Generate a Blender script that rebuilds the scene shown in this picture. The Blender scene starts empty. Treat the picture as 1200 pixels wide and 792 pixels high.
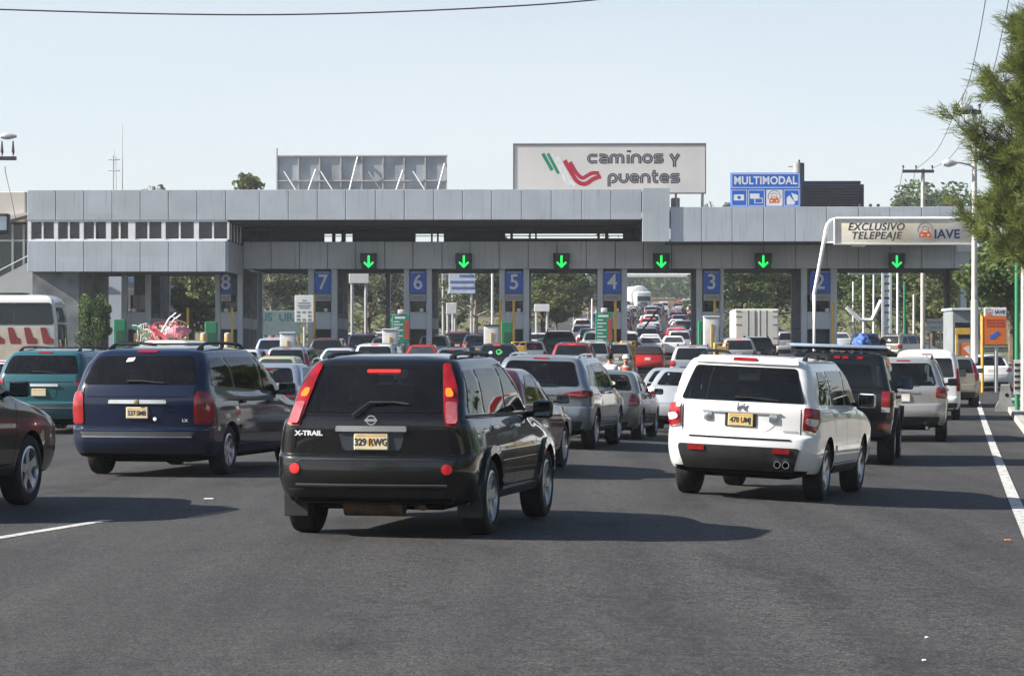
import bpy, bmesh, math, random
import numpy as np
from mathutils import Vector, Matrix
from mathutils.bvhtree import BVHTree
from mathutils import noise as mnoise

R = math.radians
scene = bpy.context.scene
COL = scene.collection
random.seed(7)

# ------------------------------------------------------------------ camera
cam_d = bpy.data.cameras.new("camera")
cam = bpy.data.objects.new("camera", cam_d)
COL.objects.link(cam)
CAM_H = 1.6
cam.location = (0, 0, CAM_H)
cam.rotation_euler = (R(90), 0, 0)
cam_d.sensor_width = 36
cam_d.lens = 90.0
HOR = 416.0            # row of the horizon in the photograph (1200 x 792)
cam_d.shift_y = -(396.0 - HOR) / 1200.0
cam_d.clip_start = 0.5
cam_d.clip_end = 9000
scene.camera = cam
F = 3000.0             # focal length in photograph pixels

# ------------------------------------------------------------------ light
SUN_EL = R(32)
SUN_DIR = Vector((1.0, 0.14, -math.tan(SUN_EL) * 1.0)).normalized()   # way the light travels
world = bpy.data.worlds.new("World")
scene.world = world
world.use_nodes = True
wn = world.node_tree
for n in list(wn.nodes):
    wn.nodes.remove(n)
sky = wn.nodes.new("ShaderNodeTexSky")
sky.sky_type = 'NISHITA'
sky.sun_disc = False
sky.sun_elevation = SUN_EL
sky.sun_rotation = R(-98)
sky.altitude = 1500
sky.air_density = 1.0
sky.dust_density = 2.2
sky.ozone_density = 1.0
pale = wn.nodes.new("ShaderNodeMix")          # thin high cloud veil: the blue is washed out
pale.data_type = 'RGBA'
pale.inputs[7].default_value = (6.0, 6.15, 6.3, 1)
wtc = wn.nodes.new("ShaderNodeTexCoord"); wsp = wn.nodes.new("ShaderNodeSeparateXYZ"); wmr = wn.nodes.new("ShaderNodeMapRange")
wn.links.new(wtc.outputs['Generated'], wsp.inputs[0]); wn.links.new(wsp.outputs['Z'], wmr.inputs['Value'])
wmr.interpolation_type = 'SMOOTHSTEP'
wmr.inputs['From Min'].default_value = 0.0; wmr.inputs['From Max'].default_value = 0.45      # the veil lies low, overhead is clear blue
wmr.inputs['To Min'].default_value = 0.66; wmr.inputs['To Max'].default_value = 0.0
wnz = wn.nodes.new("ShaderNodeTexNoise"); wnz.inputs['Scale'].default_value = 3.2; wnz.inputs['Detail'].default_value = 5
wmp = wn.nodes.new("ShaderNodeMapping"); wmp.inputs['Scale'].default_value = (1, 1, 5); wn.links.new(wtc.outputs['Generated'], wmp.inputs[0]); wn.links.new(wmp.outputs[0], wnz.inputs['Vector'])
wad = wn.nodes.new("ShaderNodeMath"); wad.operation = 'MULTIPLY_ADD'; wad.inputs[1].default_value = .34; wad.inputs[2].default_value = -.17   # uneven thin haze
wn.links.new(wnz.outputs['Fac'], wad.inputs[0])
wa2 = wn.nodes.new("ShaderNodeMath"); wa2.operation = 'ADD'; wa2.use_clamp = True
wn.links.new(wmr.outputs[0], wa2.inputs[0]); wn.links.new(wad.outputs[0], wa2.inputs[1]); wn.links.new(wa2.outputs[0], pale.inputs[0])
bg = wn.nodes.new("ShaderNodeBackground")
bg.inputs[1].default_value = 0.0715
wo = wn.nodes.new("ShaderNodeOutputWorld")
wn.links.new(sky.outputs[0], pale.inputs[6])
wn.links.new(pale.outputs[2], bg.inputs[0])
wn.links.new(bg.outputs[0], wo.inputs[0])
sun_d = bpy.data.lights.new("sun", 'SUN')
sun_d.energy = 5.0
sun_d.angle = R(0.5)
sun_d.color = (1.0, 0.945, 0.86)
sun = bpy.data.objects.new("sun", sun_d)
sun.rotation_euler = SUN_DIR.to_track_quat('-Z', 'Y').to_euler()
sun.location = (-40, 0, 60)
COL.objects.link(sun)
scene.view_settings.view_transform = 'Standard'
scene.view_settings.look = 'None'
scene.view_settings.gamma = 1
scene.view_settings.use_curve_mapping = False
scene.view_settings.exposure = 1.13
scene.cycles.max_bounces = 6
scene.cycles.diffuse_bounces = 3
scene.cycles.glossy_bounces = 3
scene.cycles.transmission_bounces = 4
scene.cycles.transparent_max_bounces = 8
scene.cycles.use_denoising = True
scene.cycles.caustics_reflective = False
scene.cycles.caustics_refractive = False

# ------------------------------------------------------------------ terrain height
def sstep(a, b, x):
    t = min(1.0, max(0.0, (x - a) / (b - a)))
    return t * t * (3 - 2 * t)

def rise(y):
    if y < 45: return 0.0
    if y < 195: return 1e-4 * (y - 45) ** 2
    if y < 620: return 2.25 + 0.03 * (y - 195)
    return 2.25 + 0.03 * 425

def gz(x, y):
    c = -0.25 * sstep(-0.5, 7.5, x) * (1 - sstep(85, 122, y))
    return rise(y) + c

def wx(px, y):                     # world x of a photo column at depth y
    return (px - 600.0) * y / F

def wz(py, y):
    return CAM_H + (HOR - py) * y / F

# ------------------------------------------------------------------ materials
MATS = {}

def nodes_of(m):
    nt = m.node_tree
    return nt, nt.nodes, nt.links

def mat(name, color=(.5, .5, .5), rough=.6, metal=0.0, spec=.5, coat=0.0, noise=0.12, scale=3.0,
        bump=0.0, bscale=40.0, emit=None, estr=0.0, trans=0.0, dirt=None, coords='Object'):
    if name in MATS: return MATS[name]
    m = bpy.data.materials.new(name)
    m.use_nodes = True
    nt, N, L = nodes_of(m)
    b = N['Principled BSDF']
    b.inputs['Roughness'].default_value = rough
    b.inputs['Metallic'].default_value = metal
    b.inputs['Specular IOR Level'].default_value = spec
    b.inputs['Coat Weight'].default_value = coat
    b.inputs['Coat Roughness'].default_value = 0.04
    b.inputs['Transmission Weight'].default_value = trans
    tc = N.new('ShaderNodeTexCoord')
    nz = N.new('ShaderNodeTexNoise')
    nz.inputs['Scale'].default_value = scale
    nz.inputs['Detail'].default_value = 6
    L.new(tc.outputs[coords], nz.inputs['Vector'])
    rp = N.new('ShaderNodeValToRGB')
    c0 = [max(0, c * (1 - noise)) for c in color]
    c1 = [min(1, c * (1 + noise)) for c in color]
    if dirt: c0 = dirt
    rp.color_ramp.elements[0].position = .3
    rp.color_ramp.elements[1].position = .62
    rp.color_ramp.elements[0].color = (*c0, 1)
    rp.color_ramp.elements[1].color = (*c1, 1)
    L.new(nz.outputs['Fac'], rp.inputs['Fac'])
    L.new(rp.outputs['Color'], b.inputs['Base Color'])
    if bump > 0:
        n2 = N.new('ShaderNodeTexNoise')
        n2.inputs['Scale'].default_value = bscale
        n2.inputs['Detail'].default_value = 4
        L.new(tc.outputs[coords], n2.inputs['Vector'])
        bp = N.new('ShaderNodeBump')
        bp.inputs['Strength'].default_value = bump
        bp.inputs['Distance'].default_value = 0.01
        L.new(n2.outputs['Fac'], bp.inputs['Height'])
        L.new(bp.outputs['Normal'], b.inputs['Normal'])
    if emit:
        b.inputs['Emission Color'].default_value = (*emit, 1)
        b.inputs['Emission Strength'].default_value = estr
    MATS[name] = m
    return m

def paint_mat(name, metal=0.0, rough=.35):
    """car paint: its colour is the colour of the object it is on; road dust low down"""
    m = bpy.data.materials.new(name)
    m.use_nodes = True
    nt, N, L = nodes_of(m)
    b = N['Principled BSDF']
    oi = N.new('ShaderNodeObjectInfo')
    tc = N.new('ShaderNodeTexCoord')
    nz = N.new('ShaderNodeTexNoise')
    nz.inputs['Scale'].default_value = 2.2
    nz.inputs['Detail'].default_value = 8
    L.new(tc.outputs['Object'], nz.inputs['Vector'])
    sep = N.new('ShaderNodeSeparateXYZ')
    L.new(tc.outputs['Object'], sep.inputs[0])
    mr = N.new('ShaderNodeMapRange')
    mr.inputs['From Min'].default_value = 0.25
    mr.inputs['From Max'].default_value = 0.75
    mr.inputs['To Min'].default_value = 0.07
    mr.inputs['To Max'].default_value = 0.012
    L.new(sep.outputs['Z'], mr.inputs['Value'])
    mu = N.new('ShaderNodeMath'); mu.operation = 'MULTIPLY'
    L.new(mr.outputs[0], mu.inputs[0]); L.new(nz.outputs['Fac'], mu.inputs[1])
    mx = N.new('ShaderNodeMix'); mx.data_type = 'RGBA'
    L.new(mu.outputs[0], mx.inputs[0])
    L.new(oi.outputs['Color'], mx.inputs[6])
    mx.inputs[7].default_value = (.19, .17, .145, 1)
    L.new(mx.outputs[2], b.inputs['Base Color'])
    b.inputs['Metallic'].default_value = metal
    b.inputs['Specular IOR Level'].default_value = .12
    b.inputs['Roughness'].default_value = rough
    b.inputs['Coat Weight'].default_value = 1.0
    b.inputs['Coat Roughness'].default_value = 0.035
    MATS[name] = m
    return m

PAINT = paint_mat('car_paint', 0.0, .4)
METALLIC = paint_mat('metallic_car_paint', .55, .34)
GLASS = mat('tinted_car_glass', (.008, .010, .013), .04, 0, .5, 0, .3, 2)
GLASS2 = mat('lighter_car_glass', (.028, .036, .042), .05, 0, .6, 0, .5, 1.5)
def pane_mat(name, tint):
    """thin see-through pane: tinted, mirrors more at a slant"""
    m = bpy.data.materials.new(name); m.use_nodes = True
    nt, N, L = nodes_of(m)
    N.remove(N['Principled BSDF'])
    t = N.new('ShaderNodeBsdfTransparent'); t.inputs[0].default_value = (*tint, 1)
    g = N.new('ShaderNodeBsdfGlossy'); g.inputs['Roughness'].default_value = .025
    nz = N.new('ShaderNodeTexNoise'); nz.inputs['Scale'].default_value = 3; nz.inputs['Detail'].default_value = 6
    tc = N.new('ShaderNodeTexCoord'); L.new(tc.outputs['Object'], nz.inputs['Vector'])
    d = N.new('ShaderNodeBsdfDiffuse'); d.inputs[0].default_value = (.30, .29, .27, 1)
    fr = N.new('ShaderNodeFresnel'); fr.inputs[0].default_value = 1.5
    m1 = N.new('ShaderNodeMixShader'); m2 = N.new('ShaderNodeMixShader')
    dm = N.new('ShaderNodeMath'); dm.operation = 'MULTIPLY'; dm.inputs[1].default_value = .035
    L.new(nz.outputs['Fac'], dm.inputs[0])
    L.new(dm.outputs[0], m2.inputs[0]); L.new(t.outputs[0], m2.inputs[1]); L.new(d.outputs[0], m2.inputs[2])
    L.new(fr.outputs[0], m1.inputs[0]); L.new(m2.outputs[0], m1.inputs[1]); L.new(g.outputs[0], m1.inputs[2])
    L.new(m1.outputs[0], N['Material Output'].inputs[0])
    return m
PANE_DARK = pane_mat('dark_tinted_pane', (.17, .20, .22))
PANE_MID = pane_mat('mid_tinted_pane', (.38, .43, .45))
PANE_CLEAR = pane_mat('clear_pane', (.70, .76, .76))
PANES = {'dark_tinted_pane', 'mid_tinted_pane', 'clear_pane'}
BLACK = mat('black_plastic', (.018, .018, .019), .55, 0, .4, 0, .3, 6, .1)
RUBBER = mat('tyre_rubber', (.022, .021, .020), .85, 0, .3, 0, .35, 8, .3, 60)
DARKIN = mat('wheel_well_black', (.006, .006, .006), .9, 0, .1)
ALLOY = mat('alloy_wheel', (.52, .53, .55), .3, .75, .5, 0, .15, 5)
CHROME = mat('chrome', (.82, .83, .85), .16, .9, .5, 0, .05, 5)
RED = mat('red_lamp_lens', (.24, .005, .008), .12, 0, .6, .6, .35, 9)
REDLIT = mat('lit_brake_lamp', (.5, .01, .01), .15, 0, .5, .5, .1, 9, emit=(1, .03, .02), estr=.9)
AMBERLIT = mat('lit_bulb', (.6, .09, .01), .2, 0, .5, .5, .1, 9, emit=(1, .17, .012), estr=.75)
CLEAR = mat('clear_lamp_lens', (.55, .50, .50), .15, 0, .6, .6, .25, 12)
PINK = mat('pale_red_lens', (.36, .10, .11), .15, 0, .6, .6, .25, 12)
PLATE = mat('plate_cream', (.62, .54, .36), .5, 0, .4, 0, .08, 10)
PLATEW = mat('plate_white', (.70, .70, .66), .5, 0, .4, 0, .08, 10)
PLATEO = mat('plate_orange', (.60, .33, .10), .5, 0, .4, 0, .15, 10)
INK = mat('black_ink', (.015, .015, .015), .6)
WHITEP = mat('white_paint', (.70, .70, .69), .5, 0, .4, 0, .06, 2)
STICK = mat('white_sticker', (.75, .75, .75), .5)

# ------------------------------------------------------------------ object helpers
def tag(o, label=None, cat=None, group=None, kind=None):
    if label: o['label'] = label
    if cat: o['category'] = cat
    if group: o['group'] = group
    if kind: o['kind'] = kind
    return o

def thing(name, label, cat, loc=(0, 0, 0), rz=0.0, group=None, scale=None):
    o = bpy.data.objects.new(name, None)
    o.empty_display_size = .3
    COL.objects.link(o)
    o.location = loc
    o.rotation_euler = (0, 0, rz)
    if scale: o.scale = scale
    return tag(o, label, cat, group)

class MB:
    """collects shapes in one bmesh, links them as one object"""
    def __init__(s): s.bm = bmesh.new(); s.mi = 0
    def _new(s, vs, fs):
        bv = [s.bm.verts.new(v) for v in vs]
        out = []
        for f in fs:
            try:
                fc = s.bm.faces.new([bv[i] for i in f]); fc.material_index = s.mi; out.append(fc)
            except ValueError: pass
        return bv, out
    def box(s, x0, x1, y0, y1, z0, z1):
        vs = [(x0,y0,z0),(x1,y0,z0),(x1,y1,z0),(x0,y1,z0),(x0,y0,z1),(x1,y0,z1),(x1,y1,z1),(x0,y1,z1)]
        fs = [(0,3,2,1),(4,5,6,7),(0,1,5,4),(1,2,6,5),(2,3,7,6),(3,0,4,7)]
        return s._new(vs, fs)
    def rbox(s, x0, x1, y0, y1, z0, z1, bev=.02, seg=2, M=None):
        t = bmesh.new()
        bmesh.ops.create_cube(t, size=1)
        for v in t.verts:
            v.co = Vector(((x0+x1)/2 + v.co.x*(x1-x0), (y0+y1)/2 + v.co.y*(y1-y0), (z0+z1)/2 + v.co.z*(z1-z0)))
        bmesh.ops.bevel(t, geom=list(t.edges), offset=bev, segments=seg, affect='EDGES', profile=.5)
        if M: bmesh.ops.transform(t, matrix=M, verts=t.verts)
        for f in t.faces: f.material_index = s.mi
        me = bpy.data.meshes.new('tmp'); t.to_mesh(me); t.free()
        s.bm.from_mesh(me); bpy.data.meshes.remove(me)
    def prism(s, poly, axis, a, b):
        """poly in the two other axes, extruded from a to b along axis"""
        def mk(u, v, w):
            return {'x': (w, u, v), 'y': (u, w, v), 'z': (u, v, w)}[axis]
        n = len(poly)
        vs = [mk(u, v, a) for u, v in poly] + [mk(u, v, b) for u, v in poly]
        fs = [tuple(range(n)), tuple(range(2*n-1, n-1, -1))] + [(i, (i+1) % n, n+(i+1) % n, n+i) for i in range(n)]
        return s._new(vs, fs)
    def tube(s, pts, r, n=8, cap=True):
        pts = [Vector(p) for p in pts]
        rs = r if isinstance(r, (list, tuple)) else [r]*len(pts)
        rings = []
        up = Vector((0, 0, 1))
        for i, p in enumerate(pts):
            d = (pts[min(i+1, len(pts)-1)] - pts[max(i-1, 0)]).normalized()
            a = d.cross(up)
            if a.length < .05: a = d.cross(Vector((0, 1, 0)))
            a.normalize(); b = d.cross(a).normalized()
            rings.append([s.bm.verts.new(p + (a*math.cos(2*math.pi*k/n) + b*math.sin(2*math.pi*k/n))*rs[i]) for k in range(n)])
        for i in range(len(rings)-1):
            for k in range(n):
                f = s.bm.faces.new((rings[i][k], rings[i][(k+1) % n], rings[i+1][(k+1) % n], rings[i+1][k]))
                f.material_index = s.mi; f.smooth = True
        if cap:
            for rg in (rings[0], rings[-1]):
                f = s.bm.faces.new(rg); f.material_index = s.mi
    def lathe(s, prof, axis='z', c=(0, 0, 0), n=32, close=False):
        """prof: (radius, height) along axis"""
        rings = []
        for r, h in prof:
            rg = []
            for k in range(n):
                t = 2*math.pi*k/n
                u, v = r*math.cos(t), r*math.sin(t)
                p = {'z': (u, v, h), 'x': (h, u, v), 'y': (u, h, v)}[axis]
                rg.append(s.bm.verts.new((p[0]+c[0], p[1]+c[1], p[2]+c[2])))
            rings.append(rg)
        m = len(rings)
        for i in range(m if close else m-1):
            A, B = rings[i], rings[(i+1) % m]
            for k in range(n):
                f = s.bm.faces.new((A[k], A[(k+1) % n], B[(k+1) % n], B[k])); f.material_index = s.mi; f.smooth = True
        if not close:
            for rg in (rings[0], rings[-1]):
                try:
                    f = s.bm.faces.new(rg); f.material_index = s.mi
                except ValueError: pass
    def quad(s, *vs): return s._new(vs, [tuple(range(len(vs)))])
    def build(s, name, m, parent=None, loc=None, sharp=35, smooth=False, recalc=True, col=None, rz=0):
        if recalc: bmesh.ops.recalc_face_normals(s.bm, faces=s.bm.faces)
        me = bpy.data.meshes.new(name)
        if smooth:
            for f in s.bm.faces: f.smooth = True
        s.bm.to_mesh(me); s.bm.free()
        ms = m if isinstance(m, (list, tuple)) else [m]
        for q in ms: me.materials.append(q)
        if sharp: me.set_sharp_from_angle(angle=R(sharp))
        o = bpy.data.objects.new(name, me)
        COL.objects.link(o)
        if parent: o.parent = parent
        if loc: o.location = loc
        if rz: o.rotation_euler = (0, 0, rz)
        if col: o.color = (*col, 1)
        return o

def text_bm(s, size=1.0, bold=0.0, shear=0.0, depth=.004, align='CENTER', spacing=1.0, xs=1.0):
    """letters standing up in the xz plane, facing -y; returns an MB"""
    cu = bpy.data.curves.new('lettering', 'FONT')
    cu.body = s; cu.size = size; cu.offset = bold; cu.shear = shear; cu.extrude = depth
    cu.align_x = align; cu.align_y = 'CENTER'; cu.space_character = spacing; cu.resolution_u = 4
    o = bpy.data.objects.new('lettering', cu)
    COL.objects.link(o)
    dg = bpy.context.evaluated_depsgraph_get()
    me = bpy.data.meshes.new_from_object(o.evaluated_get(dg))
    bpy.data.objects.remove(o); bpy.data.curves.remove(cu)
    b = MB(); b.bm.from_mesh(me); bpy.data.meshes.remove(me)
    for v in b.bm.verts:
        x, y, z = v.co
        v.co = Vector((x*xs, -z, y))
    for f in b.bm.faces: f.material_index = 0
    return b

def letter(s, m, parent, at, size, name='lettering', bold=0.0, shear=0.0, depth=.001, align='CENTER', spacing=1.0, xs=1.0, rz=0):
    b = text_bm(s, size, bold, shear, depth, align, spacing, xs)
    return b.build(name, m, parent, loc=at, sharp=None, rz=rz)

def children(o): return [c for c in bpy.data.objects if c.parent == o]

def kids_map():
    d = {}
    for o in bpy.data.objects:
        if o.parent: d.setdefault(o.parent.name, []).append(o)
    return d

def copy_tree(o, parent=None, km=None):
    if km is None: km = kids_map()
    c = o.copy(); COL.objects.link(c)
    if parent: c.parent = parent
    for ch in km.get(o.name, []): copy_tree(ch, c, km)
    return c
# ------------------------------------------------------------------ ground, road, markings
def asphalt_mat():
    m = bpy.data.materials.new('asphalt'); m.use_nodes = True
    nt, N, L = nodes_of(m)
    b = N['Principled BSDF']
    tc = N.new('ShaderNodeTexCoord')
    def nz(scale, det=6, rough=.6):
        n = N.new('ShaderNodeTexNoise'); n.inputs['Scale'].default_value = scale
        n.inputs['Detail'].default_value = det; n.inputs['Roughness'].default_value = rough
        L.new(tc.outputs['Object'], n.inputs['Vector']); return n
    fine, mid, big = nz(62, 3, .75), nz(9), nz(.35)
    # long streaks worn along the lanes
    mp = N.new('ShaderNodeMapping'); mp.inputs['Rotation'].default_value = (0, 0, R(10.5))
    mp.inputs['Scale'].default_value = (1.1, .05, 1)
    L.new(tc.outputs['Object'], mp.inputs['Vector'])
    st = N.new('ShaderNodeTexNoise'); st.inputs['Scale'].default_value = 1.3; st.inputs['Detail'].default_value = 5
    L.new(mp.outputs[0], st.inputs['Vector'])
    def ramp(n, p0, c0, p1, c1):
        r = N.new('ShaderNodeValToRGB'); e = r.color_ramp.elements
        e[0].position, e[1].position = p0, p1
        e[0].color, e[1].color = (*c0, 1), (*c1, 1)
        L.new(n.outputs['Fac'], r.inputs['Fac']); return r
    base = ramp(fine, .40, (.0115, .0112, .0118), .64, (.102, .099, .0965))
    def mult(a, bnode):
        x = N.new('ShaderNodeMix'); x.data_type = 'RGBA'; x.blend_type = 'MULTIPLY'; x.inputs[0].default_value = 1
        L.new(a, x.inputs[6]); L.new(bnode.outputs['Color'], x.inputs[7]); return x.outputs[2]
    c = mult(base.outputs['Color'], ramp(mid, .3, (.86,)*3, .7, (1.1,)*3))
    peb, clod = nz(24, 4, .8), nz(7.5, 5, .8)
    c = mult(c, ramp(peb, .38, (.50,)*3, .62, (1.5,)*3))
    c = mult(c, ramp(clod, .36, (.72,)*3, .64, (1.28,)*3))
    c = mult(c, ramp(big, .3, (.84,)*3, .7, (1.13, 1.12, 1.10)))
    c = mult(c, ramp(st, .35, (.78,)*3, .65, (1.16,)*3))
    # oil dripped along the queues
    mp2 = N.new('ShaderNodeMapping'); mp2.inputs['Rotation'].default_value = (0, 0, R(10.5)); mp2.inputs['Scale'].default_value = (.55, .16, 1)
    L.new(tc.outputs['Object'], mp2.inputs['Vector'])
    oil = N.new('ShaderNodeTexNoise'); oil.inputs['Scale'].default_value = 1.7; oil.inputs['Detail'].default_value = 7; oil.inputs['Roughness'].default_value = .65
    L.new(mp2.outputs[0], oil.inputs['Vector'])
    c = mult(c, ramp(oil, .54, (1, 1, 1), .68, (.55, .54, .53)))
    # tar-filled hairline cracks
    vor = N.new('ShaderNodeTexVoronoi'); vor.feature = 'DISTANCE_TO_EDGE'; vor.inputs['Scale'].default_value = .12
    wob = nz(1.2, 4)
    va = N.new('ShaderNodeVectorMath'); va.operation = 'ADD'
    vs = N.new('ShaderNodeVectorMath'); vs.operation = 'SCALE'; vs.inputs['Scale'].default_value = 1.6
    L.new(wob.outputs['Color'], vs.inputs[0])
    L.new(tc.outputs['Object'], va.inputs[0]); L.new(vs.outputs[0], va.inputs[1]); L.new(va.outputs[0], vor.inputs['Vector'])
    cr = N.new('ShaderNodeValToRGB'); e = cr.color_ramp.elements
    e[0].position, e[1].position = 0.0, .004
    e[0].color, e[1].color = (.62, .62, .62, 1), (1, 1, 1, 1)
    L.new(vor.outputs['Distance'], cr.inputs['Fac'])
    c = mult(c, cr)
    L.new(c, b.inputs['Base Color'])
    b.inputs['Roughness'].default_value = .82
    b.inputs['Specular IOR Level'].default_value = .3
    bp = N.new('ShaderNodeBump'); bp.inputs['Strength'].default_value = .55; bp.inputs['Distance'].default_value = .006
    L.new(fine.outputs['Fac'], bp.inputs['Height']); L.new(bp.outputs['Normal'], b.inputs['Normal'])
    return m

ASPH = asphalt_mat()
EARTH = mat('dry_grass_earth', (.13, .115, .065), .95, 0, .2, 0, .4, .25, .5, 3, dirt=(.07, .08, .035))
CONC = mat('kerb_concrete', (.36, .34, .31), .85, 0, .3, 0, .22, 3, .3, 30)
LINE = mat('worn_road_paint', (.56, .55, .52), .8, 0, .3, 0, .12, 11, .3, 60, dirt=(.20, .195, .185))

def sheet(name, xs_of_y, ys, m, dz, nx=24, kind='structure'):
    """terrain-following sheet between two edges given as functions of y"""
    mb = MB(); rows = []
    for y in ys:
        x0, x1 = xs_of_y(y)
        rows.append([mb.bm.verts.new((x0+(x1-x0)*i/nx, y, gz(x0+(x1-x0)*i/nx, y)+dz)) for i in range(nx+1)])
    for a, b in zip(rows, rows[1:]):
        for i in range(nx):
            f = mb.bm.faces.new((a[i], a[i+1], b[i+1], b[i])); f.smooth = True
    o = mb.build(name, m, sharp=None)
    return tag(o, kind=kind)

def line_x(y): return 5.4 + .174*(y-26.9)
def kerb_x(y): return line_x(y) + .80 + .0006*(y-27)

# wide ground: fine steps near, coarse to the horizon
def ground():
    mb = MB()
    xs = [-2500, -900, -350, -150, -80, -45, -30, -20, -14, -9, -5, -2, -.5, 1, 2.5, 4, 5.5, 7.5, 10, 13, 17, 24, 34, 50, 90, 160, 350, 900, 2500]
    ys = [-300, -60, -10, 10, 20, 30, 45, 55, 65, 75, 85, 90, 95, 100, 105, 110, 115, 122, 130, 140, 150, 160, 170, 180, 195, 250, 350, 500, 620, 900, 1500, 3000, 7000]
    rows = []
    for y in ys:
        rows.append([mb.bm.verts.new((x, y, gz(x, y)-(.02 if y > 130 or abs(x) > 40 else .14))) for x in xs])
    for a, b in zip(rows, rows[1:]):
        for i in range(len(xs)-1):
            f = mb.bm.faces.new((a[i], a[i+1], b[i+1], b[i])); f.smooth = True
    tag(mb.build('ground', EARTH, sharp=None), kind='structure')
ground()

YS = [-60, -25, 0] + list(range(4, 46, 2)) + list(range(47, 200, 2))
def road_edges(y):
    r = kerb_x(y)+.1 if y < 89.5 else kerb_x(90) + 9 + (y-90)*.05
    return (-34 if y < 140 else -34+(y-140)*.25, r)
sheet('road', road_edges, YS, ASPH, 0.0, 110)
def far_edges(y):          # the carriageways beyond the toll plaza climb away
    c = wx(772, y) if y < 330 else wx(772, 330) + (y-330)*.085
    w = 9 + 3*sstep(195, 230, y)
    return (c-w-12*(1-sstep(196, 330, y)), c+w-3+6*(1-sstep(196, 300, y)))
sheet('road_beyond', far_edges, [194] + list(range(205, 620, 15)), ASPH, 0.004, 12)
def far_left(y):           # empty carriageway swinging off to the left behind booths 5 and 4
    t = (y-150)/140.0
    c = wx(655, y) + 2 - 10*t*t
    return (c-5, c+5)

def strip(mb, p, q, w, dz, n=30):
    p, q = Vector((*p, 0)), Vector((*q, 0))
    d = (q-p).normalized(); s = Vector((-d.y, d.x, 0))*w/2
    prev = None
    for i in range(n+1):
        c = p.lerp(q, i/n)
        a, b = c-s, c+s
        cur = (mb.bm.verts.new((a.x, a.y, gz(a.x, a.y)+dz)), mb.bm.verts.new((b.x, b.y, gz(b.x, b.y)+dz)))
        if prev: mb.bm.faces.new((prev[0], prev[1], cur[1], cur[0]))
        prev = cur
mb = MB()
for y0, y1 in ((14, 26), (26, 40), (40, 56), (56, 72), (72, 90)):
    strip(mb, (line_x(y0), y0), (line_x(y1), y1), .15, .012)
tag(mb.build('edge_line', LINE), kind='structure')
mb = MB(); strip(mb, (-6.1, 15.6), (-3.92, 24.8), .13, .005)
tag(mb.build('lane_dash', LINE), kind='structure')
# kerb and pavement to the right
mb = MB(); rows = []
for y in [5, 12, 20, 28, 36, 44, 52, 60, 68, 76, 84, 89]:
    x = kerb_x(y); g = gz(x, y)
    rows.append([mb.bm.verts.new(v) for v in ((x, y, g-.05), (x+.015, y, g+.125), (x+.03, y, g+.14), (x+.22, y, g+.14))])
for a, b in zip(rows, rows[1:]):
    for i in range(3): mb.bm.faces.new((a[i], a[i+1], b[i+1], b[i]))
tag(mb.build('kerb', CONC), kind='structure')
PAVE = mat('pavement_concrete', (.30, .275, .23), .9, 0, .3, 0, .25, 1.2, .4, 25)
sheet('pavement', lambda y: (kerb_x(y)+.22, kerb_x(y)+9), [5, 20, 35, 50, 65, 80, 90], PAVE, .135, 6)
# bits of litter on the asphalt
for i, (px, py, sz, lb) in enumerate(((245, 585, .055, 'flattened pale scrap of paper on the asphalt behind the dark blue minivan'),
                       (1086, 747, .012, 'tiny white scrap on the asphalt in the near right corner'),
                       (1083, 774, .013, 'tiny pale pebble on the asphalt at the near right edge'),
                       (1181, 631, .032, 'small orange leaf on the asphalt beside the edge line'))):
    y = F*CAM_H/(py-HOR); x = wx(px, y)
    y = F*(CAM_H-gz(x, y))/(py-HOR); x = wx(px, y); g = gz(x, y)
    mb = MB(); mb.rbox(x-sz, x+sz, y-sz*.7, y+sz*.7, g+.002, g+.014, .005, 1, Matrix())
    o = mb.build('scrap', STICK if i < 3 else mat('orange_leaf', (.55, .22, .08), .7))
    tag(o, lb, 'litter')

# ------------------------------------------------------------------ toll plaza
YP = 130.0
TH = R(-1.5)
MP = Matrix.Translation((0, YP, 0)) @ Matrix.Rotation(TH, 4, 'Z')
def lx(px, d=0.0):                 # local x in the plaza frame that shows at photo column px, at local depth d
    k = (px-600.0)/F               # world x = k*y ; x = c*X + s*d' ...
    c, s = math.cos(TH), math.sin(TH)
    # world = (c*X - s*d, YP + s*X + c*d)
    return (k*(YP + c*d) + s*d) / (c - k*s)
def lz(py, px=600, d=0.0):
    X = lx(px, d)
    y = YP + math.sin(TH)*X + math.cos(TH)*d
    return CAM_H + (HOR-py)*y/F
def lw(px, d=0.0, z=None):         # world point
    p = MP @ Vector((lx(px, d), d, 0))
    return Vector((p.x, p.y, gz(p.x, p.y) if z is None else z))
def pz(px, d): 
    p = MP @ Vector((lx(px, d), d, 0)); return gz(p.x, p.y)

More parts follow.
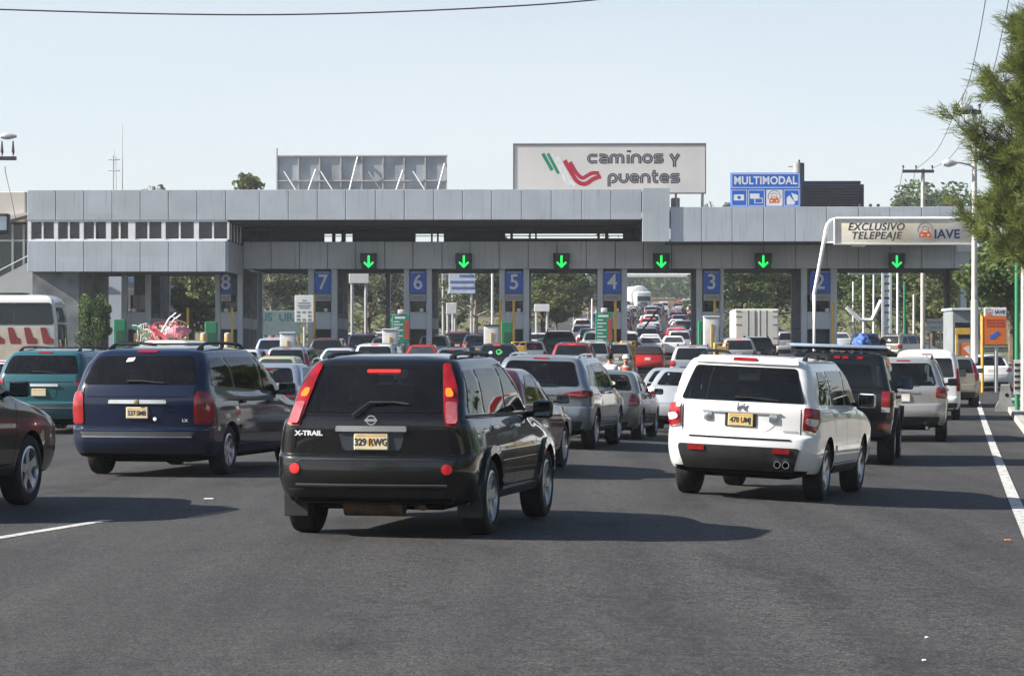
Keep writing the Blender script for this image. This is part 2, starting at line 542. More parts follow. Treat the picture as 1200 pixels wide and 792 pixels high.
def fascia_mat():
    m = bpy.data.materials.new('grey_fascia_panel'); m.use_nodes = True
    nt, N, L = nodes_of(m); b = N['Principled BSDF']
    b.inputs['Roughness'].default_value = .45; b.inputs['Metallic'].default_value = .1
    tc = N.new('ShaderNodeTexCoord')
    def mulc(a, n, p0, c0, p1, c1):
        r = N.new('ShaderNodeValToRGB'); e = r.color_ramp.elements; e[0].position, e[1].position = p0, p1
        e[0].color, e[1].color = (*c0, 1), (*c1, 1); L.new(n, r.inputs['Fac'])
        x = N.new('ShaderNodeMix'); x.data_type = 'RGBA'; x.blend_type = 'MULTIPLY'; x.inputs[0].default_value = 1
        L.new(a, x.inputs[6]); L.new(r.outputs[0], x.inputs[7]); return x.outputs[2]
    rgb = N.new('ShaderNodeRGB'); rgb.outputs[0].default_value = (.49, .53, .57, 1)
    # tone of each sheet
    sp = N.new('ShaderNodeVectorMath'); sp.operation = 'SNAP'; sp.inputs[1].default_value = (1.44, 100, 2.2); L.new(tc.outputs['Object'], sp.inputs[0])
    wn_ = N.new('ShaderNodeTexWhiteNoise'); L.new(sp.outputs[0], wn_.inputs['Vector'])
    c = mulc(rgb.outputs[0], wn_.outputs['Value'], 0, (.93, .93, .93), 1, (1.04, 1.04, 1.05))
    # rain streaks running down
    mp = N.new('ShaderNodeMapping'); mp.inputs['Scale'].default_value = (5.5, 1, .28); L.new(tc.outputs['Object'], mp.inputs['Vector'])
    st = N.new('ShaderNodeTexNoise'); st.inputs['Scale'].default_value = 1.6; st.inputs['Detail'].default_value = 7; L.new(mp.outputs[0], st.inputs['Vector'])
    c = mulc(c, st.outputs['Fac'], .56, (1, 1, 1), .78, (.70, .69, .67))
    n2 = N.new('ShaderNodeTexNoise'); n2.inputs['Scale'].default_value = .5; n2.inputs['Detail'].default_value = 5; L.new(tc.outputs['Object'], n2.inputs['Vector'])
    c = mulc(c, n2.outputs['Fac'], .35, (.90, .90, .89), .65, (1.03, 1.03, 1.03))
    L.new(c, b.inputs['Base Color'])
    bp = N.new('ShaderNodeBump'); bp.inputs['Strength'].default_value = .12; bp.inputs['Distance'].default_value = .03
    n3 = N.new('ShaderNodeTexNoise'); n3.inputs['Scale'].default_value = 1.3; L.new(tc.outputs['Object'], n3.inputs['Vector'])
    L.new(n3.outputs['Fac'], bp.inputs['Height']); L.new(bp.outputs[0], b.inputs['Normal'])
    return m
FASC = fascia_mat()
SEAM = mat('fascia_seam', (.10, .11, .12), .8)
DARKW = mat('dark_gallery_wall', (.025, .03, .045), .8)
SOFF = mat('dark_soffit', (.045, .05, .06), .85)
COLM = mat('grey_painted_column', (.55, .59, .63), .6, 0, .4, 0, .1, .8)
COLD = mat('stained_grey_wall', (.17, .18, .19), .8, 0, .3, 0, .35, 1.2, .2, 8)
NAVY = mat('dark_steel', (.025, .028, .035), .6)
WHTF = mat('white_window_frame', (.82, .82, .83), .5, 0, .4, 0, .05, 3)
WGLS = mat('dark_window_glass', (.012, .015, .020), .06, 0, .6, 0, .3, .8)
ROOFM = mat('roof_felt', (.22, .22, .21), .9, 0, .2, 0, .2, 1)

plaza = thing('toll_plaza', 'long grey panelled toll plaza spanning the motorway with a dark gallery over its lanes', 'toll plaza')
plaza.matrix_world = MP
def fascia(mb, pxs, y0, y1, d, dep=.12, gap=.016):
    for a, b in zip(pxs, pxs[1:]):
        mb.rbox(lx(a, d)+gap, lx(b, d)-gap, d-.05, d+dep-.02, lz(y1, 600, d), lz(y0, 600, d), .012, 1)
    return mb
up_px = [32, 65.5, 98.5, 131.5, 164.5, 197.5, 231, 264.5, 304, 338, 372, 405, 440, 474, 508, 542, 576, 611, 646, 682, 716, 752]
ZT, ZTR = lz(222), lz(243)
mb = MB(); fascia(mb, up_px, 222, 257.5, 0); fascia(mb, [752.3, 785], 220.5, 283.5, 0)
mb.build('fascia_upper', FASC, plaza)
mb = MB(); fascia(mb, [785.3, 822, 858, 895, 932, 969, 1006, 1043, 1080, 1117, 1138], 243, 283.5, .12)
mb.build('fascia_upper', FASC, plaza)
D1 = 5.5
lo_px = [285, 318, 351, 384, 417, 451, 484, 518, 551, 585, 619, 653, 687, 721, 754, 787, 822, 858, 895, 932, 969, 1006, 1043, 1080, 1118, 1136]
mb = MB(); fascia(mb, lo_px, 283.2, 315, D1); mb.build('fascia_lower', FASC, plaza)
# backing, roofs and soffits
mb = MB()
XL, XM, XR = lx(32), lx(785), lx(1138)
mb.box(XL+.05, lx(752)-.02, .10, .3, lz(257)+.02, ZT-.03)
mb.box(lx(752)+.02, XM-.05, .10, .3, lz(283)+.02, ZT-.03)
mb.box(XM+.05, XR-.05, .22, .4, lz(283)+.02, ZTR-.03)
mb.box(lx(285, D1)+.05, lx(1136, D1)-.05, D1+.1, D1+.3, lz(315, 600, D1)+.02, lz(283, 600, D1)-.02)
mb.build('fascia_backing', SEAM, plaza)
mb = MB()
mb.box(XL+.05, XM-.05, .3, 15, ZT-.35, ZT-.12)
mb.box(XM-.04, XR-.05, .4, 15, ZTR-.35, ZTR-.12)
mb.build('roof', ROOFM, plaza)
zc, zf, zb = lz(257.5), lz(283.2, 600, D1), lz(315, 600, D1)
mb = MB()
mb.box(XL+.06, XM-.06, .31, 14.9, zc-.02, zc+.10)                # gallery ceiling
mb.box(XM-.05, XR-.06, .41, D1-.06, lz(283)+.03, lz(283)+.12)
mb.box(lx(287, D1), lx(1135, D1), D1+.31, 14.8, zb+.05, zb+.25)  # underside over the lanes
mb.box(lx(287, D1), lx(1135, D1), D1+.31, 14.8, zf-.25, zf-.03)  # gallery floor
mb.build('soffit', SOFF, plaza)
# gallery back wall with see-through openings
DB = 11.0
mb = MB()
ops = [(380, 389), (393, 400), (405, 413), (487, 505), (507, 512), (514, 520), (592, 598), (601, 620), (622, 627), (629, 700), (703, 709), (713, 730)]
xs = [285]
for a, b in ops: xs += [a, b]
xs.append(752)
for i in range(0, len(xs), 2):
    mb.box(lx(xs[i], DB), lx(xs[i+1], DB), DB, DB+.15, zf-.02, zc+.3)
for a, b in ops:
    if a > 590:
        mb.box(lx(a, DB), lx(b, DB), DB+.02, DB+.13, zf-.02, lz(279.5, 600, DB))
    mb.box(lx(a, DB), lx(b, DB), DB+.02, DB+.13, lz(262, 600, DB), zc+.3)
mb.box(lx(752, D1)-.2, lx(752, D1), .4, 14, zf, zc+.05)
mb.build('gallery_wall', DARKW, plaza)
mb = MB()
for px in (300, 316): mb.box(lx(px, D1+1), lx(px+1.5, D1+1), D1+1, D1+1.1, zf, zc)
for k in range(2):
    mb.box(lx(285, D1+.5), lx(752, D1+.5), D1+.5, D1+.54, zf+.3+.45*k, zf+.34+.45*k)
mb.build('gallery_railing', NAVY, plaza)
# office box at the left end, flush with the upper fascia
ofp = [32, 65.5, 98.5, 131.5, 164.5, 197.5, 231, 265]
mb = MB(); fascia(mb, ofp, 282, 318, 0)
x1 = lx(265)
mb.rbox(x1+.0, x1+.1, .0, D1*.48, lz(318), lz(282), .012, 1); mb.rbox(x1+.0, x1+.1, D1*.5, D1+.4, lz(318), lz(282), .012, 1)
mb.build('office_cladding', FASC, plaza)
mb = MB()
mb.box(XL+.05, x1-.02, .1, 9, lz(318)+.03, lz(282)-.03); mb.box(XL+.05, x1-.05, .55, 9, lz(282)-.02, zc)
mb.build('office_shell', SEAM, plaza)
mb = MB()
wz0, wz1 = lz(280.5), lz(259.5)
mb.box(XL+.05, x1+.05, -.02, .24, lz(282.5), wz0)
mb.box(XL+.05, x1+.05, -.0, .24, wz1, lz(257.5))
posts = [(32, 36.5), (63, 68), (93, 98), (124, 130), (150, 158.5), (189, 194), (227, 233), (266, 268.5)]
for a, b in posts: mb.box(lx(a)+.01, lx(b), 0, .22, wz0, wz1)
mb.build('window_band', WHTF, plaza)
for (a, b), (c, dd) in zip(posts, posts[1:]):
    w = MB(); m_ = (b+c)/2
    w.box(lx(b)+.004, lx(m_)-.05, .06, .1, wz0+.05, wz1-.04); w.box(lx(m_)+.05, lx(c)-.004, .06, .1, wz0+.05, wz1-.04)
    wo_ = w.build('window', WGLS, plaza)
    w = MB()
    w.box(lx(m_)-.046, lx(m_)+.046, .03, .13, wz0+.004, wz1-.004)
    w.box(lx(b)+.004, lx(c)-.004, .035, .05, wz0+.003, wz0+.046)
    w.build('window_frame', WHTF, wo_)
w = MB()
for k in range(4):
    w.box(x1+.02, x1+.05, .35+k*1.2, .35+k*1.2+1.05, wz0+.02, wz1-.02)
sw = w.build('window', WGLS, plaza)
for k in range(5):
    w = MB(); w.box(x1+.01, x1+.09, .25+k*1.2, .34+k*1.2, wz0+.003, wz1-.003); w.build('window_frame', WHTF, sw)
# support walls and far columns
mb = MB()
mb.box(lx(38, .6), lx(92, .6), .6, 9, -1, lz(318)+.02)
mb.build('support_wall', COLD, plaza)
for px in (302, 452, 1108):
    mb = MB(); mb.box(lx(px, 14), lx(px+5, 14), 14.1, 14.6, 0, zb+.1); mb.build('column', COLM, plaza)
mb = MB(); mb.box(lx(1126, D1), lx(1133, D1), D1+.1, D1+1, 0, zb+.02); mb.build('column', COLM, plaza)
mb = MB(); mb.box(lx(1112, D1), lx(1117, D1), D1+1.1, D1+2, 0, zb+.02); mb.build('column', NAVY, plaza)
mb = MB(); mb.box(lx(1118, D1), lx(1140, D1), 4.4, 4.46, lz(295, 600, 4.4), lz(287.5, 600, 4.4)); mb.build('white_board', WHITEP, plaza)
for px in (1008, 1020, 1029):
    mb = MB(); mb.tube([(lx(px, 3), 3, ZTR-.2), (lx(px, 3), 3, ZTR+.18)], .04, 6); mb.lathe([(.01, .0), (.09, .04), (.09, .12), (.02, .17)], 'z', (lx(px, 3), 3, ZTR+.16), 8)
    mb.build('roof_lamp', NAVY, plaza)

# ---- booths, each a thing of its own
YEL = mat('yellow_pole_paint', (.60, .36, .06), .55, 0, .4, 0, .15, 4)
GREENP = mat('green_paint', (.02, .20, .09), .5, 0, .4, 0, .12, 2)
SIGNB = mat('blue_sign_face', (.02, .12, .56), .45, 0, .5, 0, .12, 2)
SIGNW = mat('white_sign_face', (.74, .74, .72), .5, 0, .4, 0, .06, 2)
SIGNG = mat('grey_plate', (.40, .40, .39), .6, 0, .4, 0, .1, 3)
booths = [  # left pillar, sign, right pillar (photo columns), digit, side wall
    (143, 149, 149, 163, 170, 176, None, 195),
    (252, 258, 258, 271, 278, 284, '8', 303),
    (361, 368.5, 368.5, 388, 388, 395, '7', 409),
    (473, 480, 480, 499.5, 499.5, 506, '6', 516),
    (585, 592, 592, 613, 613, 620, '5', 627),
    (700, 707, 707, 728, 728, 735, '4', 740),
    (816, 823, 824, 844, 844, 848, '3', 853),
    (939, 946, 949, 973, 973, 981, '2', 985)]
DBT = D1+.35
for i, (a0, a1, s0, s1, b0, b1, dg_, sw_) in enumerate(booths):
    cx = (a0+b1)/2
    who = 'booth of lane %s' % dg_ if dg_ else 'booth without a number at the left end'
    base = lw(cx, DBT)
    bt = thing('toll_booth', ('grey toll booth standing under the blue sign with number %s' % dg_) if dg_ else
               'grey toll booth without a number sign at the left end of the row', 'toll booth', base, TH, 'toll booths under the plaza')
    ox = lx(cx, DBT)
    def X(px): return lx(px, DBT)-ox
    def Z(py): return lz(py, 600, DBT)-base.z
    dep = 6.4
    htop = zb+.04-base.z
    for u0, u1 in ((a0, a1), (b0, b1)):
        m_ = MB(); m_.rbox(X(u0), X(u1), 0, .35, -.3, htop, .02, 1); m_.build('pillar', COLM, bt)
    for u0, u1 in ((a0, a1), (b0, b1)):
        m_ = MB(); m_.rbox(X(u0), X(u1), dep, dep+.35, -.3, htop, .02, 1); m_.build('pillar', COLM, bt)
    m_ = MB(); m_.box(X(a1)+.01, X(b0)-.01, .06, .16, Z(385.5), Z(365.5)); m_.build('counter_panel', COLM, bt)
    m_ = MB(); m_.box(X(a1)+.02, X(b0)-.02, .9, 1.0, Z(365), Z(345)); m_.build('window', WGLS, bt)
    m_ = MB(); m_.box(X(a0)+.03, X(b1)-.03, 1.02, dep-.02, Z(385), Z(366)); m_.box(X(a0)+.05, X(b1)-.05, 3.4, dep-.02, Z(365.8), htop-.02)
    m_.box(X(a0)+.06, X(b1)-.06, 1.3, dep-.3, -.3, Z(385.3))
    m_.build('cabin', COLD, bt)
    m_ = MB(); m_.box(X(a1)+.02, X(b0)-.02, .5, .54, -.2, Z(386)); m_.build('base_opening', NAVY, bt)
    m_ = MB(); m_.box(X(b1)-.10, X(b1)-.02, .36, dep, Z(385), Z(372)); m_.build('side_panel', COLM, bt)
    # island under the booth
    m_ = MB(); m_.rbox(X(a0)-.35, X(b1)+.35, -9, dep+6, -.4, .16, .05, 2); m_.build('traffic_island', CONC, bt)
    # small camera beside the window
    m_ = MB(); m_.tube([(X(s1)-.2, -.02, Z(366)), (X(s1)-.2, -.3, Z(364))], .03, 6); m_.lathe([(.02, -.62), (.1, -.6), (.1, -.3), (.03, -.28)], 'y', (X(s1)-.22, 0, Z(363.5)), 10)
    m_.build('camera', WHITEP, bt)
    if dg_:
        p = lw((s0+s1)/2, DBT-.12, lz(343.5, 600, DBT))
        sg = thing('lane_number_sign', 'blue sign with white number %s fixed between the pillars of its toll booth' % dg_, 'lane sign', p, TH, 'lane number signs')
        w_ = (X(s1)-X(s0))/2-.02; h_ = lz(318, 600, DBT)-lz(343.5, 600, DBT)
        m_ = MB(); m_.rbox(-w_, w_, 0, .1, 0, h_, .012, 1); m_.build('panel', SIGNB, sg)
        m_ = MB(); m_.box(-w_*.82, w_*.82, -.012, -.001, h_*.93, h_*.98); m_.build('white_bar', SIGNG, sg)
        letter(dg_, SIGNW, sg, (0, -.003, h_*.48), 1.12, 'numeral', bold=.012, depth=.001, xs=.95)
        m_ = MB(); m_.rbox(-w_, w_, .01, .08, -.42, -.06, .01, 1); m_.build('lower_plate', SIGNG, sg)
        m_ = MB()
        for q in range(2): m_.box(-w_*.8, w_*.8, -.004, .009, -.22-.1*q, -.17-.1*q)
        m_.build('lower_plate_print', mat('faded_print', (.20, .20, .21), .7), sg)

# ---- yellow height poles in front of the booths
ypoles = [(272, 362, 'booth 8'), (368, 346, 'booth 7, its left side'), (458.5 + 12, 360, 'booth 6'), (586.5, 353, 'booth 5, left of the pair'), (602, 353, 'booth 5, in front of its window'),
          (721, 354, 'booth 4'), (837.5, 352, 'booth 3'), (976, 356, 'booth 2'), (220, 362, 'the unnumbered left booth'), (462, 395, 'the green tariff board of booth 6')]
for px, py, lb in ypoles:
    b = lw(px, 2.5); t = thing('yellow_pole', 'slim yellow pole standing in front of ' + lb, 'pole', b, TH, 'yellow poles on the islands')
    h = lz(py, px, 2.5)-b.z
    m_ = MB(); m_.tube([(0, 0, -.1), (0, 0, h)], .07, 8); m_.lathe([(.07, h), (.085, h+.01), (.085, h+.05), (.02, h+.08)], 'z', (0, 0, 0), 8)
    m_.build('shaft', YEL, t)
    m_ = MB(); m_.rbox(-.12, .12, -.12, .12, -.1, .22, .02, 1); m_.build('foot', YEL, t)

# ---- lane signals
ARW = mat('green_arrow_lamps', (.0, .3, .06), .4, emit=(.01, 1, .12), estr=.85)
for px, lb in ((432, 'between booths 7 and 6'), (543.5, 'between booths 6 and 5'), (658, 'between booths 5 and 4'), (775, 'between booths 4 and 3'),
               (894.5, 'between booths 3 and 2'), (1051, 'under the telepeaje sign')):
    p = lw(px, D1-.5, lz(315.5, px, D1-.5))
    t = thing('lane_signal', 'black lane signal with lit green arrow on the fascia ' + lb, 'lane signal', p, TH, 'green arrow lane signals')
    m_ = MB(); m_.rbox(-.4, .4, 0, .38, 0, .82, .02, 1); m_.build('housing', mat('signal_black', (.012, .015, .013), .5), t)
    m_ = MB()
    m_.rbox(-.44, .44, -.16, .02, .80, .84, .008, 1); m_.box(-.44, -.41, -.12, .02, .3, .8); m_.box(.41, .44, -.12, .02, .3, .8)
    m_.build('hood', NAVY, t)
    m_ = MB()
    def bar(p, q, w):
        p, q = Vector(p), Vector(q); d = (q-p).normalized(); s = Vector((-d.y, d.x))*w
        m_.prism([tuple(p-s), tuple(q-s), tuple(q+s), tuple(p+s)], 'y', -.03, -.004)
    bar((0, .72), (0, .16), .05); bar((0.03, .10), (-.24, .37), .045); bar((-.03, .10), (.24, .37), .045)
    m_.build('arrow', ARW, t)

# ---- the roof billboard with its emblem and double-line lettering
def spline(pts, n=10):
    out = []
    P = [Vector(p) for p in pts]
    for i in range(len(P)-1):
        p0, p1, p2, p3 = P[max(i-1, 0)], P[i], P[i+1], P[min(i+2, len(P)-1)]
        for k in range(n):
            t = k/n
            out.append(.5*((2*p1)+(-p0+p2)*t+(2*p0-5*p1+4*p2-p3)*t*t+(-p0+3*p1-3*p2+p3)*t**3))
    out.append(P[-1]); return out
def ribbon(mb, pts, w, y, th=.01):
    """flat stroke in the xz plane"""
    P = [Vector(p) for p in pts]; L_ = []
    for i, p in enumerate(P):
        d = (P[min(i+1, len(P)-1)]-P[max(i-1, 0)])
        if d.length < 1e-6: d = Vector((1, 0))
        d.normalize(); n = Vector((-d.y, d.x))*w/2
        L_.append((p-n, p+n))
    for (a, b), (c, d) in zip(L_, L_[1:]):
        mb._new([(a.x, y, a.y), (c.x, y, c.y), (d.x, y, d.y), (b.x, y, b.y), (a.x, y+th, a.y), (c.x, y+th, c.y), (d.x, y+th, d.y), (b.x, y+th, b.y)],
                [(0, 1, 2, 3), (4, 7, 6, 5), (0, 4, 5, 1), (3, 2, 6, 7)])
def arc(cx, cy, r, a0, a1, n=18, ry=None):
    ry = ry or r
    return [(cx+r*math.cos(R(a0+(a1-a0)*i/n)), cy+ry*math.sin(R(a0+(a1-a0)*i/n))) for i in range(n+1)]
GL = {  # lower-case letters in a 1-unit x-height, stroke paths
    'c': (.95, [[(.95, .86)] + arc(.5, .5, .36, 60, 300)[0:] + [(.95, .14)]]),
    'a': (1.0, [[(.12, .86), (.5, .86)] + arc(.5, .5, .36, 90, 0, 8) + [(.86, .0)], [(.86, .14), (.45, .14)] + arc(.42, .32, .18, 270, 90, 10) + [(.86, .5)]]),
    'm': (1.5, [[(.14, 0), (.14, .5)] + arc(.42, .56, .28, 180, 0, 10, .30) + [(.70, 0)], [(.70, .5)] + arc(.98, .56, .28, 180, 0, 10, .30) + [(1.26, 0)]]),
    'i': (.36, [[(.18, 0), (.18, .9)]]),
    'n': (1.0, [[(.14, 0), (.14, .5)] + arc(.5, .5, .36, 180, 0, 14) + [(.86, 0)]]),
    'o': (1.0, [arc(.5, .5, .36, 0, 360, 28)]),
    's': (.95, [[(.90, .86), (.36, .86)] + arc(.32, .68, .18, 90, 270, 10) + [(.62, .5)] + arc(.64, .32, .18, 90, -90, 10) + [(.05, .14)]]),
    'y': (1.1, [[(.10, .95), (.52, .30)], [(.98, .95), (.52, .30), (.52, -.28)]]),
    'p': (1.0, [[(.14, -.35), (.14, .5)] + arc(.5, .5, .36, 180, -110, 22)]),
    'u': (1.0, [[(.14, 1.0), (.14, .5)] + arc(.5, .5, .36, 180, 360, 14) + [(.86, 1.0)]]),
    'e': (1.0, [[(.14, .5), (.86, .5)] + arc(.5, .5, .36, 0, 300, 22) + [(.92, .14)]]),
    't': (.75, [[(.30, 1.35), (.30, .32)] + arc(.48, .32, .18, 180, 270, 8) + [(.72, .14)], [(.05, .86), (.70, .86)]]),
}
DSG = 3.0
SB0, SB1 = 602.5, 826
pz0, pz1 = lz(226, 714, DSG), lz(170, 714, DSG)
cxs = (SB0+SB1)/2
bb = thing('billboard', 'large pale roof billboard reading caminos y puentes beside a green, white and red ribbon emblem', 'billboard', lw(cxs, DSG, pz0), TH)
ox = lx(cxs, DSG)
HW = (lx(SB1, DSG)-lx(SB0, DSG))/2; HH = pz1-pz0
BILL = mat('pale_billboard_face', (.66, .63, .60), .6, 0, .3, 0, .05, .6)
m_ = MB(); m_.box(-HW, HW, 0, .12, 0, HH); m_.build('face', BILL, bb)
m_ = MB()
m_.box(-HW-.06, HW+.06, -.03, .16, HH, HH+.08); m_.box(-HW-.06, -HW, -.03, .16, -.06, HH); m_.box(HW, HW+.06, -.03, .16, -.06, HH); m_.box(-HW, HW, -.03, .16, -.06, 0)
m_.build('frame', mat('billboard_frame', (.14, .13, .14), .6), bb)
m_ = MB()
for k in range(8):
    x = -HW+.1+k*(2*HW-.2)/7
    m_.tube([(x, .2, HH), (x, .2, -1.5)], .05, 6)
    m_.tube([(x, .2, HH*.8), (x, 2.4, -1.5)], .04, 6)
m_.tube([(-HW, .22, -.8), (HW, .22, -.8)], .04, 6); m_.tube([(-HW, .22, 1.2), (HW, .22, 1.2)], .04, 6)
m_.build('support', mat('galvanised_steel', (.42, .42, .42), .5, .4), bb)
m_ = MB(); xr = lx(797, DSG)-ox; m_.rbox(lx(787, DSG)-ox, lx(797, DSG)-ox, .3, .9, -1.4, -.25, .03, 1); m_.build('equipment_box', mat('pinkish_box', (.50, .42, .38), .7), bb)
sP = YP/F*1.02
def bx(px): return lx(px, DSG)-ox
def bz(py): return lz(py, 714, DSG)-pz0
DINK = mat('dark_letter_ink', (.03, .027, .045), .5); LINK = mat('letter_inline', (.52, .50, .50), .5)
def logotype(word, px0, px1, py_base, xh_px, dots=()):
    tot = 0
    for ch in word: tot += GL[ch][0]+.06
    x0, x1 = bx(px0), bx(px1); xh = xh_px*sP
    sx = (x1-x0)/tot
    cur = x0
    for ch in word:
        w_, strokes = GL[ch]; A, B = MB(), MB()
        for st in strokes:
            pts = [(cur+u*sx, bz(py_base)+v*xh) for u, v in st]
            ribbon(A, pts, .32*xh, -.004, .003); ribbon(B, pts, .05*xh, -.0065, .0015)
        cur += (w_+.06)*sx
        B.build('lettering_inline', LINK, A.build('lettering', DINK, bb, sharp=None), sharp=None)
logotype('caminos', 688, 778.5, 191.8, 11.5); logotype('y', 784.5, 797.5, 192.5, 12.5); logotype('puentes', 712, 797.5, 214.8, 11.5)
m_ = MB()
for du in (-1.1, 1.1):
    m_.box(bx(737+du)-.06, bx(737+du)+.06, -.004, -.001, bz(178.6), bz(176.4))
m_.build('lettering', DINK, bb)
EG = mat('emblem_green', (.01, .24, .13), .5); ER = mat('emblem_red', (.42, .015, .05), .5); EW = mat('emblem_white', (.72, .72, .71), .5)
def emb(pts, w_, m, y=-.004):
    q = MB(); ribbon(q, [(bx(a), bz(b)) for a, b in pts], w_*sP, y, .003); q.build('emblem', m, bb, sharp=None)
emb([(636, 180), (647, 199.5)], 4.0, EG); emb([(642, 180), (654.5, 203.5)], 3.4, EG)
emb(spline([(647, 180), (657, 199), (663, 212), (668, 217.5)]), 3.6, EW); emb(spline([(653, 183), (662, 200), (669, 213), (674, 217.5)]), 3.6, EW)
emb(spline([(661.5, 188), (670, 203), (677, 213), (686, 215.5), (695, 210), (704, 206.5)]), 5.0, ER)
emb(spline([(668, 190), (675, 202), (682, 208.5), (688, 206), (694, 203), (702, 203)]), 4.4, ER)

# ---- bare back of a second billboard
b0, b1 = 325, 523
px_c = 424
z0_, z1_ = lz(227, px_c, 6), lz(183.5, px_c, 6)
bk = thing('empty_billboard', 'grey sheet metal back of an empty billboard on the plaza roof with white diagonal struts', 'billboard', lw(px_c, 6, z0_), TH)
ox2 = lx(px_c, 6)
def kx(px): return lx(px, 6)-ox2
SHT = mat('grey_sheet_metal', (.33, .35, .38), .55, .3, .5, 0, .25, .7)
m_ = MB(); m_.box(kx(b0), kx(b1), .1, .16, -.6, z1_-z0_); m_.build('sheet', SHT, bk)
m_ = MB()
for k in range(9):
    x = kx(b0+(b1-b0)*k/8); m_.box(x-.035, x+.035, 0, .095, -.6, z1_-z0_)
m_.box(kx(b0), kx(b1), -.02, .08, (z1_-z0_)*.33, (z1_-z0_)*.33+.07); m_.box(kx(b0)-.06, kx(b1)+.06, -.02, .18, z1_-z0_, z1_-z0_+.07)
m_.box(kx(b0)-.05, kx(b0)+.02, -.03, .1, -.6, z1_-z0_+.45)
m_.build('frame', mat('weathered_frame', (.42, .40, .40), .6), bk)
m_ = MB()
for px, t_ in ((370, .65), (419, .98), (472, .62), (521, .8)):
    m_.tube([(kx(px), 0, (z1_-z0_)*t_), (kx(px-10), -1.6, -.55)], .05, 6)
for px in (333, 376, 432, 484): m_.tube([(kx(px), -.05, (z1_-z0_)*.6), (kx(px+14), -.3, .2)], .03, 5)
m_.build('strut', WHITEP, bk)

# ---- MULTIMODAL sign and the dark hoarding behind it
z0_, z1_ = lz(243, 897, 1.5), lz(202.5, 897, 1.5)
ms = thing('multimodal_sign', 'blue sign reading MULTIMODAL over four payment symbols on the plaza roof', 'sign', lw(897, 1.5, z0_), TH)
ox3 = lx(897, 1.5)
def qx(px): return lx(px, 1.5)-ox3
def qz(py): return lz(py, 897, 1.5)-z0_
SB = mat('bright_blue_sign', (.012, .125, .56), .45, 0, .5, 0, .06, 1)
m_ = MB(); m_.rbox(qx(856), qx(938), 0, .15, 0, z1_-z0_, .02, 1); m_.build('panel', SB, ms)
m_ = MB()
def frame(mm, x0, x1, z0, z1, t, y=-.004):
    mm.box(x0, x1, y, -.001, z0, z0+t); mm.box(x0, x1, y, -.001, z1-t, z1); mm.box(x0, x0+t, y, -.001, z0+t, z1-t); mm.box(x1-t, x1, y, -.001, z0+t, z1-t)
frame(m_, qx(857.2), qx(936.8), qz(220.3), qz(203.6), .035)
for a, b in ((857.2, 875.5), (877, 896), (898, 917), (918.5, 936.8)): frame(m_, qx(a), qx(b), qz(241.5), qz(222.5), .03)
m_.build('border', SIGNW, ms)
letter('MULTIMODAL', SIGNW, ms, (0, -.003, qz(212)), .56, 'lettering', bold=.016, xs=.88, spacing=1.05)
m_ = MB()
m_.box(qx(860), qx(872), -.004, -.001, qz(235), qz(228))                               # banknote
m_.box(qx(879), qx(890), -.004, -.001, qz(233), qz(227)); m_.box(qx(884), qx(894), -.006, -.001, qz(238.5), qz(232))   # cards
m_.prism([(qx(922), qz(240)), (qx(922), qz(232)), (qx(925), qz(229)), (qx(932), qz(238)), (qx(930), qz(240))], 'y', -.004, -.001)
m_.prism([(qx(927), qz(226)), (qx(935), qz(229)), (qx(935), qz(235)), (qx(931), qz(236))], 'y', -.004, -.001)
m_.box(qx(898.5), qx(916.5), -.003, -.001, qz(241), qz(223))
m_.build('symbol', SIGNW, ms)
m_ = MB(); m_.lathe([(.09, -.0075), (.09, -.001)], 'y', (qx(866), 0, qz(231.5)), 14)
m_.box(qx(885), qx(893), -.009, -.0065, qz(237.6), qz(233)); m_.build('symbol_detail', SB, ms)
OR = mat('orange_symbol', (.66, .13, .04), .5)
def car_symbol(parent, cx, cz, s, y):
    m_ = MB()
    m_.prism([(cx-.42*s, cz-.42*s), (cx+.42*s, cz-.42*s), (cx+.42*s, cz-.12*s), (cx+.32*s, cz-.06*s), (cx+.22*s, cz+.12*s), (cx-.22*s, cz+.12*s), (cx-.32*s, cz-.06*s), (cx-.42*s, cz-.12*s)], 'y', y-.003, y)
    m_.build('car_symbol', OR, parent)
    m_ = MB(); ribbon(m_, arc(cx, cz+.1*s, .5*s, -20, 200, 24), .07*s, y-.003, .0025); ribbon(m_, arc(cx, cz+.12*s, .26*s, 20, 160, 14), .06*s, y-.003, .0025)
    m_.build('signal_arc', mat('grey_symbol', (.30, .28, .32), .5), parent)
    m_ = MB(); m_.box(cx-.3*s, cx-.14*s, y-.005, y-.0035, cz-.3*s, cz-.2*s); m_.box(cx+.14*s, cx+.3*s, y-.005, y-.0035, cz-.3*s, cz-.2*s); m_.box(cx-.16*s, cx+.16*s, y-.005, y-.0035, cz-.04*s, cz+.06*s)
    m_.build('car_symbol_detail', SIGNW, parent)
car_symbol(ms, qx(907.3), qz(232), .62, -.0035)

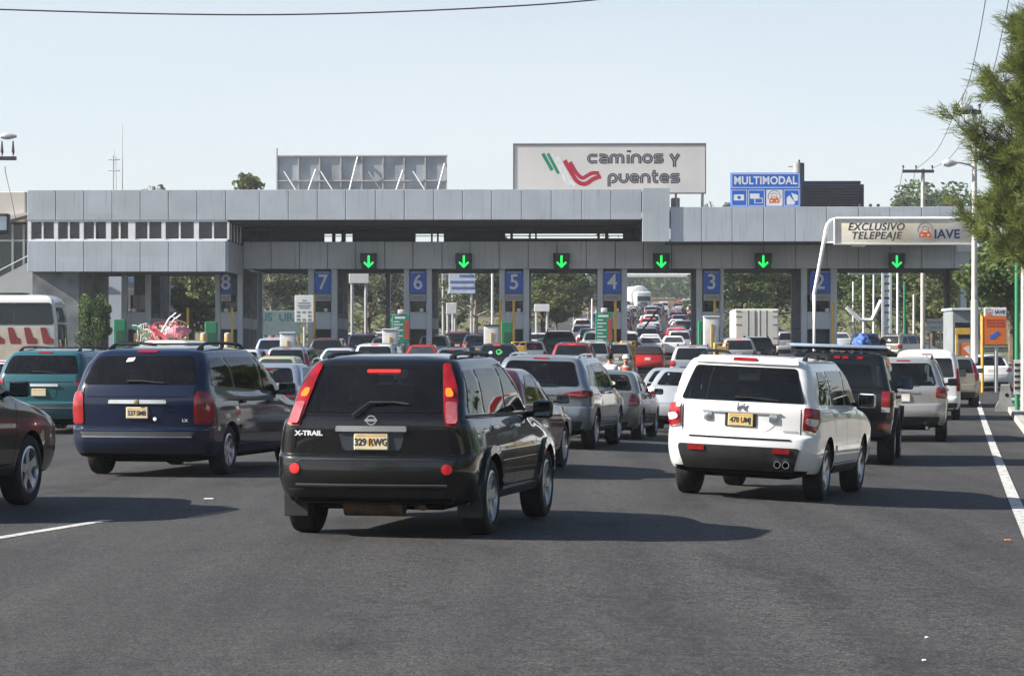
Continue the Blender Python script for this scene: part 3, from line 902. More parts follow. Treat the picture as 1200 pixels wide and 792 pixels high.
hd = thing('dark_hoarding', 'dark slatted hoarding back on the plaza roof right of the MULTIMODAL sign', 'hoarding', lw(975, 4, lz(245, 975, 4)), TH)
o4 = lx(975, 4)
m_ = MB(); m_.rbox(lx(938, 4)-o4, lx(1012.5, 4)-o4, 0, .6, -.3, lz(216, 975, 4)-lz(245, 975, 4), .03, 1)
m_.rbox(lx(938, 4)-o4, lx(1009, 4)-o4, .1, .5, lz(216, 975, 4)-lz(245, 975, 4), lz(212, 975, 4)-lz(245, 975, 4), .03, 1)
m_.build('body', mat('blue_black_hoarding', (.012, .014, .035), .7), hd)
m_ = MB()
for k in range(9):
    z = -.1+k*.145; m_.box(lx(942, 4)-o4, lx(1007, 4)-o4, -.03, -.002, z, z+.09)
m_.build('slats', mat('dark_slats', (.02, .022, .026), .7), hd)
tk = thing('roof_tank', 'grey cylinder with a dark side rising behind the MULTIMODAL sign', 'tank', lw(935.5, 8, ZTR-.2), TH)
m_ = MB(); hh = lz(191, 935, 8)-ZTR+.2
m_.lathe([(.01, 0), (.26, 0), (.26, hh), (.01, hh+.03)], 'z', (0, 0, 0), 20); m_.build('cylinder', mat('grey_tank', (.30, .29, .28), .7), tk)
m_ = MB(); m_.rbox(.04, .3, -.3, .1, 0, hh-.02, .02, 1); m_.build('pipe', NAVY, tk)
m_ = MB(); m_.lathe([(.02, hh), (.05, hh+.05), (.05, hh+.15), (.01, hh+.18)], 'z', (.05, 0, 0), 8); m_.tube([(-.3, 0, hh-.2), (-.55, 0, hh-.2)], .02, 5); m_.build('valve', NAVY, tk)

# ---- overhead sign EXCLUSIVO TELEPEAJE on a bent white pole
YG = 116.0
z0_, z1_ = wz(286.5, YG), wz(256.5, YG)
gp = thing('gantry_sign', 'cream overhead sign reading EXCLUSIVO TELEPEAJE IAVE hung on a bent white pole', 'overhead sign', (wx(955, YG), YG, gz(wx(955, YG), YG)), 0)
gx = wx(955, YG); gzz = gp.location.z
CREAM = mat('cream_sign_face', (.72, .69, .60), .5, 0, .4, 0, .06, .9, dirt=(.62, .52, .36))
m_ = MB(); m_.rbox(wx(978, YG)-gx, wx(1142, YG)-gx, -.15, .15, z0_-gzz, z1_-gzz, .03, 2); m_.build('sign_box', CREAM, gp)
m_ = MB(); frame(m_, wx(977, YG)-gx, wx(1143, YG)-gx, z0_-gzz-.02, z1_-gzz+.02, .05, -.19)
bmesh.ops.translate(m_.bm, vec=(0, -.0, 0), verts=m_.bm.verts); m_.build('sign_rim', WHITEP, gp)
WPOLE = mat('white_steel_pole', (.70, .70, .69), .45, 0, .5, 0, .1, 2)
pts = [(0, .3, -.2), (0, .3, wz(345, YG)-gzz), (wx(969, YG)-gx, .3, wz(268, YG)-gzz)]
pts += [(wx(971, YG)-gx, .3, wz(262, YG)-gzz), (wx(975, YG)-gx, .3, wz(258, YG)-gzz), (wx(981, YG)-gx, .3, wz(256.2, YG)-gzz), (wx(1142, YG)-gx, .3, wz(255.8, YG)-gzz)]
m_ = MB(); m_.tube(pts, .085, 12); m_.tube([(wx(968, YG)-gx, .3, wz(284, YG)-gzz), (wx(979, YG)-gx, .2, wz(284, YG)-gzz)], .05, 8); m_.build('pole', WPOLE, gp)
BRN = mat('dark_sign_ink', (.055, .045, .05), .5)
NVY = mat('navy_sign_ink', (.02, .02, .10), .5)
def gl(px): return wx(px, YG)-gx
def gv(py): return wz(py, YG)-gzz
letter('EXCLUSIVO', BRN, gp, (gl(1025.8), -.153, gv(266.4)), .46, bold=.006, shear=.22, xs=1.0, spacing=1.08)
letter('TELEPEAJE', BRN, gp, (gl(1025.8), -.153, gv(276.6)), .46, bold=.006, shear=.22, xs=1.0, spacing=1.10)
letter('IAVE', NVY, gp, (gl(1109), -.153, gv(275)), .56, bold=.018, xs=1.0, spacing=1.05)
car_symbol(gp, gl(1083.5), gv(271.5), .66, -.152)
m_ = MB(); m_.rbox(gl(998), gl(1014), -.1, .1, gv(289.5), gv(286.7), .03, 1); m_.build('sign_lamp', CREAM, gp)
# ------------------------------------------------------------------ vehicles: lofted bodies with fitted panels
def prof(z, y):
    if not isinstance(z, (list, tuple)): return z
    if y <= z[0][0]: return z[0][1]
    for (a, za), (b, zb_) in zip(z, z[1:]):
        if y <= b:
            t = (y-a)/(b-a); t = t*t*(3-2*t); return za+(zb_-za)*t
    return z[-1][1]

def ring(r, L):
    """right half of one outline, from the rear centre round to the front centre"""
    yr, yf, w = r['yr'], r['yf'], r['w']
    cr, cf = min(r.get('cr', .22), w*.8), min(r.get('cf', .3), w*.8)
    br, bf = r.get('br', .06), r.get('bf', .12)
    dr, df = r.get('dr', .03), r.get('df', .06)
    pts = []
    def W(y):
        t = max(0, (L*.28-y)/(L*.28)); u = max(0, (y-L*.70)/(L*.30))
        return 1-dr*t*t-df*u*u
    for k in range(8):
        x = (w-cr)*k/8; pts.append((x, yr+br*(x/w)**2))
    y0 = yr+br*((w-cr)/w)**2
    for k in range(6):
        a = math.pi/2*k/6; pts.append((w-cr+cr*math.sin(a), y0+cr*(1-math.cos(a))))
    y1 = yf-bf*((w-cf)/w)**2
    ya, yb = y0+cr, y1-cf
    for k in range(25): pts.append((w, ya+(yb-ya)*k/24))
    for k in range(1, 7):
        a = math.pi/2*k/6; pts.append((w-cf+cf*math.cos(a), yb+cf*math.sin(a)))
    for k in range(7, -1, -1):
        x = (w-cf)*k/8; pts.append((x, yf-bf*(x/w)**2))
    return np.array([(x*W(y), y, prof(r['z'], y)) for x, y in pts])

def loft(rails, L, sub=4):
    P = [ring(r, L) for r in rails]
    n = len(P)
    ch = [max(1e-4, float(np.mean(np.linalg.norm(P[i+1]-P[i], axis=1)))) for i in range(n-1)]
    T = []
    for i in range(n):
        if i == 0: T.append((P[1]-P[0])/ch[0])
        elif i == n-1: T.append((P[-1]-P[-2])/ch[-1])
        else:
            a, b = (P[i]-P[i-1])/ch[i-1], (P[i+1]-P[i])/ch[i]
            wa, wb = ch[i]/(ch[i]+ch[i-1]), ch[i-1]/(ch[i]+ch[i-1])
            T.append(a*wa+b*wb)
    out = []
    for i in range(n-1):
        d = P[i+1]-P[i]
        t0 = d/ch[i] if rails[i].get('c') else T[i]
        t1 = d/ch[i] if rails[i+1].get('c') else T[i+1]
        for k in range(sub):
            t = k/sub
            h0, h1, h2, h3 = 2*t**3-3*t**2+1, t**3-2*t**2+t, -2*t**3+3*t**2, t**3-t**2
            out.append(h0*P[i]+h1*ch[i]*t0+h2*P[i+1]+h3*ch[i]*t1)
    out.append(P[-1])
    return out

def body_bm(rails, L, sub=4):
    rings = loft(rails, L, sub)
    bm = bmesh.new()
    V = []
    for rg in rings:
        right = [bm.verts.new(p) for p in rg]
        left = [right[0]] + [bm.verts.new((-p[0], p[1], p[2])) for p in rg[1:-1]] + [right[-1]]
        V.append((right, left))
    def q(*v):
        v = list(dict.fromkeys(v))
        if len(v) > 2:
            f = bm.faces.new(v); f.smooth = True
    for (r0, l0), (r1, l1) in zip(V, V[1:]):
        for i in range(len(r0)-1):
            q(r0[i], r0[i+1], r1[i+1], r1[i]); q(l0[i+1], l0[i], l1[i], l1[i+1])
    for (r, l), fl in ((V[0], 1), (V[-1], 0)):
        for i in range(len(r)-1):
            if fl: q(r[i], l[i], l[i+1], r[i+1])
            else: q(r[i], r[i+1], l[i+1], l[i])
    bmesh.ops.remove_doubles(bm, verts=bm.verts, dist=1e-5)
    bmesh.ops.recalc_face_normals(bm, faces=bm.faces)
    return bm

def rpoly(poly, r=.04, n=4):
    """round the corners of a polygon"""
    if r <= 0: return poly
    out = []; m = len(poly)
    for i in range(m):
        p, a, b = Vector(poly[i]), Vector(poly[i-1]), Vector(poly[(i+1) % m])
        da, db = (a-p), (b-p)
        k = min(r, da.length*.45, db.length*.45)
        s, e = p+da.normalized()*k, p+db.normalized()*k
        for j in range(n+1):
            t = j/n; out.append(tuple((1-t)**2*s+2*t*(1-t)*p+t*t*e))
    return out

class Car:
    def __init__(s, name, rails, L, axles, wr, tw=.22, track=.78, arch=.05, sub=4):
        s.L, s.rails, s.axles, s.wr, s.tw, s.track = L, rails, axles, wr, tw, track
        bm = body_bm(rails, L, sub)
        s.bvh = BVHTree.FromBMesh(bm)
        s.root = thing(name, None, None)
        s.root.location = (0, 0, 0)
        s.paint = PAINT
        # wheel wells
        me = bpy.data.meshes.new('body'); bm.to_mesh(me); bm.free()
        tmp = bpy.data.objects.new('tmp', me); COL.objects.link(tmp)
        cm = bmesh.new()
        for ay in axles:
            for sx in (-1, 1):
                mtx = Matrix.Translation((sx*(track-.02), ay, wr)) @ Matrix.Rotation(R(90), 4, 'Y')
                bmesh.ops.create_cone(cm, cap_ends=True, segments=40, radius1=wr+arch, radius2=wr+arch, depth=.62, matrix=mtx)
        cme = bpy.data.meshes.new('cut'); cm.to_mesh(cme); cm.free()
        cut = bpy.data.objects.new('cut', cme); COL.objects.link(cut)
        md = tmp.modifiers.new('b', 'BOOLEAN'); md.operation = 'DIFFERENCE'; md.object = cut; md.solver = 'EXACT'
        dg = bpy.context.evaluated_depsgraph_get()
        nme = bpy.data.meshes.new_from_object(tmp.evaluated_get(dg))
        bpy.data.objects.remove(tmp); bpy.data.objects.remove(cut); bpy.data.meshes.remove(me); bpy.data.meshes.remove(cme)
        nme.name = 'body'; nme.materials.clear(); nme.materials.append(s.paint); nme.materials.append(DARKIN)
        for p in nme.polygons:
            p.use_smooth = True; p.material_index = 0
            c = p.center
            for ay in axles:
                if math.hypot(c.y-ay, c.z-wr) < wr+arch-.0005 + .004 and abs(c.x) < track+.4:
                    rr = math.hypot(c.y-ay, c.z-wr)
                    n_ = p.normal
                    if abs(rr-(wr+arch)) < .012 and abs(n_.x) < .5: p.material_index = 1
                    elif abs(c.x) < track-.2 and c.z > .05 and rr < wr+arch and abs(n_.x) > .8: p.material_index = 1
            if n_bottom(p): p.material_index = 1
        s.panes = []
        nme.set_sharp_from_angle(angle=R(32))
        s.body = bpy.data.objects.new('body', nme); COL.objects.link(s.body); s.body.parent = s.root
    def hit(s, o, d):
        loc, nor, i, dist = s.bvh.ray_cast(Vector(o), Vector(d))
        if loc is None:
            p = Vector(o)+Vector(d)*2.5
            loc, nor, i, dist = s.bvh.find_nearest(p)
        if nor.dot(Vector(d)) > 0: nor = -nor
        return loc, nor
    def ray(s, view, u, v):
        if view == 'rear': return (u, -3, v), (0, 1, 0)
        if view == 'front': return (u, s.L+3, v), (0, -1, 0)
        if view == 'right': return (4, u, v), (-1, 0, 0)
        if view == 'left': return (-4, u, v), (1, 0, 0)
        if view == 'top': return (u, v, 4), (0, 0, -1)
        if view in ('wrapr', 'wrapl'):
            sx = 1 if view == 'wrapr' else -1
            wc, yc, rad = s.wrap[:3]
            if len(s.wrap) > 3:          # corner that leans in with height
                z0, z1, wc1, yc1 = s.wrap[3:]; t = (v-z0)/(z1-z0); wc += (wc1-wc)*t; yc += (yc1-yc)*t
            if u < -rad: o, d = (wc+u, yc-3), (0, 1)
            elif u > rad: o, d = (wc+3, yc+u), (-1, 0)
            else:
                t = (u+rad)/(2*rad); a = t*math.pi/2
                cx, cy = wc-rad, yc+rad
                d = (-math.sin(a), math.cos(a)); o = (cx-d[0]*3, cy-d[1]*3)
            return (sx*o[0], o[1], v), (sx*d[0], d[1], 0)
    def panel(s, name, m, view, poly, off=.005, th=.014, step=.07, rnd=.03, parent=None, label=None, bulge=0.0):
        pl = rpoly(poly, rnd) if rnd else poly
        if m.name in PANES: s.panes.append((view, pl))
        bm = bmesh.new()
        f = bm.faces.new([bm.verts.new((u, v, 0)) for u, v in pl])
        us = [p[0] for p in pl]; vs = [p[1] for p in pl]
        for ax, lo, hi in ((0, min(us), max(us)), (1, min(vs), max(vs))):
            n = int((hi-lo)/step)
            for k in range(1, n+1):
                co = Vector((0, 0, 0)); co[ax] = lo+(hi-lo)*k/(n+1)
                no = Vector((0, 0, 0)); no[ax] = 1
                bmesh.ops.bisect_plane(bm, geom=list(bm.verts)+list(bm.edges)+list(bm.faces), plane_co=co, plane_no=no)
        top = list(bm.verts); tf = list(bm.faces); be = [e for e in bm.edges if e.is_boundary]
        bset = set(v for e in be for v in e.verts)
        cu, cv = (min(us)+max(us))/2, (min(vs)+max(vs))/2
        hu, hv = max(1e-3, (max(us)-min(us))/2), max(1e-3, (max(vs)-min(vs))/2)
        low = {}
        for v in top:
            u_, v_ = v.co.x, v.co.y
            o, d = s.ray(view, u_, v_)
            loc, nor = s.hit(o, d)
            bl = bulge*max(0, 1-((u_-cu)/hu)**2)*max(0, 1-((v_-cv)/hv)**2)
            v.co = loc+nor*(off+bl)
            if v in bset: low[v] = loc-nor*th
        for v, p in list(low.items()): low[v] = bm.verts.new(p)
        for f in tf: f.smooth = True
        for e in be:
            a, b = e.verts
            bm.faces.new((a, b, low[b], low[a]))
        bmesh.ops.recalc_face_normals(bm, faces=bm.faces)
        me = bpy.data.meshes.new(name); bm.to_mesh(me); bm.free()
        me.materials.append(m); me.set_sharp_from_angle(angle=R(40))
        o = bpy.data.objects.new(name, me); COL.objects.link(o); o.parent = parent or s.root
        if label: o['label'] = label
        return o
    def both(s, name, m, poly, **k):
        return [s.panel(name, m, v, poly, **k) for v in ('right', 'left')]
    def wraps(s, name, m, poly, **k):
        return [s.panel(name, m, v, poly, **k) for v in ('wrapr', 'wrapl')]
    def mir(s, name, m, poly, view='rear', **k):
        a = s.panel(name, m, view, poly, **k)
        b = s.panel(name, m, view, [(-u, v) for u, v in poly][::-1], **k)
        return [a, b]
    def mb(s, name, m, fn, sharp=35):
        b = MB(); fn(b); return b.build(name, m, s.root, sharp=sharp)
    def wheels(s, rim=ALLOY, spokes=5, rimr=.66, hi=True, spw=.042):
        wr, tw = s.wr, s.tw
        seg = 36 if hi else 18
        T = MB(); hw = tw/2; rr = wr*rimr
        T.lathe([(rr-.012, -hw+.01), (rr, -hw), (wr-.04, -hw), (wr-.012, -hw+.012), (wr, -hw+.04), (wr, hw-.04), (wr-.012, hw-.012), (wr-.04, hw), (rr+.02, hw), (rr, hw-.012), (rr-.012, hw-.02)], 'x', n=seg, close=True)
        tyre = T.build('tyre', RUBBER)
        D = MB(); D.lathe([(.01, hw-.10), (rr-.006, hw-.10)], 'x', n=seg); D.lathe([(.01, hw-.085), (rr*.55, hw-.085)], 'x', n=20)
        Rm = MB()
        Rm.lathe([(rr+.004, hw-.012), (rr-.02, hw-.002), (rr-.034, hw-.03), (rr-.03, hw-.09)], 'x', n=seg)
        for f in [f for f in Rm.bm.faces if len(f.verts) > 4]: Rm.bm.faces.remove(f)
        Rm.lathe([(.005, hw-.02), (.05, hw-.022), (.065, hw-.035), (.07, hw-.09)], 'x', n=16)
        for k in range(spokes):
            a = 2*math.pi*k/spokes+.3
            ca, sa = math.cos(a), math.sin(a)
            vs = []
            for r_, w_, h_ in ((.05, spw*1.15, hw-.028), (rr*.6, spw, hw-.03), (rr-.02, spw*1.5, hw-.014)):
                for sg in (-1, 1):
                    u, v = r_*ca-sg*w_*sa, r_*sa+sg*w_*ca
                    vs.append((h_, u, v)); vs.append((h_-.05, u*1.0, v*1.0))
            fs = []
            for j in range(2):
                b = j*4; fs += [(b, b+2, b+6, b+4), (b, b+4, b+5, b+1), (b+2, b+3, b+7, b+6), (b+1, b+5, b+7, b+3)]
            Rm._new(vs, fs)
        rimo = Rm.build('rim', rim); disc = D.build('brake_disc', DARKIN)
        for ay in s.axles:
            for sx in (1, -1):
                first = (ay == s.axles[0] and sx == 1)
                tt = tyre if first else tyre.copy(); r2 = rimo if first else rimo.copy(); d2 = disc if first else disc.copy()
                for o in (tt, r2, d2):
                    if not first: COL.objects.link(o)
                tt.name = 'wheel'; tt.parent = s.root
                tt.location = (sx*(s.track-hw), ay, wr)
                tt.rotation_euler = (random.random()*6, 0, 0 if sx > 0 else math.pi)
                r2.parent = tt; d2.parent = tt
    def mirrors(s, y, z, x, m=None, size=(.20, .16)):
        m = m or s.paint
        for sx in (1, -1):
            b = MB()
            w, h = size
            b.rbox(sx*x if sx > 0 else sx*(x+w), sx*(x+w) if sx > 0 else sx*x, y, y+.10, z, z+h, .035, 3)
            o = b.build('mirror', m, s.root, smooth=True, sharp=60)
            b = MB(); b.rbox(min(sx*(x+.012), sx*(x+w-.015)), max(sx*(x+.012), sx*(x+w-.015)), y-.006, y+.01, z+.014, z+h-.014, .005, 1)
            b.build('mirror_glass', mat('mirror_glass', (.10, .12, .14), .03, 1.0, .5, 0, .05, 1), o)
            b = MB(); b.tube([(sx*(x-.16), y+.09, z+.02), (sx*(x+.05), y+.07, z+.045)], [.035, .025], 8); b.build('mirror_arm', BLACK, o)
    def rails_bar(s, xw, y0, y1, m=BLACK, h=.05, r=.016):
        for sx in (1, -1):
            b = MB(); n = 14; pts = []
            for k in range(n+1):
                y = y0+(y1-y0)*k/n
                loc, _ = s.hit((sx*xw, y, 4), (0, 0, -1))
                e = min(1, min(k, n-k)/1.5)
                pts.append((sx*xw, y, loc.z+.01+h*e))
            b.tube(pts, r, 8)
            for k in (1, n//2, n-1):
                p = pts[k]; b.tube([(p[0], p[1], p[2]-h-.03), p], r*1.2, 6)
            b.build('roof_rail', m, s.root)
    def plate(s, x, z, text, m=PLATE, w=.30, h=.15, lab=None):
        loc, nor = s.hit((x, -3, z), (0, 1, 0))
        y = loc.y-.016
        b = MB(); b.rbox(x-w/2, x+w/2, y-.006, y+.05, z-h/2, z+h/2, .008, 1)
        o = b.build('license_plate', m, s.root)
        if text: 
            q = text_bm(text, .088, .0022, 0, .001, xs=.80); c = q.build('plate_lettering', INK, o, loc=(x, y-.0078, z-.006), sharp=None)
            b = MB(); b.lathe([(.035, y-.0072), (.035, y-.0062)], 'y', (x, 0, z-.008), 14); b.build('plate_emblem', PLATEO, o)
        b = MB(); b.box(x-w/2+.02, x+w/2-.02, y-.0072, y-.0062, z+h/2-.028, z+h/2-.014); b.build('plate_strip', PLATEO, o)
        return o
    def wiper(s, pts):
        b = MB()
        P = []
        for x, z, o in pts:
            loc, nor = s.hit((x, -3, z), (0, 1, 0)); P.append(loc+nor*o)
        b.tube(P, [.018]+[.011]*(len(P)-1), 6)
        b.build('wiper', BLACK, s.root)
    def hollow(s, ib, seat=(.05, .05, .052), belt=None, rows=(.42, .62)):
        """cut the cabin out of the body and the openings behind the panes; furnish it"""
        def sub(cm, n):
            cme = bpy.data.meshes.new('cut'); bmesh.ops.recalc_face_normals(cm, faces=cm.faces); cm.to_mesh(cme); cm.free()
            cme.materials.append(s.paint); cme.materials.append(DARKIN)
            for p in cme.polygons: p.material_index = 1
            cut = bpy.data.objects.new('cut', cme); COL.objects.link(cut)
            md = s.body.modifiers.new('b', 'BOOLEAN'); md.operation = 'DIFFERENCE'; md.object = cut; md.solver = 'EXACT'
            if n: md.use_self = True
            return cut
        rs = s.rails; g = rs[ib]
        def ins(r, d, z=None, dyr=.06, dyf=.06):
            q = dict(r); q['w'] = r['w']-d; q['yr'] = r['yr']+dyr; q['yf'] = r['yf']-dyf
            q['z'] = z if z is not None else r['z']; q['c'] = 1; return q
        def lowz(z, d): return [(a, q-d) for a, q in z] if isinstance(z, list) else z-d
        zb = prof(g['z'], s.L*.45)
        cav = [ins(g, .16, zb-.50, .12, .12), ins(g, .10, zb-.12, .10, .10), ins(g, .075, None, .085, .085), ins(rs[ib+1], .06, lowz(rs[ib+1]['z'], .015)), ins(rs[ib+2], .09, lowz(rs[ib+2]['z'], .05), .09, .09)]
        c1 = sub(body_bm(cav, s.L, 2), 0)
        wb = bmesh.new()
        for view, pl in s.panes:
            cu = sum(p[0] for p in pl)/len(pl); cv = sum(p[1] for p in pl)/len(pl)
            P = [(cu+(u-cu)*.955, cv+(v-cv)*.955) for u, v in pl]
            hits = [s.hit(*s.ray(view, u, v))[0] for u, v in P]
            k = {'rear': 1, 'front': 1, 'right': 0, 'left': 0}[view]; sg = {'rear': 1, 'front': -1, 'right': -1, 'left': 1}[view]
            A, B = [], []
            for h in hits:
                a = h.copy(); a[k] -= sg*.06; e = h.copy(); e[k] += sg*.20; A.append(wb.verts.new(a)); B.append(wb.verts.new(e))
            n = len(A)
            wb.faces.new(A); wb.faces.new(B[::-1])
            for i in range(n): wb.faces.new((A[i], A[(i+1) % n], B[(i+1) % n], B[i]))
        c2 = sub(wb, 1)
        dg = bpy.context.evaluated_depsgraph_get()
        me = bpy.data.meshes.new_from_object(s.body.evaluated_get(dg))
        s.body.modifiers.clear(); old = s.body.data; s.body.data = me; bpy.data.meshes.remove(old)
        for q in (c1, c2):
            m_ = q.data; bpy.data.objects.remove(q); bpy.data.meshes.remove(m_)
        me.name = 'body'; me.set_sharp_from_angle(angle=R(32))
        SEATM = mat('seat_fabric_%02d' % int(seat[0]*100), seat, .85, 0, .2, 0, .2, 5)
        w = rs[ib+1]['w']; zr = prof(rs[ib+1]['z'], s.L*.4)
        fl = zb-.42
        for ri, fy in enumerate(rows):
            y = s.L*fy
            for sx in (-1, 1):
                b = MB(); x = sx*w*.50
                hb = min(zb+.10, zr-.32)
                b.rbox(x-.24, x+.24, y, y+.13, fl, hb, .05, 2, Matrix.Translation((0, y, fl)) @ Matrix.Rotation(R(12), 4, 'X') @ Matrix.Translation((0, -y, -fl)))
                b.rbox(x-.25, x+.25, y+.05, y+.55, fl-.05, fl+.16, .05, 2)
                b.rbox(x-.12, x+.12, y-.13, y-.03, hb+.02, hb+.20, .04, 2); b.rbox(x-.05, x-.03, y-.08, y-.06, hb-.08, hb+.05, .005, 1); b.rbox(x+.03, x+.05, y-.08, y-.06, hb-.08, hb+.05, .005, 1)
                b.build('seat', SEATM, s.root)
        b = MB(); yd = g['yf']-.42
        b.rbox(-w*.92, w*.92, yd, yd+.25, fl, zb-.02, .06, 2); b.build('dashboard', BLACK, s.root)
        b = MB(); b.lathe([(.165, -.012), (.185, 0), (.165, .012), (.155, 0)], 'y', (0, 0, 0), 20, close=True); b.rbox(-.15, .15, -.01, .01, -.03, .03, .01, 1)
        o = b.build('steering_wheel', BLACK, s.root, loc=(-w*.5, yd-.18, zb-.06)); o.rotation_euler = (R(-25), 0, 0)
        b = MB(); b.rbox(-.11, .11, 0, .02, -.03, .03, .008, 1); b.build('inner_mirror', BLACK, s.root, loc=(0, rs[ib+1]['yf']-.12, zr-.12))
    def floor(s, z=.22, y0=.5, y1=None):
        """underbody, axles and silencer"""
        b = MB(); y1 = y1 or s.L-.5
        w = s.track-s.tw-.05
        b.rbox(-w*.9, w*.9, y0, y1, z, z+.12, .03, 1)
        for ay in s.axles: b.tube([(-s.track+s.tw, ay, s.wr), (s.track-s.tw, ay, s.wr)], .04, 8)
        b.build('underbody', DARKIN, s.root)

def n_bottom(p): return p.normal.z < -.72 and p.center.z < .6

def finish(root, label, cat, px, Y, head, color, group=None, scale=None, metal=None, dz=0.0, x=None):
    """set a finished vehicle on the road: px = photo column of its tail's centre, Y = distance of the tail"""
    X = wx(px, Y) if x is None else x
    h = R(head)
    # rest on the slope under it
    ax = X+math.sin(h)*2.2; ay = Y+math.cos(h)*2.2
    g0, g1 = gz(X+math.sin(h)*.8, Y+math.cos(h)*.8), gz(X+math.sin(h)*3.6, Y+math.cos(h)*3.6)
    gl_, gr_ = gz(ax-math.cos(h)*.7, ay+math.sin(h)*.7), gz(ax+math.cos(h)*.7, ay-math.sin(h)*.7)
    pitch = math.atan2(g1-g0, 2.8); roll = math.atan2(gl_-gr_, 1.4)
    z = g0-.8*math.tan(pitch)
    zm = (gl_+gr_)/2; z += (zm-(g0+(g1-g0)*.5))*.5
    root.location = (X, Y, z+dz)
    root.rotation_mode = 'XYZ'
    root.rotation_euler = (Matrix.Rotation(-h, 4, 'Z') @ Matrix.Rotation(pitch, 4, 'X') @ Matrix.Rotation(roll, 4, 'Y')).to_euler()
    if scale: root.scale = scale
    tag(root, label, cat, group)
    recolor(root, color)
    return root

PAINTED = {'car_paint', 'metallic_car_paint'}
def recolor(root, color, km=None):
    km = km or kids_map()
    st = [root]
    while st:
        o = st.pop()
        st += km.get(o.name, [])
        if o.type == 'MESH' and any(ms.material and ms.material.name in PAINTED for ms in o.material_slots): o.color = (*color, 1)

# ---- rails of the body families
def suv_rails(L=4.455, W=.8825, H=1.625, hood=.94, tail=0.0, ww=.70):
    s = H/1.625
    return [
        dict(z=.30, yr=.30, yf=L-.30, w=W-.14, cr=.15),
        dict(z=.34, yr=.14, yf=L-.12, w=W-.06, cr=.22, br=.08),
        dict(z=.50*s, yr=.015, yf=L-.01, w=W-.008, cr=.26, br=.10),
        dict(z=.66*s, yr=.0, yf=L, w=W, cr=.25, br=.10),
        dict(z=[(0, .735*s), (.9, .735*s), (1.2, .72*s)], yr=.02, yf=L-.01, w=W+.002, cr=.24, br=.10),
        dict(z=[(0, .755*s), (.7, .77*s), (1.2, .76*s)], yr=.10, yf=L-.02, w=W+.002, cr=.20, br=.07, c=1),
        dict(z=[(0, .95*s), (L*.6, .96*s), (L*.72, hood*s*.97), (L, hood*s*.86)], yr=.09, yf=L-.06, w=W-.006, cr=.17, br=.06, cf=.35, bf=.25),
        dict(z=[(0, 1.07*s), (L*.7, 1.05*s), (L*.75, 1.04*s)], yr=.11, yf=L*.755, w=W-.045, cr=.16, br=.055, cf=.3, bf=.22, c=1),
        dict(z=[(0, 1.50*s), (L*.5, 1.535*s)], yr=.27, yf=L*.575, w=ww-.005, cr=.15, br=.05, cf=.2, bf=.15, dr=.05),
        dict(z=[(.2, 1.575*s), (L*.5, 1.605*s)], yr=.33, yf=L*.55, w=ww-.06, cr=.15, br=.05, cf=.2, bf=.15, dr=.05, c=0),
        dict(z=[(.3, 1.605*s), (L*.3, 1.635*s), (L*.5, 1.62*s)], yr=.42, yf=L*.535, w=ww-.18, cr=.15, br=.05, cf=.2, bf=.1),
        dict(z=[(.4, 1.615*s), (L*.3, 1.65*s), (L*.5, 1.63*s)], yr=.7, yf=L*.50, w=ww-.42, cr=.1, br=.02, cf=.1, bf=.05)]

def xr_rails():
    r = suv_rails(ww=.775)
    r[6].update(w=.85); r[7].update(w=.795)
    r[8].update(yr=.45, w=.675, cr=.12); r[9].update(yr=.52, w=.62); r[10].update(yr=.64, w=.49)
    return r
# ================= black SUV (nearest)
c = Car('suv', xr_rails(), 4.455, (.90, 3.525), .345, .22, .885, .06)
c.paint = PAINT
c.wrap = (.78, .14, .13, 1.0, 1.54, .655, .49)
c.panel('rear_window', PANE_DARK, 'rear', [(-.625, 1.115), (.625, 1.115), (.518, 1.535), (-.518, 1.535)], off=.006, rnd=.06)
c.wraps('taillight', RED, [(-.148, 1.005), (-.03, 1.005), (-.012, 1.3), (-.03, 1.545), (-.122, 1.545), (-.135, 1.3)], off=.022, rnd=.025, bulge=.012)
km = [o for o in bpy.data.objects if o.parent == c.root and o.name.startswith('taillight')]
for o, v in zip(km, ('wrapr', 'wrapl')):
    c.panel('bulb', AMBERLIT, v, [(-.115, 1.245), (-.055, 1.245), (-.055, 1.32), (-.112, 1.32)], off=.036, th=.0, rnd=.03, parent=o)
    c.panel('reversing_lens', PINK, v, [(-.133, 1.03), (-.045, 1.03), (-.035, 1.20), (-.12, 1.20)], off=.035, th=.0, rnd=.02, parent=o)
c.panel('brake_light', REDLIT, 'rear', [(-.12, 1.475), (.17, 1.475), (.17, 1.497), (-.12, 1.497)], off=.010, rnd=.008)
c.panel('tailgate_trim', CHROME, 'rear', [(-.31, .955), (.31, .955), (.305, 1.005), (-.305, 1.005)], off=.03, rnd=.012, bulge=.008)
c.panel('plate_recess', mat('dark_paint_recess', (.035, .042, .055), .25, 0, .6, .6), 'rear', [(-.25, .785), (.25, .785), (.29, .95), (-.29, .95)], off=.004, rnd=.04)
c.plate(0, .865, '329 RWG')
b = MB(); loc, _ = c.hit((0, -3, 1.055), (0, 1, 0))
b.lathe([(.045, -.012), (.045, .0), (.034, .0), (.034, -.012)], 'y', (0, loc.y-.004, 1.055), 20, close=True); b.rbox(-.055, .055, loc.y-.022, loc.y+.004, 1.043, 1.067, .004, 1)
b.build('emblem', CHROME, c.root)
loc, _ = c.hit((-.52, -3, .94), (0, 1, 0))
letter('X-TRAIL', mat('bright_badge', (.80, .81, .83), .35, .3), c.root, (-.555, loc.y-.010, .935), .058, 'badge_lettering', bold=.0028, depth=.002, xs=1.15, rz=R(-3))
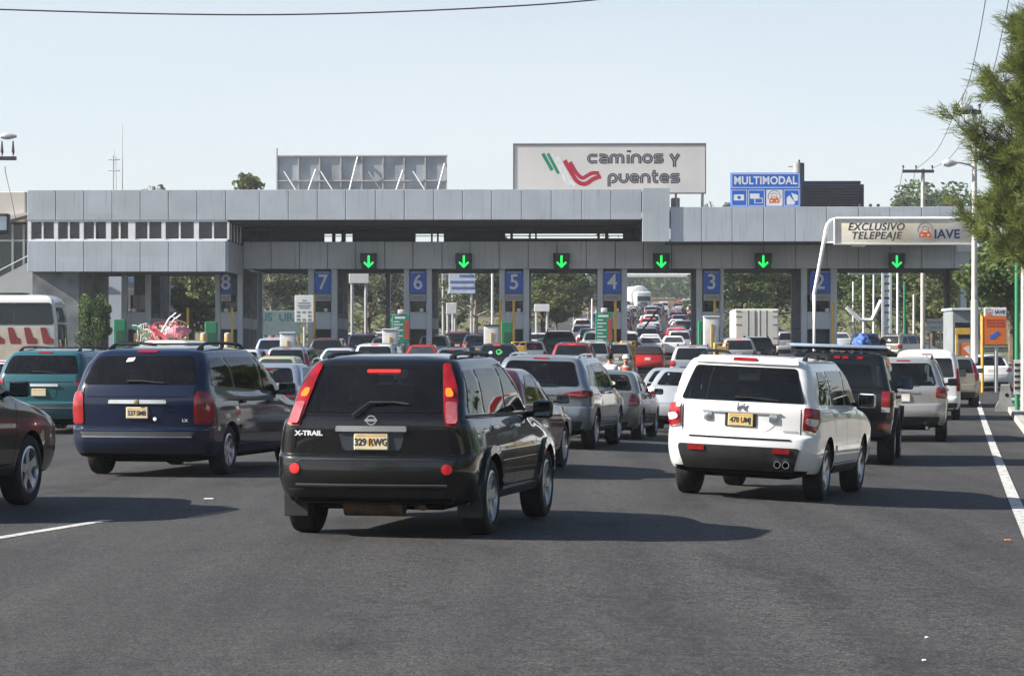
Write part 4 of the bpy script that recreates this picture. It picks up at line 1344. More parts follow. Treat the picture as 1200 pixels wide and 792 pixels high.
c.wiper([(-.16, 1.075, .03), (-.14, 1.10, .035), (-.04, 1.19, .03)]); c.wiper([(-.04, 1.19, .03), (.16, 1.20, .022), (.30, 1.185, .018)])
# bumper trims
c.panel('bumper_step', BLACK, 'rear', [(-.74, .66), (-.60, .715), (.60, .715), (.74, .66), (.74, .65), (.60, .705), (-.60, .705), (-.74, .65)], off=.006, rnd=0, step=.12)
for sx in (1, -1):
    c.panel('reflector', mat('bright_red_reflector', (.55, .012, .015), .15, 0, .5, .5, .2, 30), 'rear', [(sx*.66+.045*math.cos(a*math.pi/8), .625+.045*math.sin(a*math.pi/8)) for a in range(16)], off=.016, rnd=0)
c.panel('bumper_insert', mat('dark_grey_trim', (.05, .052, .055), .4), 'rear', [(-.66, .475), (.66, .475), (.66, .49), (-.66, .49)], off=.02, rnd=.005)
c.panel('lower_valance', BLACK, 'rear', [(-.68, .315), (.68, .315), (.76, .44), (-.76, .44)], off=.006, rnd=.03)
# side windows
SW = [[(.40, 1.11), (.92, 1.105), (.92, 1.50), (.58, 1.49)], [(1.02, 1.105), (1.86, 1.10), (1.86, 1.515), (1.02, 1.505)], [(1.96, 1.10), (2.92, 1.095), (2.66, 1.32), (2.40, 1.51), (1.96, 1.515)]]
for p_ in SW: c.both('side_window', PANE_DARK, p_, rnd=.05)
c.both('window_trim', BLACK, [(.30, 1.075), (3.02, 1.055), (3.02, 1.08), (.30, 1.10)], off=.008, rnd=.006)
def seams(c, lines, w=.009):
    for v in ('right', 'left'):
        c_ = bmesh.new()
        for ln in lines:
            for p, q in zip(ln, ln[1:]):
                p, q = Vector(p), Vector(q); n = max(1, int((q-p).length/.06)); d = (q-p).normalized(); s = Vector((-d.y, d.x))*w/2
                pr = None
                for k in range(n+1):
                    t = p.lerp(q, k/n); cur = []
                    for sg in (-1, 1):
                        u = t+s*sg; o, dd = c.ray(v, u.x, u.y); loc, nor = c.hit(o, dd); cur.append(c_.verts.new(loc+nor*.0025))
                    if pr: c_.faces.new((pr[0], pr[1], cur[1], cur[0]))
                    pr = cur
        me = bpy.data.meshes.new('door_gap'); c_.to_mesh(me); c_.free(); me.materials.append(DARKIN)
        o = bpy.data.objects.new('door_gap', me); COL.objects.link(o); o.parent = c.root
seams(c, [[(1.93, 1.53), (1.93, .42)], [(1.28, .74), (1.02, 1.0), (.98, 1.1)], [(1.32, .42), (1.32, .70)], [(2.98, 1.06), (2.98, .80), (2.90, .42)], [(1.32, .42), (2.9, .42)]])
def rear_seam(c, lines, w=.010, m=None):
    for ln in lines:
        for p, q in zip(ln, ln[1:]):
            p, q = Vector(p), Vector(q); d = (q-p).normalized(); s_ = Vector((-d.y, d.x))*w/2
            c.panel('tailgate_gap', m or DARKIN, 'rear', [tuple(p-s_), tuple(q-s_), tuple(q+s_), tuple(p+s_)], off=.0035, th=.002, rnd=0, step=.06)
def handles(c, spots, m=CHROME):
    for y, z in spots:
        for sx, v in ((1, 'right'), (-1, 'left')):
            o, d = c.ray(v, y, z); loc, nor = c.hit(o, d)
            b = MB(); x = loc.x
            b.rbox(min(x-.01*sx, x+.035*sx), max(x-.01*sx, x+.035*sx), y-.09, y+.09, z-.02, z+.02, .012, 2)
            b.build('door_handle', m, c.root)
handles(c, [(1.16, .97), (2.10, .965)])
# flared arches
for ay in c.axles:
    pl = [(ay+(c.wr+.055)*math.cos(a), c.wr+(c.wr+.055)*math.sin(a)) for a in [math.pi*k/18*1.05-.08 for k in range(19)]]
    pl += [(ay+(c.wr+.125)*math.cos(a), c.wr+(c.wr+.12)*math.sin(a)) for a in [math.pi*k/18*1.05-.08 for k in range(18, -1, -1)]]
    c.both('wheel_arch', c.paint, pl, off=.028, th=.02, rnd=0, step=.2)
c.both('side_moulding', c.paint, [(1.36, .60), (2.94, .60), (2.94, .66), (1.36, .66)], off=.016, rnd=.015)
c.both('sill_trim', mat('dark_grey_trim', (.05, .052, .055), .4), [(1.32, .335), (3.08, .335), (3.08, .40), (1.32, .40)], off=.03, rnd=.02)
c.panel('windshield', PANE_CLEAR, 'front', [(-.70, 1.10), (.70, 1.10), (.58, 1.50), (-.58, 1.50)], rnd=.06)
for v_, sg in (('front', 1),): c.mir('headlight', CLEAR, [(.46, .70), (.80, .74), (.80, .86), (.50, .84)], 'front', off=.008)
c.panel('grille', BLACK, 'front', [(-.38, .66), (.38, .66), (.42, .80), (-.42, .80)], off=.006)
c.wheels(ALLOY, 6, .70)
c.mirrors(2.78, 1.02, .875, PAINT, (.19, .17))
c.rails_bar(.55, .75, 2.35, BLACK, .022, .018)
c.floor(.24)
b = MB(); b.lathe([(.02, -.28), (.095, -.26), (.095, .26), (.02, .28)], 'x', (-.05, .42, .28), 16); b.build('silencer', mat('rusty_steel', (.10, .06, .035), .8, .3, .4, 0, .5, 8), c.root)
b = MB(); b.tube([(.30, .5, .27), (.44, .16, .28)], .026, 10); b.build('exhaust_pipe', mat('rusty_steel'), c.root)
for sx in (1, -1):
    b = MB(); b.rbox(sx*.77-.11, sx*.77+.11, .48, .50, .17, .42, .006, 1); b.build('mud_flap', BLACK, c.root)
rear_seam(c, [[(-.66, .985), (-.69, .80)], [(.66, .985), (.69, .80)], [(-.665, 1.095), (.665, 1.095)]])
c.hollow(7)
black_suv = c.root
finish(black_suv, 'black SUV with lit tall red tail lamps and X-TRAIL lettering, nearest in the queue', 'SUV', 432, 22.2, 12.0, (.003, .003, .004), scale=(1.03, .96, .98))
# ================= dark blue minivan
def van_rails(L, W, H, ww, belt=1.08, hood=.92):
    s = H/1.72
    return [
        dict(z=.25, yr=.30, yf=L-.3, w=W-.15, cr=.15),
        dict(z=.285, yr=.13, yf=L-.12, w=W-.06, cr=.25, br=.10),
        dict(z=.44*s, yr=.01, yf=L-.01, w=W-.01, cr=.30, br=.12),
        dict(z=.58*s, yr=.0, yf=L, w=W, cr=.30, br=.12),
        dict(z=.645*s, yr=.015, yf=L-.01, w=W, cr=.28, br=.11),
        dict(z=.665*s, yr=.11, yf=L-.02, w=W, cr=.24, br=.08, c=1),
        dict(z=[(0, .95*s), (L*.62, .95*s), (L*.8, hood*s*.93), (L, .74*s)], yr=.09, yf=L-.10, w=W-.01, cr=.22, br=.08, cf=.45, bf=.35),
        dict(z=[(0, 1.19*s), (L*.4, 1.10*s), (L*.7, 1.03*s), (L*.82, 1.0*s)], yr=.13, yf=L*.82, w=W-.06, cr=.20, br=.07, cf=.4, bf=.4, c=1),
        dict(z=[(0, 1.56*s), (L*.5, 1.60*s)], yr=.37, yf=L*.585, w=ww, cr=.20, br=.07, cf=.25, bf=.25, dr=.04),
        dict(z=[(.2, 1.635*s), (L*.5, 1.665*s)], yr=.44, yf=L*.56, w=ww-.06, cr=.2, br=.07, cf=.25, bf=.2, dr=.04),
        dict(z=[(.3, 1.67*s), (L*.3, 1.71*s), (L*.5, 1.69*s)], yr=.55, yf=L*.54, w=ww-.2, cr=.18, br=.05, cf=.2, bf=.1),
        dict(z=[(.4, 1.68*s), (L*.3, 1.725*s), (L*.5, 1.70*s)], yr=.9, yf=L*.50, w=ww-.48, cr=.1, br=.02, cf=.1, bf=.05)]
def mk_minivan(hero=True):
    c = Car('minivan', van_rails(5.05, .985, 1.72, .79), 5.05, (1.06, 4.09), .335, .215, .955, .05)
    c.wrap = (.86, .19, .18)
    c.panel('rear_window', PANE_DARK, 'rear', [(-.79, 1.215), (.79, 1.215), (.665, 1.585), (-.665, 1.585)], rnd=.07, off=.006)
    tl = c.wraps('taillight', RED, [(-.10, .70), (.10, .70), (.16, .82), (.13, 1.10), (-.06, 1.13), (-.10, 1.06)], off=.014, rnd=.05, bulge=.015)
    c.panel('brake_light', RED, 'rear', [(-.12, 1.628), (.16, 1.628), (.16, 1.655), (-.12, 1.655)], off=.012, rnd=.01)
    c.panel('tailgate_trim', CHROME, 'rear', [(-.40, .965), (.40, .965), (.39, 1.015), (-.39, 1.015)], off=.024, rnd=.018, bulge=.012)
    c.panel('plate_recess', c.paint, 'rear', [(-.33, .73), (.33, .73), (.38, .955), (-.38, .955)], off=.004, rnd=.05)
    c.plate(0, .845, '537 SMB' if hero else None, PLATE)
    c.panel('bumper_insert', mat('dark_grey_trim'), 'rear', [(-.74, .545), (-.80, .60), (.80, .60), (.74, .545)], off=.004, rnd=.02)
    c.panel('bumper_edge', mat('pale_bumper_edge', (.25, .27, .30), .3, .5), 'rear', [(-.74, .525), (.74, .525), (.76, .543), (-.76, .543)], off=.009, rnd=.004)
    c.wiper([(-.16, 1.245, .03), (.05, 1.25, .022), (.34, 1.225, .016)])
    for p_ in ([(.42, 1.20), (1.32, 1.165), (1.26, 1.40), (1.10, 1.565), (.66, 1.555), (.50, 1.45)], [(1.42, 1.16), (2.62, 1.115), (2.56, 1.35), (2.42, 1.58), (1.22, 1.57), (1.36, 1.40)],
               [(2.72, 1.11), (3.62, 1.07), (3.30, 1.30), (2.86, 1.565), (2.54, 1.585), (2.66, 1.36)]):
        c.both('side_window', PANE_DARK, p_, rnd=.05)
    seams(c, [[(1.42, 1.10), (1.42, .42)], [(2.62, 1.60), (2.68, 1.1), (2.62, .38)], [(3.60, 1.05), (3.62, .8), (3.50, .38)], [(1.42, .38), (3.5, .38)], [(.75, 1.0), (2.5, .985)]])
    handles(c, [(1.56, .97), (2.80, .955)], BLACK)
    c.both('side_moulding', c.paint, [(1.46, .62), (3.55, .62), (3.55, .67), (1.46, .67)], off=.014, rnd=.015)
    c.panel('windshield', PANE_CLEAR, 'front', [(-.78, 1.08), (.78, 1.08), (.66, 1.56), (-.66, 1.56)], rnd=.07)
    c.mir('headlight', CLEAR, [(.52, .66), (.86, .72), (.86, .84), (.56, .80)], 'front', off=.008)
    c.wheels(ALLOY, 7, .66, spw=.03)
    c.mirrors(3.30, 1.04, .95, PAINT if not hero else BLACK, (.24, .17))
    c.rails_bar(.62, .75, 2.7, BLACK, .055, .022)
    c.mb('roof_cross_bar', BLACK, lambda b: [b.rbox(-.62, .62, y, y+.05, c.hit((0, y, 4), (0, 0, -1))[0].z+.03, c.hit((0, y, 4), (0, 0, -1))[0].z+.06, .01, 1) for y in (.95,)])
    rear_seam(c, [[(-.76, 1.18), (-.765, .70)], [(.76, 1.18), (.765, .70)], [(-.70, 1.055), (.70, 1.055)]])
    c.floor(.19); c.hollow(7, rows=(.26, .44, .62))
    if hero:
        b = MB(); loc, _ = c.hit((-.22, -3, 1.53), (0, 1, 0)); c.panel('window_sticker', STICK, 'rear', [(-.24, 1.505), (-.14, 1.515), (-.12, 1.565), (-.22, 1.555)], off=.009, th=0, rnd=.005)
        loc, _ = c.hit((0, -3, .99), (0, 1, 0))
        b = MB(); b.lathe([(.01, -.02), (.03, -.016), (.034, 0)], 'y', (0, loc.y-.03, .99), 16); b.build('emblem', mat('gold_emblem', (.5, .42, .25), .3, .8), c.root)
        loc, _ = c.hit((.66, -3, .74), (0, 1, 0)); letter('LX', CHROME, c.root, (.64, loc.y-.01, .745), .05, 'badge_lettering', bold=.002, depth=.003, xs=1.3)
        b = MB(); b.lathe([(.01, -.008), (.025, -.006), (.025, 0)], 'y', (.24, c.hit((.24, -3, .765), (0, 1, 0))[0].y-.008, .765), 12); b.build('tailgate_lock', STICK, c.root)
    return c.root
blue_van = mk_minivan(True)
finish(blue_van, 'dark blue minivan with a chrome tailgate bar and a white sticker in its rear window', 'minivan', 158, 33.4, 11.5, (.002, .008, .030))
# ================= white SUV with twin exhausts
c = Car('suv', suv_rails(4.75, .915, 1.70, .97, ww=.755), 4.75, (.98, 3.68), .365, .235, .885, .05)
c.wrap = (.78, .17, .14)
c.panel('rear_window', PANE_DARK, 'rear', [(-.735, 1.165), (.735, 1.165), (.60, 1.575), (-.60, 1.575)], rnd=.04, off=.006)
c.panel('roof_spoiler', c.paint, 'rear', [(-.61, 1.60), (.61, 1.60), (.57, 1.665), (-.57, 1.665)], off=.035, rnd=.02)
c.panel('brake_light', RED, 'rear', [(-.16, 1.625), (.12, 1.625), (.12, 1.650), (-.16, 1.650)], off=.042, rnd=.01)
tl = c.wraps('taillight', RED, [(-.06, .86), (.06, .82), (.11, .95), (.12, 1.10), (-.055, 1.115)], off=.016, rnd=.03, bulge=.012)
for o, v in zip(tl, ('wrapr', 'wrapl')):
    c.panel('reversing_lens', CLEAR, v, [(-.035, .93), (.06, .90), (.09, .99), (-.03, 1.0)], off=.03, th=0, rnd=.03, parent=o)
    c.panel('lamp_edge', CHROME, v, [(-.065, .855), (.065, .812), (.07, .83), (-.06, .87)], off=.019, rnd=0, parent=o)
c.panel('plate_recess', mat('recess_white_paint', (.70, .70, .69), .4, 0, .5, .5), 'rear', [(-.33, .82), (.31, .82), (.40, .90), (.44, 1.035), (-.46, 1.035), (-.42, .90)], off=.004, rnd=.05)  # recess panel in nearly the same white as the body
c.panel('tailgate_trim', mat('grey_trim', (.38, .38, .38), .4), 'rear', [(-.46, 1.025), (.46, 1.025), (.46, 1.045), (-.46, 1.045)], off=.022, rnd=.006)
for x in (-.39, .38): c.panel('tailgate_lamp', CHROME, 'rear', [(x-.045, .93), (x+.045, .93), (x+.045, 1.02), (x-.045, 1.02)], off=.02, rnd=.015, bulge=.01)
c.panel('plate_frame', BLACK, 'rear', [(-.185, .865), (.185, .865), (.185, 1.035), (-.185, 1.035)], off=.012, rnd=.01)
c.plate(0, .948, '478 UMJ', mat('plate_yellow', (.60, .46, .20), .5))
b = MB(); loc, _ = c.hit((0, -3, 1.10), (0, 1, 0)); y = loc.y
b.prism([(-.05, 1.06), (-.032, 1.06), (-.03, 1.095), (.03, 1.095), (.032, 1.06), (.05, 1.06), (.042, 1.145), (.026, 1.145), (.027, 1.11), (-.027, 1.11), (-.026, 1.145), (-.042, 1.145)], 'y', y-.02, y)
b.build('emblem', CHROME, c.root)
c.panel('badge', mat('grey_trim'), 'rear', [(.50, .825), (.66, .825), (.66, .845), (.50, .845)], off=.008, rnd=.004)
c.panel('bumper_gap', DARKIN, 'rear', [(-.60, .725), (.60, .725), (.60, .742), (-.60, .742)], off=.008, rnd=.0)
c.panel('lower_bumper', BLACK, 'rear', [(-.66, .37), (.64, .37), (.71, .62), (.69, .64), (-.71, .64), (-.72, .60)], off=.022, rnd=.03)
c.panel('reflector', RED, 'rear', [(-.60, .575), (-.40, .575), (-.40, .63), (-.60, .63)], off=.034, rnd=.01)
c.panel('reflector', RED, 'rear', [(.40, .575), (.60, .575), (.60, .63), (.40, .63)], off=.034, rnd=.01)
for x in (.47, .57):
    b = MB(); b.lathe([(.042, .02), (.042, .30), (.034, .30), (.034, .02)], 'y', (x, -.03, .44), 16, close=True); b.build('exhaust_pipe', CHROME, c.root)
    b = MB(); b.lathe([(.002, .06), (.034, .06)], 'y', (x, -.03, .44), 12); b.build('exhaust_bore', DARKIN, c.root)
c.wiper([(-.08, 1.20, .035), (.10, 1.205, .024), (.42, 1.185, .018)])
for p_ in ([(.46, 1.16), (1.18, 1.155), (1.06, 1.555), (.66, 1.545)], [(1.30, 1.155), (2.20, 1.15), (2.20, 1.575), (1.17, 1.56)], [(2.28, 1.15), (3.16, 1.135), (2.86, 1.38), (2.58, 1.57), (2.28, 1.575)]):
    c.both('side_window', PANE_DARK, p_, rnd=.05)
seams(c, [[(2.24, 1.59), (2.24, .45)], [(1.42, .78), (1.24, 1.05), (1.20, 1.14)], [(1.44, .44), (1.44, .72)], [(3.2, 1.1), (3.2, .84), (3.12, .45)], [(1.44, .44), (3.12, .44)]])
handles(c, [(1.40, 1.03), (2.40, 1.02)], c.paint)
c.both('side_moulding', c.paint, [(1.48, .60), (3.1, .60), (3.1, .66), (1.48, .66)], off=.014, rnd=.015)
c.both('sill_trim', BLACK, [(1.44, .33), (3.20, .33), (3.20, .42), (1.44, .42)], off=.02, rnd=.02)
c.panel('windshield', PANE_CLEAR, 'front', [(-.74, 1.14), (.74, 1.14), (.62, 1.56), (-.62, 1.56)], rnd=.06)
c.mir('headlight', CLEAR, [(.48, .72), (.84, .76), (.84, .90), (.52, .88)], 'front', off=.008)
c.panel('grille', BLACK, 'front', [(-.40, .70), (.40, .70), (.44, .84), (-.44, .84)], off=.006)
c.wheels(ALLOY, 5, .68)
c.mirrors(2.98, 1.12, .91, PAINT, (.22, .18))
c.rails_bar(.62, .6, 2.4, BLACK, .05, .02)
c.floor(.25)
rear_seam(c, [[(-.70, 1.10), (-.70, .80)], [(.70, 1.10), (.70, .80)]])
c.hollow(7, rows=(.27, .44, .62))
white_suv = c.root
finish(white_suv, 'white SUV with twin exhaust pipes and a black lower bumper, rear plate framed in black', 'SUV', 862, 29.8, 16.5, (.72, .72, .71), scale=(1, 1, .985))
# ------------------------------------------------------------------ the other vehicle kinds
def mk_suv2(name='suv', L=4.8, W=.93, H=1.68, ww=.72, lite=False, rails=True, lamps='wide', m=None, mirror=None, lit=False, glass=None):
    """rounded family SUV"""
    c = Car(name, suv_rails(L, W, H, .95, ww=ww), L, (.95, L-1.05), .36, .235, W-.02, .05, sub=2 if lite else 4)
    if m: swap_paint(c, m)
    s = H/1.625; g = (glass or GLASS) if lite else PANE_DARK if glass in (None, GLASS) else PANE_MID
    c.wrap = (W-.10, .16, .15) if lamps != 'tall' else (W-.09, .15, .14, 1.0*s, 1.45*s, ww-.02, .33)
    c.panel('rear_window', g, 'rear', [(-W*.76, 1.10*s), (W*.76, 1.10*s), (ww*.80, 1.53*s), (-ww*.80, 1.53*s)], rnd=.08, off=.006, step=.10)
    if lamps == 'wide': pl = [(-.42, .93*s), (-.05, .90*s), (.24, .96*s), (.30, 1.02*s), (-.05, 1.04*s), (-.36, .99*s)]
    elif lamps == 'tall': pl = [(-.09, .86*s), (.06, .84*s), (.10, 1.0*s), (.06, 1.40*s), (-.07, 1.40*s), (-.08, 1.1*s)]
    else: pl = [(-.14, .86*s), (.10, .84*s), (.16, .98*s), (.06, 1.06*s), (-.12, 1.06*s)]
    tl = c.wraps('taillight', RED, pl, off=.014, rnd=.04, bulge=.01, step=.08)
    if not lite:
        for o, v in zip(tl, ('wrapr', 'wrapl')):
            c.panel('reversing_lens', PINK, v, [(pl[0][0]+.06, .95*s), (-.02, .93*s), (-.02, .965*s), (pl[0][0]+.1, .985*s)] if lamps == 'wide' else [(-.06, .90*s), (.05, .89*s), (.05, .95*s), (-.06, .95*s)], off=.028, th=0, rnd=.015, parent=o)
    c.panel('brake_light', REDLIT if lit else RED, 'rear', [(-.14, 1.565*s), (.14, 1.565*s), (.14, 1.585*s), (-.14, 1.585*s)], off=.01, rnd=.008)
    c.plate(0, .86*s, None, PLATEW)
    c.panel('tailgate_trim', CHROME if not lite else c.paint, 'rear', [(-.34, .955*s), (.34, .955*s), (.33, .985*s), (-.33, .985*s)], off=.016, rnd=.01)
    c.panel('lower_bumper', BLACK, 'rear', [(-W*.78, .36), (W*.78, .36), (W*.84, .50*s), (-W*.84, .50*s)], off=.008, rnd=.04)
    e = L/4.8
    for p_ in ([(.42*e, 1.12*s), (1.12*e, 1.10*s), (1.06*e, 1.49*s), (.70*e, 1.47*s)], [(1.22*e, 1.10*s), (2.16*e, 1.085*s), (2.16*e, 1.52*s), (1.16*e, 1.50*s)], [(2.26*e, 1.085*s), (3.22*e, 1.07*s), (2.94*e, 1.30*s), (2.62*e, 1.51*s), (2.26*e, 1.525*s)]):
        c.both('side_window', g, p_, rnd=.05, step=.12)
    c.panel('windshield', GLASS if lite else PANE_CLEAR, 'front', [(-W*.76, 1.09*s), (W*.76, 1.09*s), (ww*.84, 1.50*s), (-ww*.84, 1.50*s)], rnd=.06, step=.12)
    c.mir('headlight', CLEAR, [(W*.5, .72*s), (W*.9, .76*s), (W*.9, .86*s), (W*.55, .84*s)], 'front', off=.008, step=.1)
    if not lite:
        seams(c, [[(2.21*e, 1.54*s), (2.21*e, .44)], [(1.42*e, .80), (1.2*e, 1.08*s)], [(3.26*e, 1.05*s), (3.2*e, .44)], [(1.44*e, .44), (3.2*e, .44)]])
        handles(c, [(1.42*e, 1.0*s), (2.42*e, .985*s)], c.paint)
        c.both('sill_trim', BLACK, [(1.44*e, .33), (3.26*e, .33), (3.26*e, .41), (1.44*e, .41)], off=.014, rnd=.02)
        c.wiper([(-.05, 1.12*s, .03), (.3, 1.11*s, .018)])
        b = MB(); b.tube([(.50, .02, .30), (.50, .4, .32)], .032, 10); b.build('exhaust_pipe', CHROME, c.root)
    if not lite or mirror: c.mirrors(3.02*e, 1.06*s, W-.0, mirror or c.paint, (.21, .16))
    if rails: c.rails_bar(ww*.84, .6, L*.5, BLACK if lite else CHROME if rails == 'chrome' else BLACK, .04, .018)
    c.wheels(ALLOY, 5, .68, hi=not lite); c.floor(.24)
    if not lite: c.hollow(7, rows=(.30, .52))
    return c.root

def swap_paint(c, m):
    c.body.data.materials[0] = m; c.paint = m

def sedan_rails(L=4.5, W=.865, H=1.43, deck=.98, ww=.60, c_up=0.0):
    s = H/1.43
    return [
        dict(z=.20, yr=.35, yf=L-.3, w=W-.15, cr=.15),
        dict(z=.24, yr=.16, yf=L-.1, w=W-.06, cr=.25, br=.10),
        dict(z=.44*s, yr=.01, yf=L-.01, w=W-.01, cr=.30, br=.14),
        dict(z=[(0, .64*s), (L, .58*s)], yr=.0, yf=L, w=W, cr=.30, br=.13),
        dict(z=[(0, .80*s), (1.2, .79*s), (L*.7, .76*s), (L, .66*s)], yr=.05, yf=L-.04, w=W, cr=.26, br=.12, cf=.4, bf=.25),
        dict(z=[(0, deck*s), (1.4, .935*s), (L*.7, .885*s), (L, .75*s)], yr=.10, yf=L-.14, w=W-.035, cr=.2, br=.12, cf=.45, bf=.3, c=1),
        dict(z=[(.2, (deck+.012)*s), (1.6, .955*s), (L*.68, .925*s)], yr=.66, yf=L*.70, w=W-.075, cr=.16, br=.07, cf=.3, bf=.25, c=1),
        dict(z=[(.6, 1.325*s), (L*.45, 1.35*s)], yr=1.16, yf=L*.535, w=ww, cr=.16, br=.06, cf=.2, bf=.12),
        dict(z=[(.6, 1.375*s), (L*.45, 1.40*s)], yr=1.26, yf=L*.51, w=ww-.055, cr=.16, br=.06, cf=.2, bf=.1),
        dict(z=[(.6, 1.405*s), (L*.45, 1.425*s)], yr=1.42, yf=L*.49, w=ww-.18, cr=.14, br=.05, cf=.14, bf=.06),
        dict(z=[(.6, 1.415*s), (L*.45, 1.43*s)], yr=1.62, yf=L*.46, w=ww-.36, cr=.1, br=.02, cf=.1, bf=.04)]

def mk_sedan(name='sedan', L=4.5, W=.865, H=1.43, deck=.98, lite=False, lamps='tri', m=None, glass=None, mirror=None, lit=False, plate=PLATEW):
    ww = .60*W/.865
    c = Car(name, sedan_rails(L, W, H, deck, ww), L, (.98, L-.92), .315, .205, W-.02, .045, sub=2 if lite else 4)
    if m: swap_paint(c, m)
    s = H/1.43; g = (glass or GLASS) if lite else PANE_MID
    c.wrap = (W-.10, .19, .15)
    c.panel('rear_window', g, 'rear', [(-W*.74, (deck+.035)*s), (W*.74, (deck+.035)*s), (ww*.80, 1.335*s), (-ww*.80, 1.335*s)], rnd=.08, step=.10)
    pl = {'tri': [(-.13, .70*s), (.10, .72*s), (.14, .90*s), (-.04, .955*s), (-.10, .90*s)],
          'bar': [(-.16, .70*s), (.10, .71*s), (.10, .90*s), (-.17, .91*s)],
          'eye': [(-.22, .80*s), (.02, .76*s), (.24, .82*s), (.20, .88*s), (-.10, .92*s)]}[lamps]
    tl = c.wraps('taillight', RED, pl, off=.012, rnd=.04, bulge=.01, step=.08)
    if not lite:
        for o, v in zip(tl, ('wrapr', 'wrapl')):
            c.panel('reversing_lens', PINK, v, [(-.09, .735*s), (.03, .745*s), (.05, .80*s), (-.10, .79*s)] if lamps != 'eye' else [(-.14, .815*s), (0, .79*s), (.06, .82*s), (-.10, .86*s)], off=.026, th=0, rnd=.015, parent=o)
    c.panel('brake_light', REDLIT if lit else RED, 'rear', [(-.13, 1.30*s), (.13, 1.30*s), (.13, 1.318*s), (-.13, 1.318*s)], off=.012, rnd=.006)
    c.plate(0, .80*s if lamps != 'tri' else .56*s, None, plate)
    c.panel('bumper_trim', BLACK, 'rear', [(-W*.72, .28), (W*.72, .28), (W*.78, .38), (-W*.78, .38)], off=.006, rnd=.03)
    if not lite: c.panel('trunk_gap', DARKIN, 'rear', [(-W*.78, .645*s), (W*.78, .645*s), (W*.78, .652*s), (-W*.78, .652*s)], off=.003, rnd=0)
    e = L/4.5
    for p_ in ([(1.10*e, .985*s), (2.02*e, .965*s), (2.02*e, 1.34*s), (1.62*e, 1.335*s), (1.26*e, 1.15*s)], [(2.11*e, .965*s), (3.0*e, .945*s), (2.80*e, 1.10*s), (2.42*e, 1.335*s), (2.11*e, 1.345*s)]):
        c.both('side_window', g, p_, rnd=.05, step=.12)
    c.panel('windshield', GLASS2 if lite else PANE_CLEAR, 'front', [(-W*.74, .99*s), (W*.74, .99*s), (ww*.84, 1.31*s), (-ww*.84, 1.31*s)], rnd=.06, step=.12)
    c.mir('headlight', CLEAR, [(W*.5, .58*s), (W*.88, .62*s), (W*.88, .71*s), (W*.55, .69*s)], 'front', off=.008, step=.1)
    c.panel('grille', BLACK, 'front', [(-W*.35, .54*s), (W*.35, .54*s), (W*.4, .66*s), (-W*.4, .66*s)], off=.006, step=.12)
    if not lite:
        seams(c, [[(2.065*e, 1.36*s), (2.065*e, .34)], [(1.34*e, .68), (1.12*e, .96*s)], [(3.06*e, .92*s), (3.0*e, .34)], [(1.36*e, .34), (3.0*e, .34)]])
        handles(c, [(1.42*e, .885*s), (2.28*e, .87*s)], c.paint)
    if not lite or mirror: c.mirrors(2.80*e, .93*s, W-.02, mirror or c.paint, (.19, .13))
    c.wheels(ALLOY, 5 if lamps != 'eye' else 8, .66, hi=not lite); c.floor(.18)
    if not lite: c.hollow(6, seat=(.12, .12, .115), rows=(.34, .50))
    return c.root

def hatch_rails(L=4.0, W=.85, H=1.48, ww=.62):
    s = H/1.48
    return [
        dict(z=.20, yr=.30, yf=L-.3, w=W-.15, cr=.15),
        dict(z=.24, yr=.14, yf=L-.1, w=W-.06, cr=.25, br=.10),
        dict(z=.44*s, yr=.01, yf=L-.01, w=W-.01, cr=.30, br=.13),
        dict(z=[(0, .62*s), (L, .58*s)], yr=.0, yf=L, w=W, cr=.30, br=.12),
        dict(z=[(0, .80*s), (L*.7, .78*s), (L, .68*s)], yr=.06, yf=L-.04, w=W, cr=.26, br=.11, cf=.4, bf=.25),
        dict(z=[(0, .95*s), (L*.7, .91*s), (L, .78*s)], yr=.09, yf=L-.14, w=W-.03, cr=.24, br=.10, cf=.45, bf=.3),
        dict(z=[(0, 1.02*s), (L*.68, .965*s)], yr=.14, yf=L*.73, w=W-.07, cr=.22, br=.09, cf=.3, bf=.25, c=1),
        dict(z=[(.2, 1.36*s), (L*.45, 1.40*s)], yr=.42, yf=L*.55, w=ww, cr=.18, br=.07, cf=.2, bf=.12),
        dict(z=[(.2, 1.42*s), (L*.45, 1.45*s)], yr=.50, yf=L*.525, w=ww-.055, cr=.18, br=.07, cf=.2, bf=.1),
        dict(z=[(.3, 1.455*s), (L*.45, 1.475*s)], yr=.66, yf=L*.50, w=ww-.18, cr=.15, br=.05, cf=.14, bf=.06),
        dict(z=[(.3, 1.465*s), (L*.45, 1.48*s)], yr=.9, yf=L*.47, w=ww-.36, cr=.1, br=.02, cf=.1, bf=.04)]
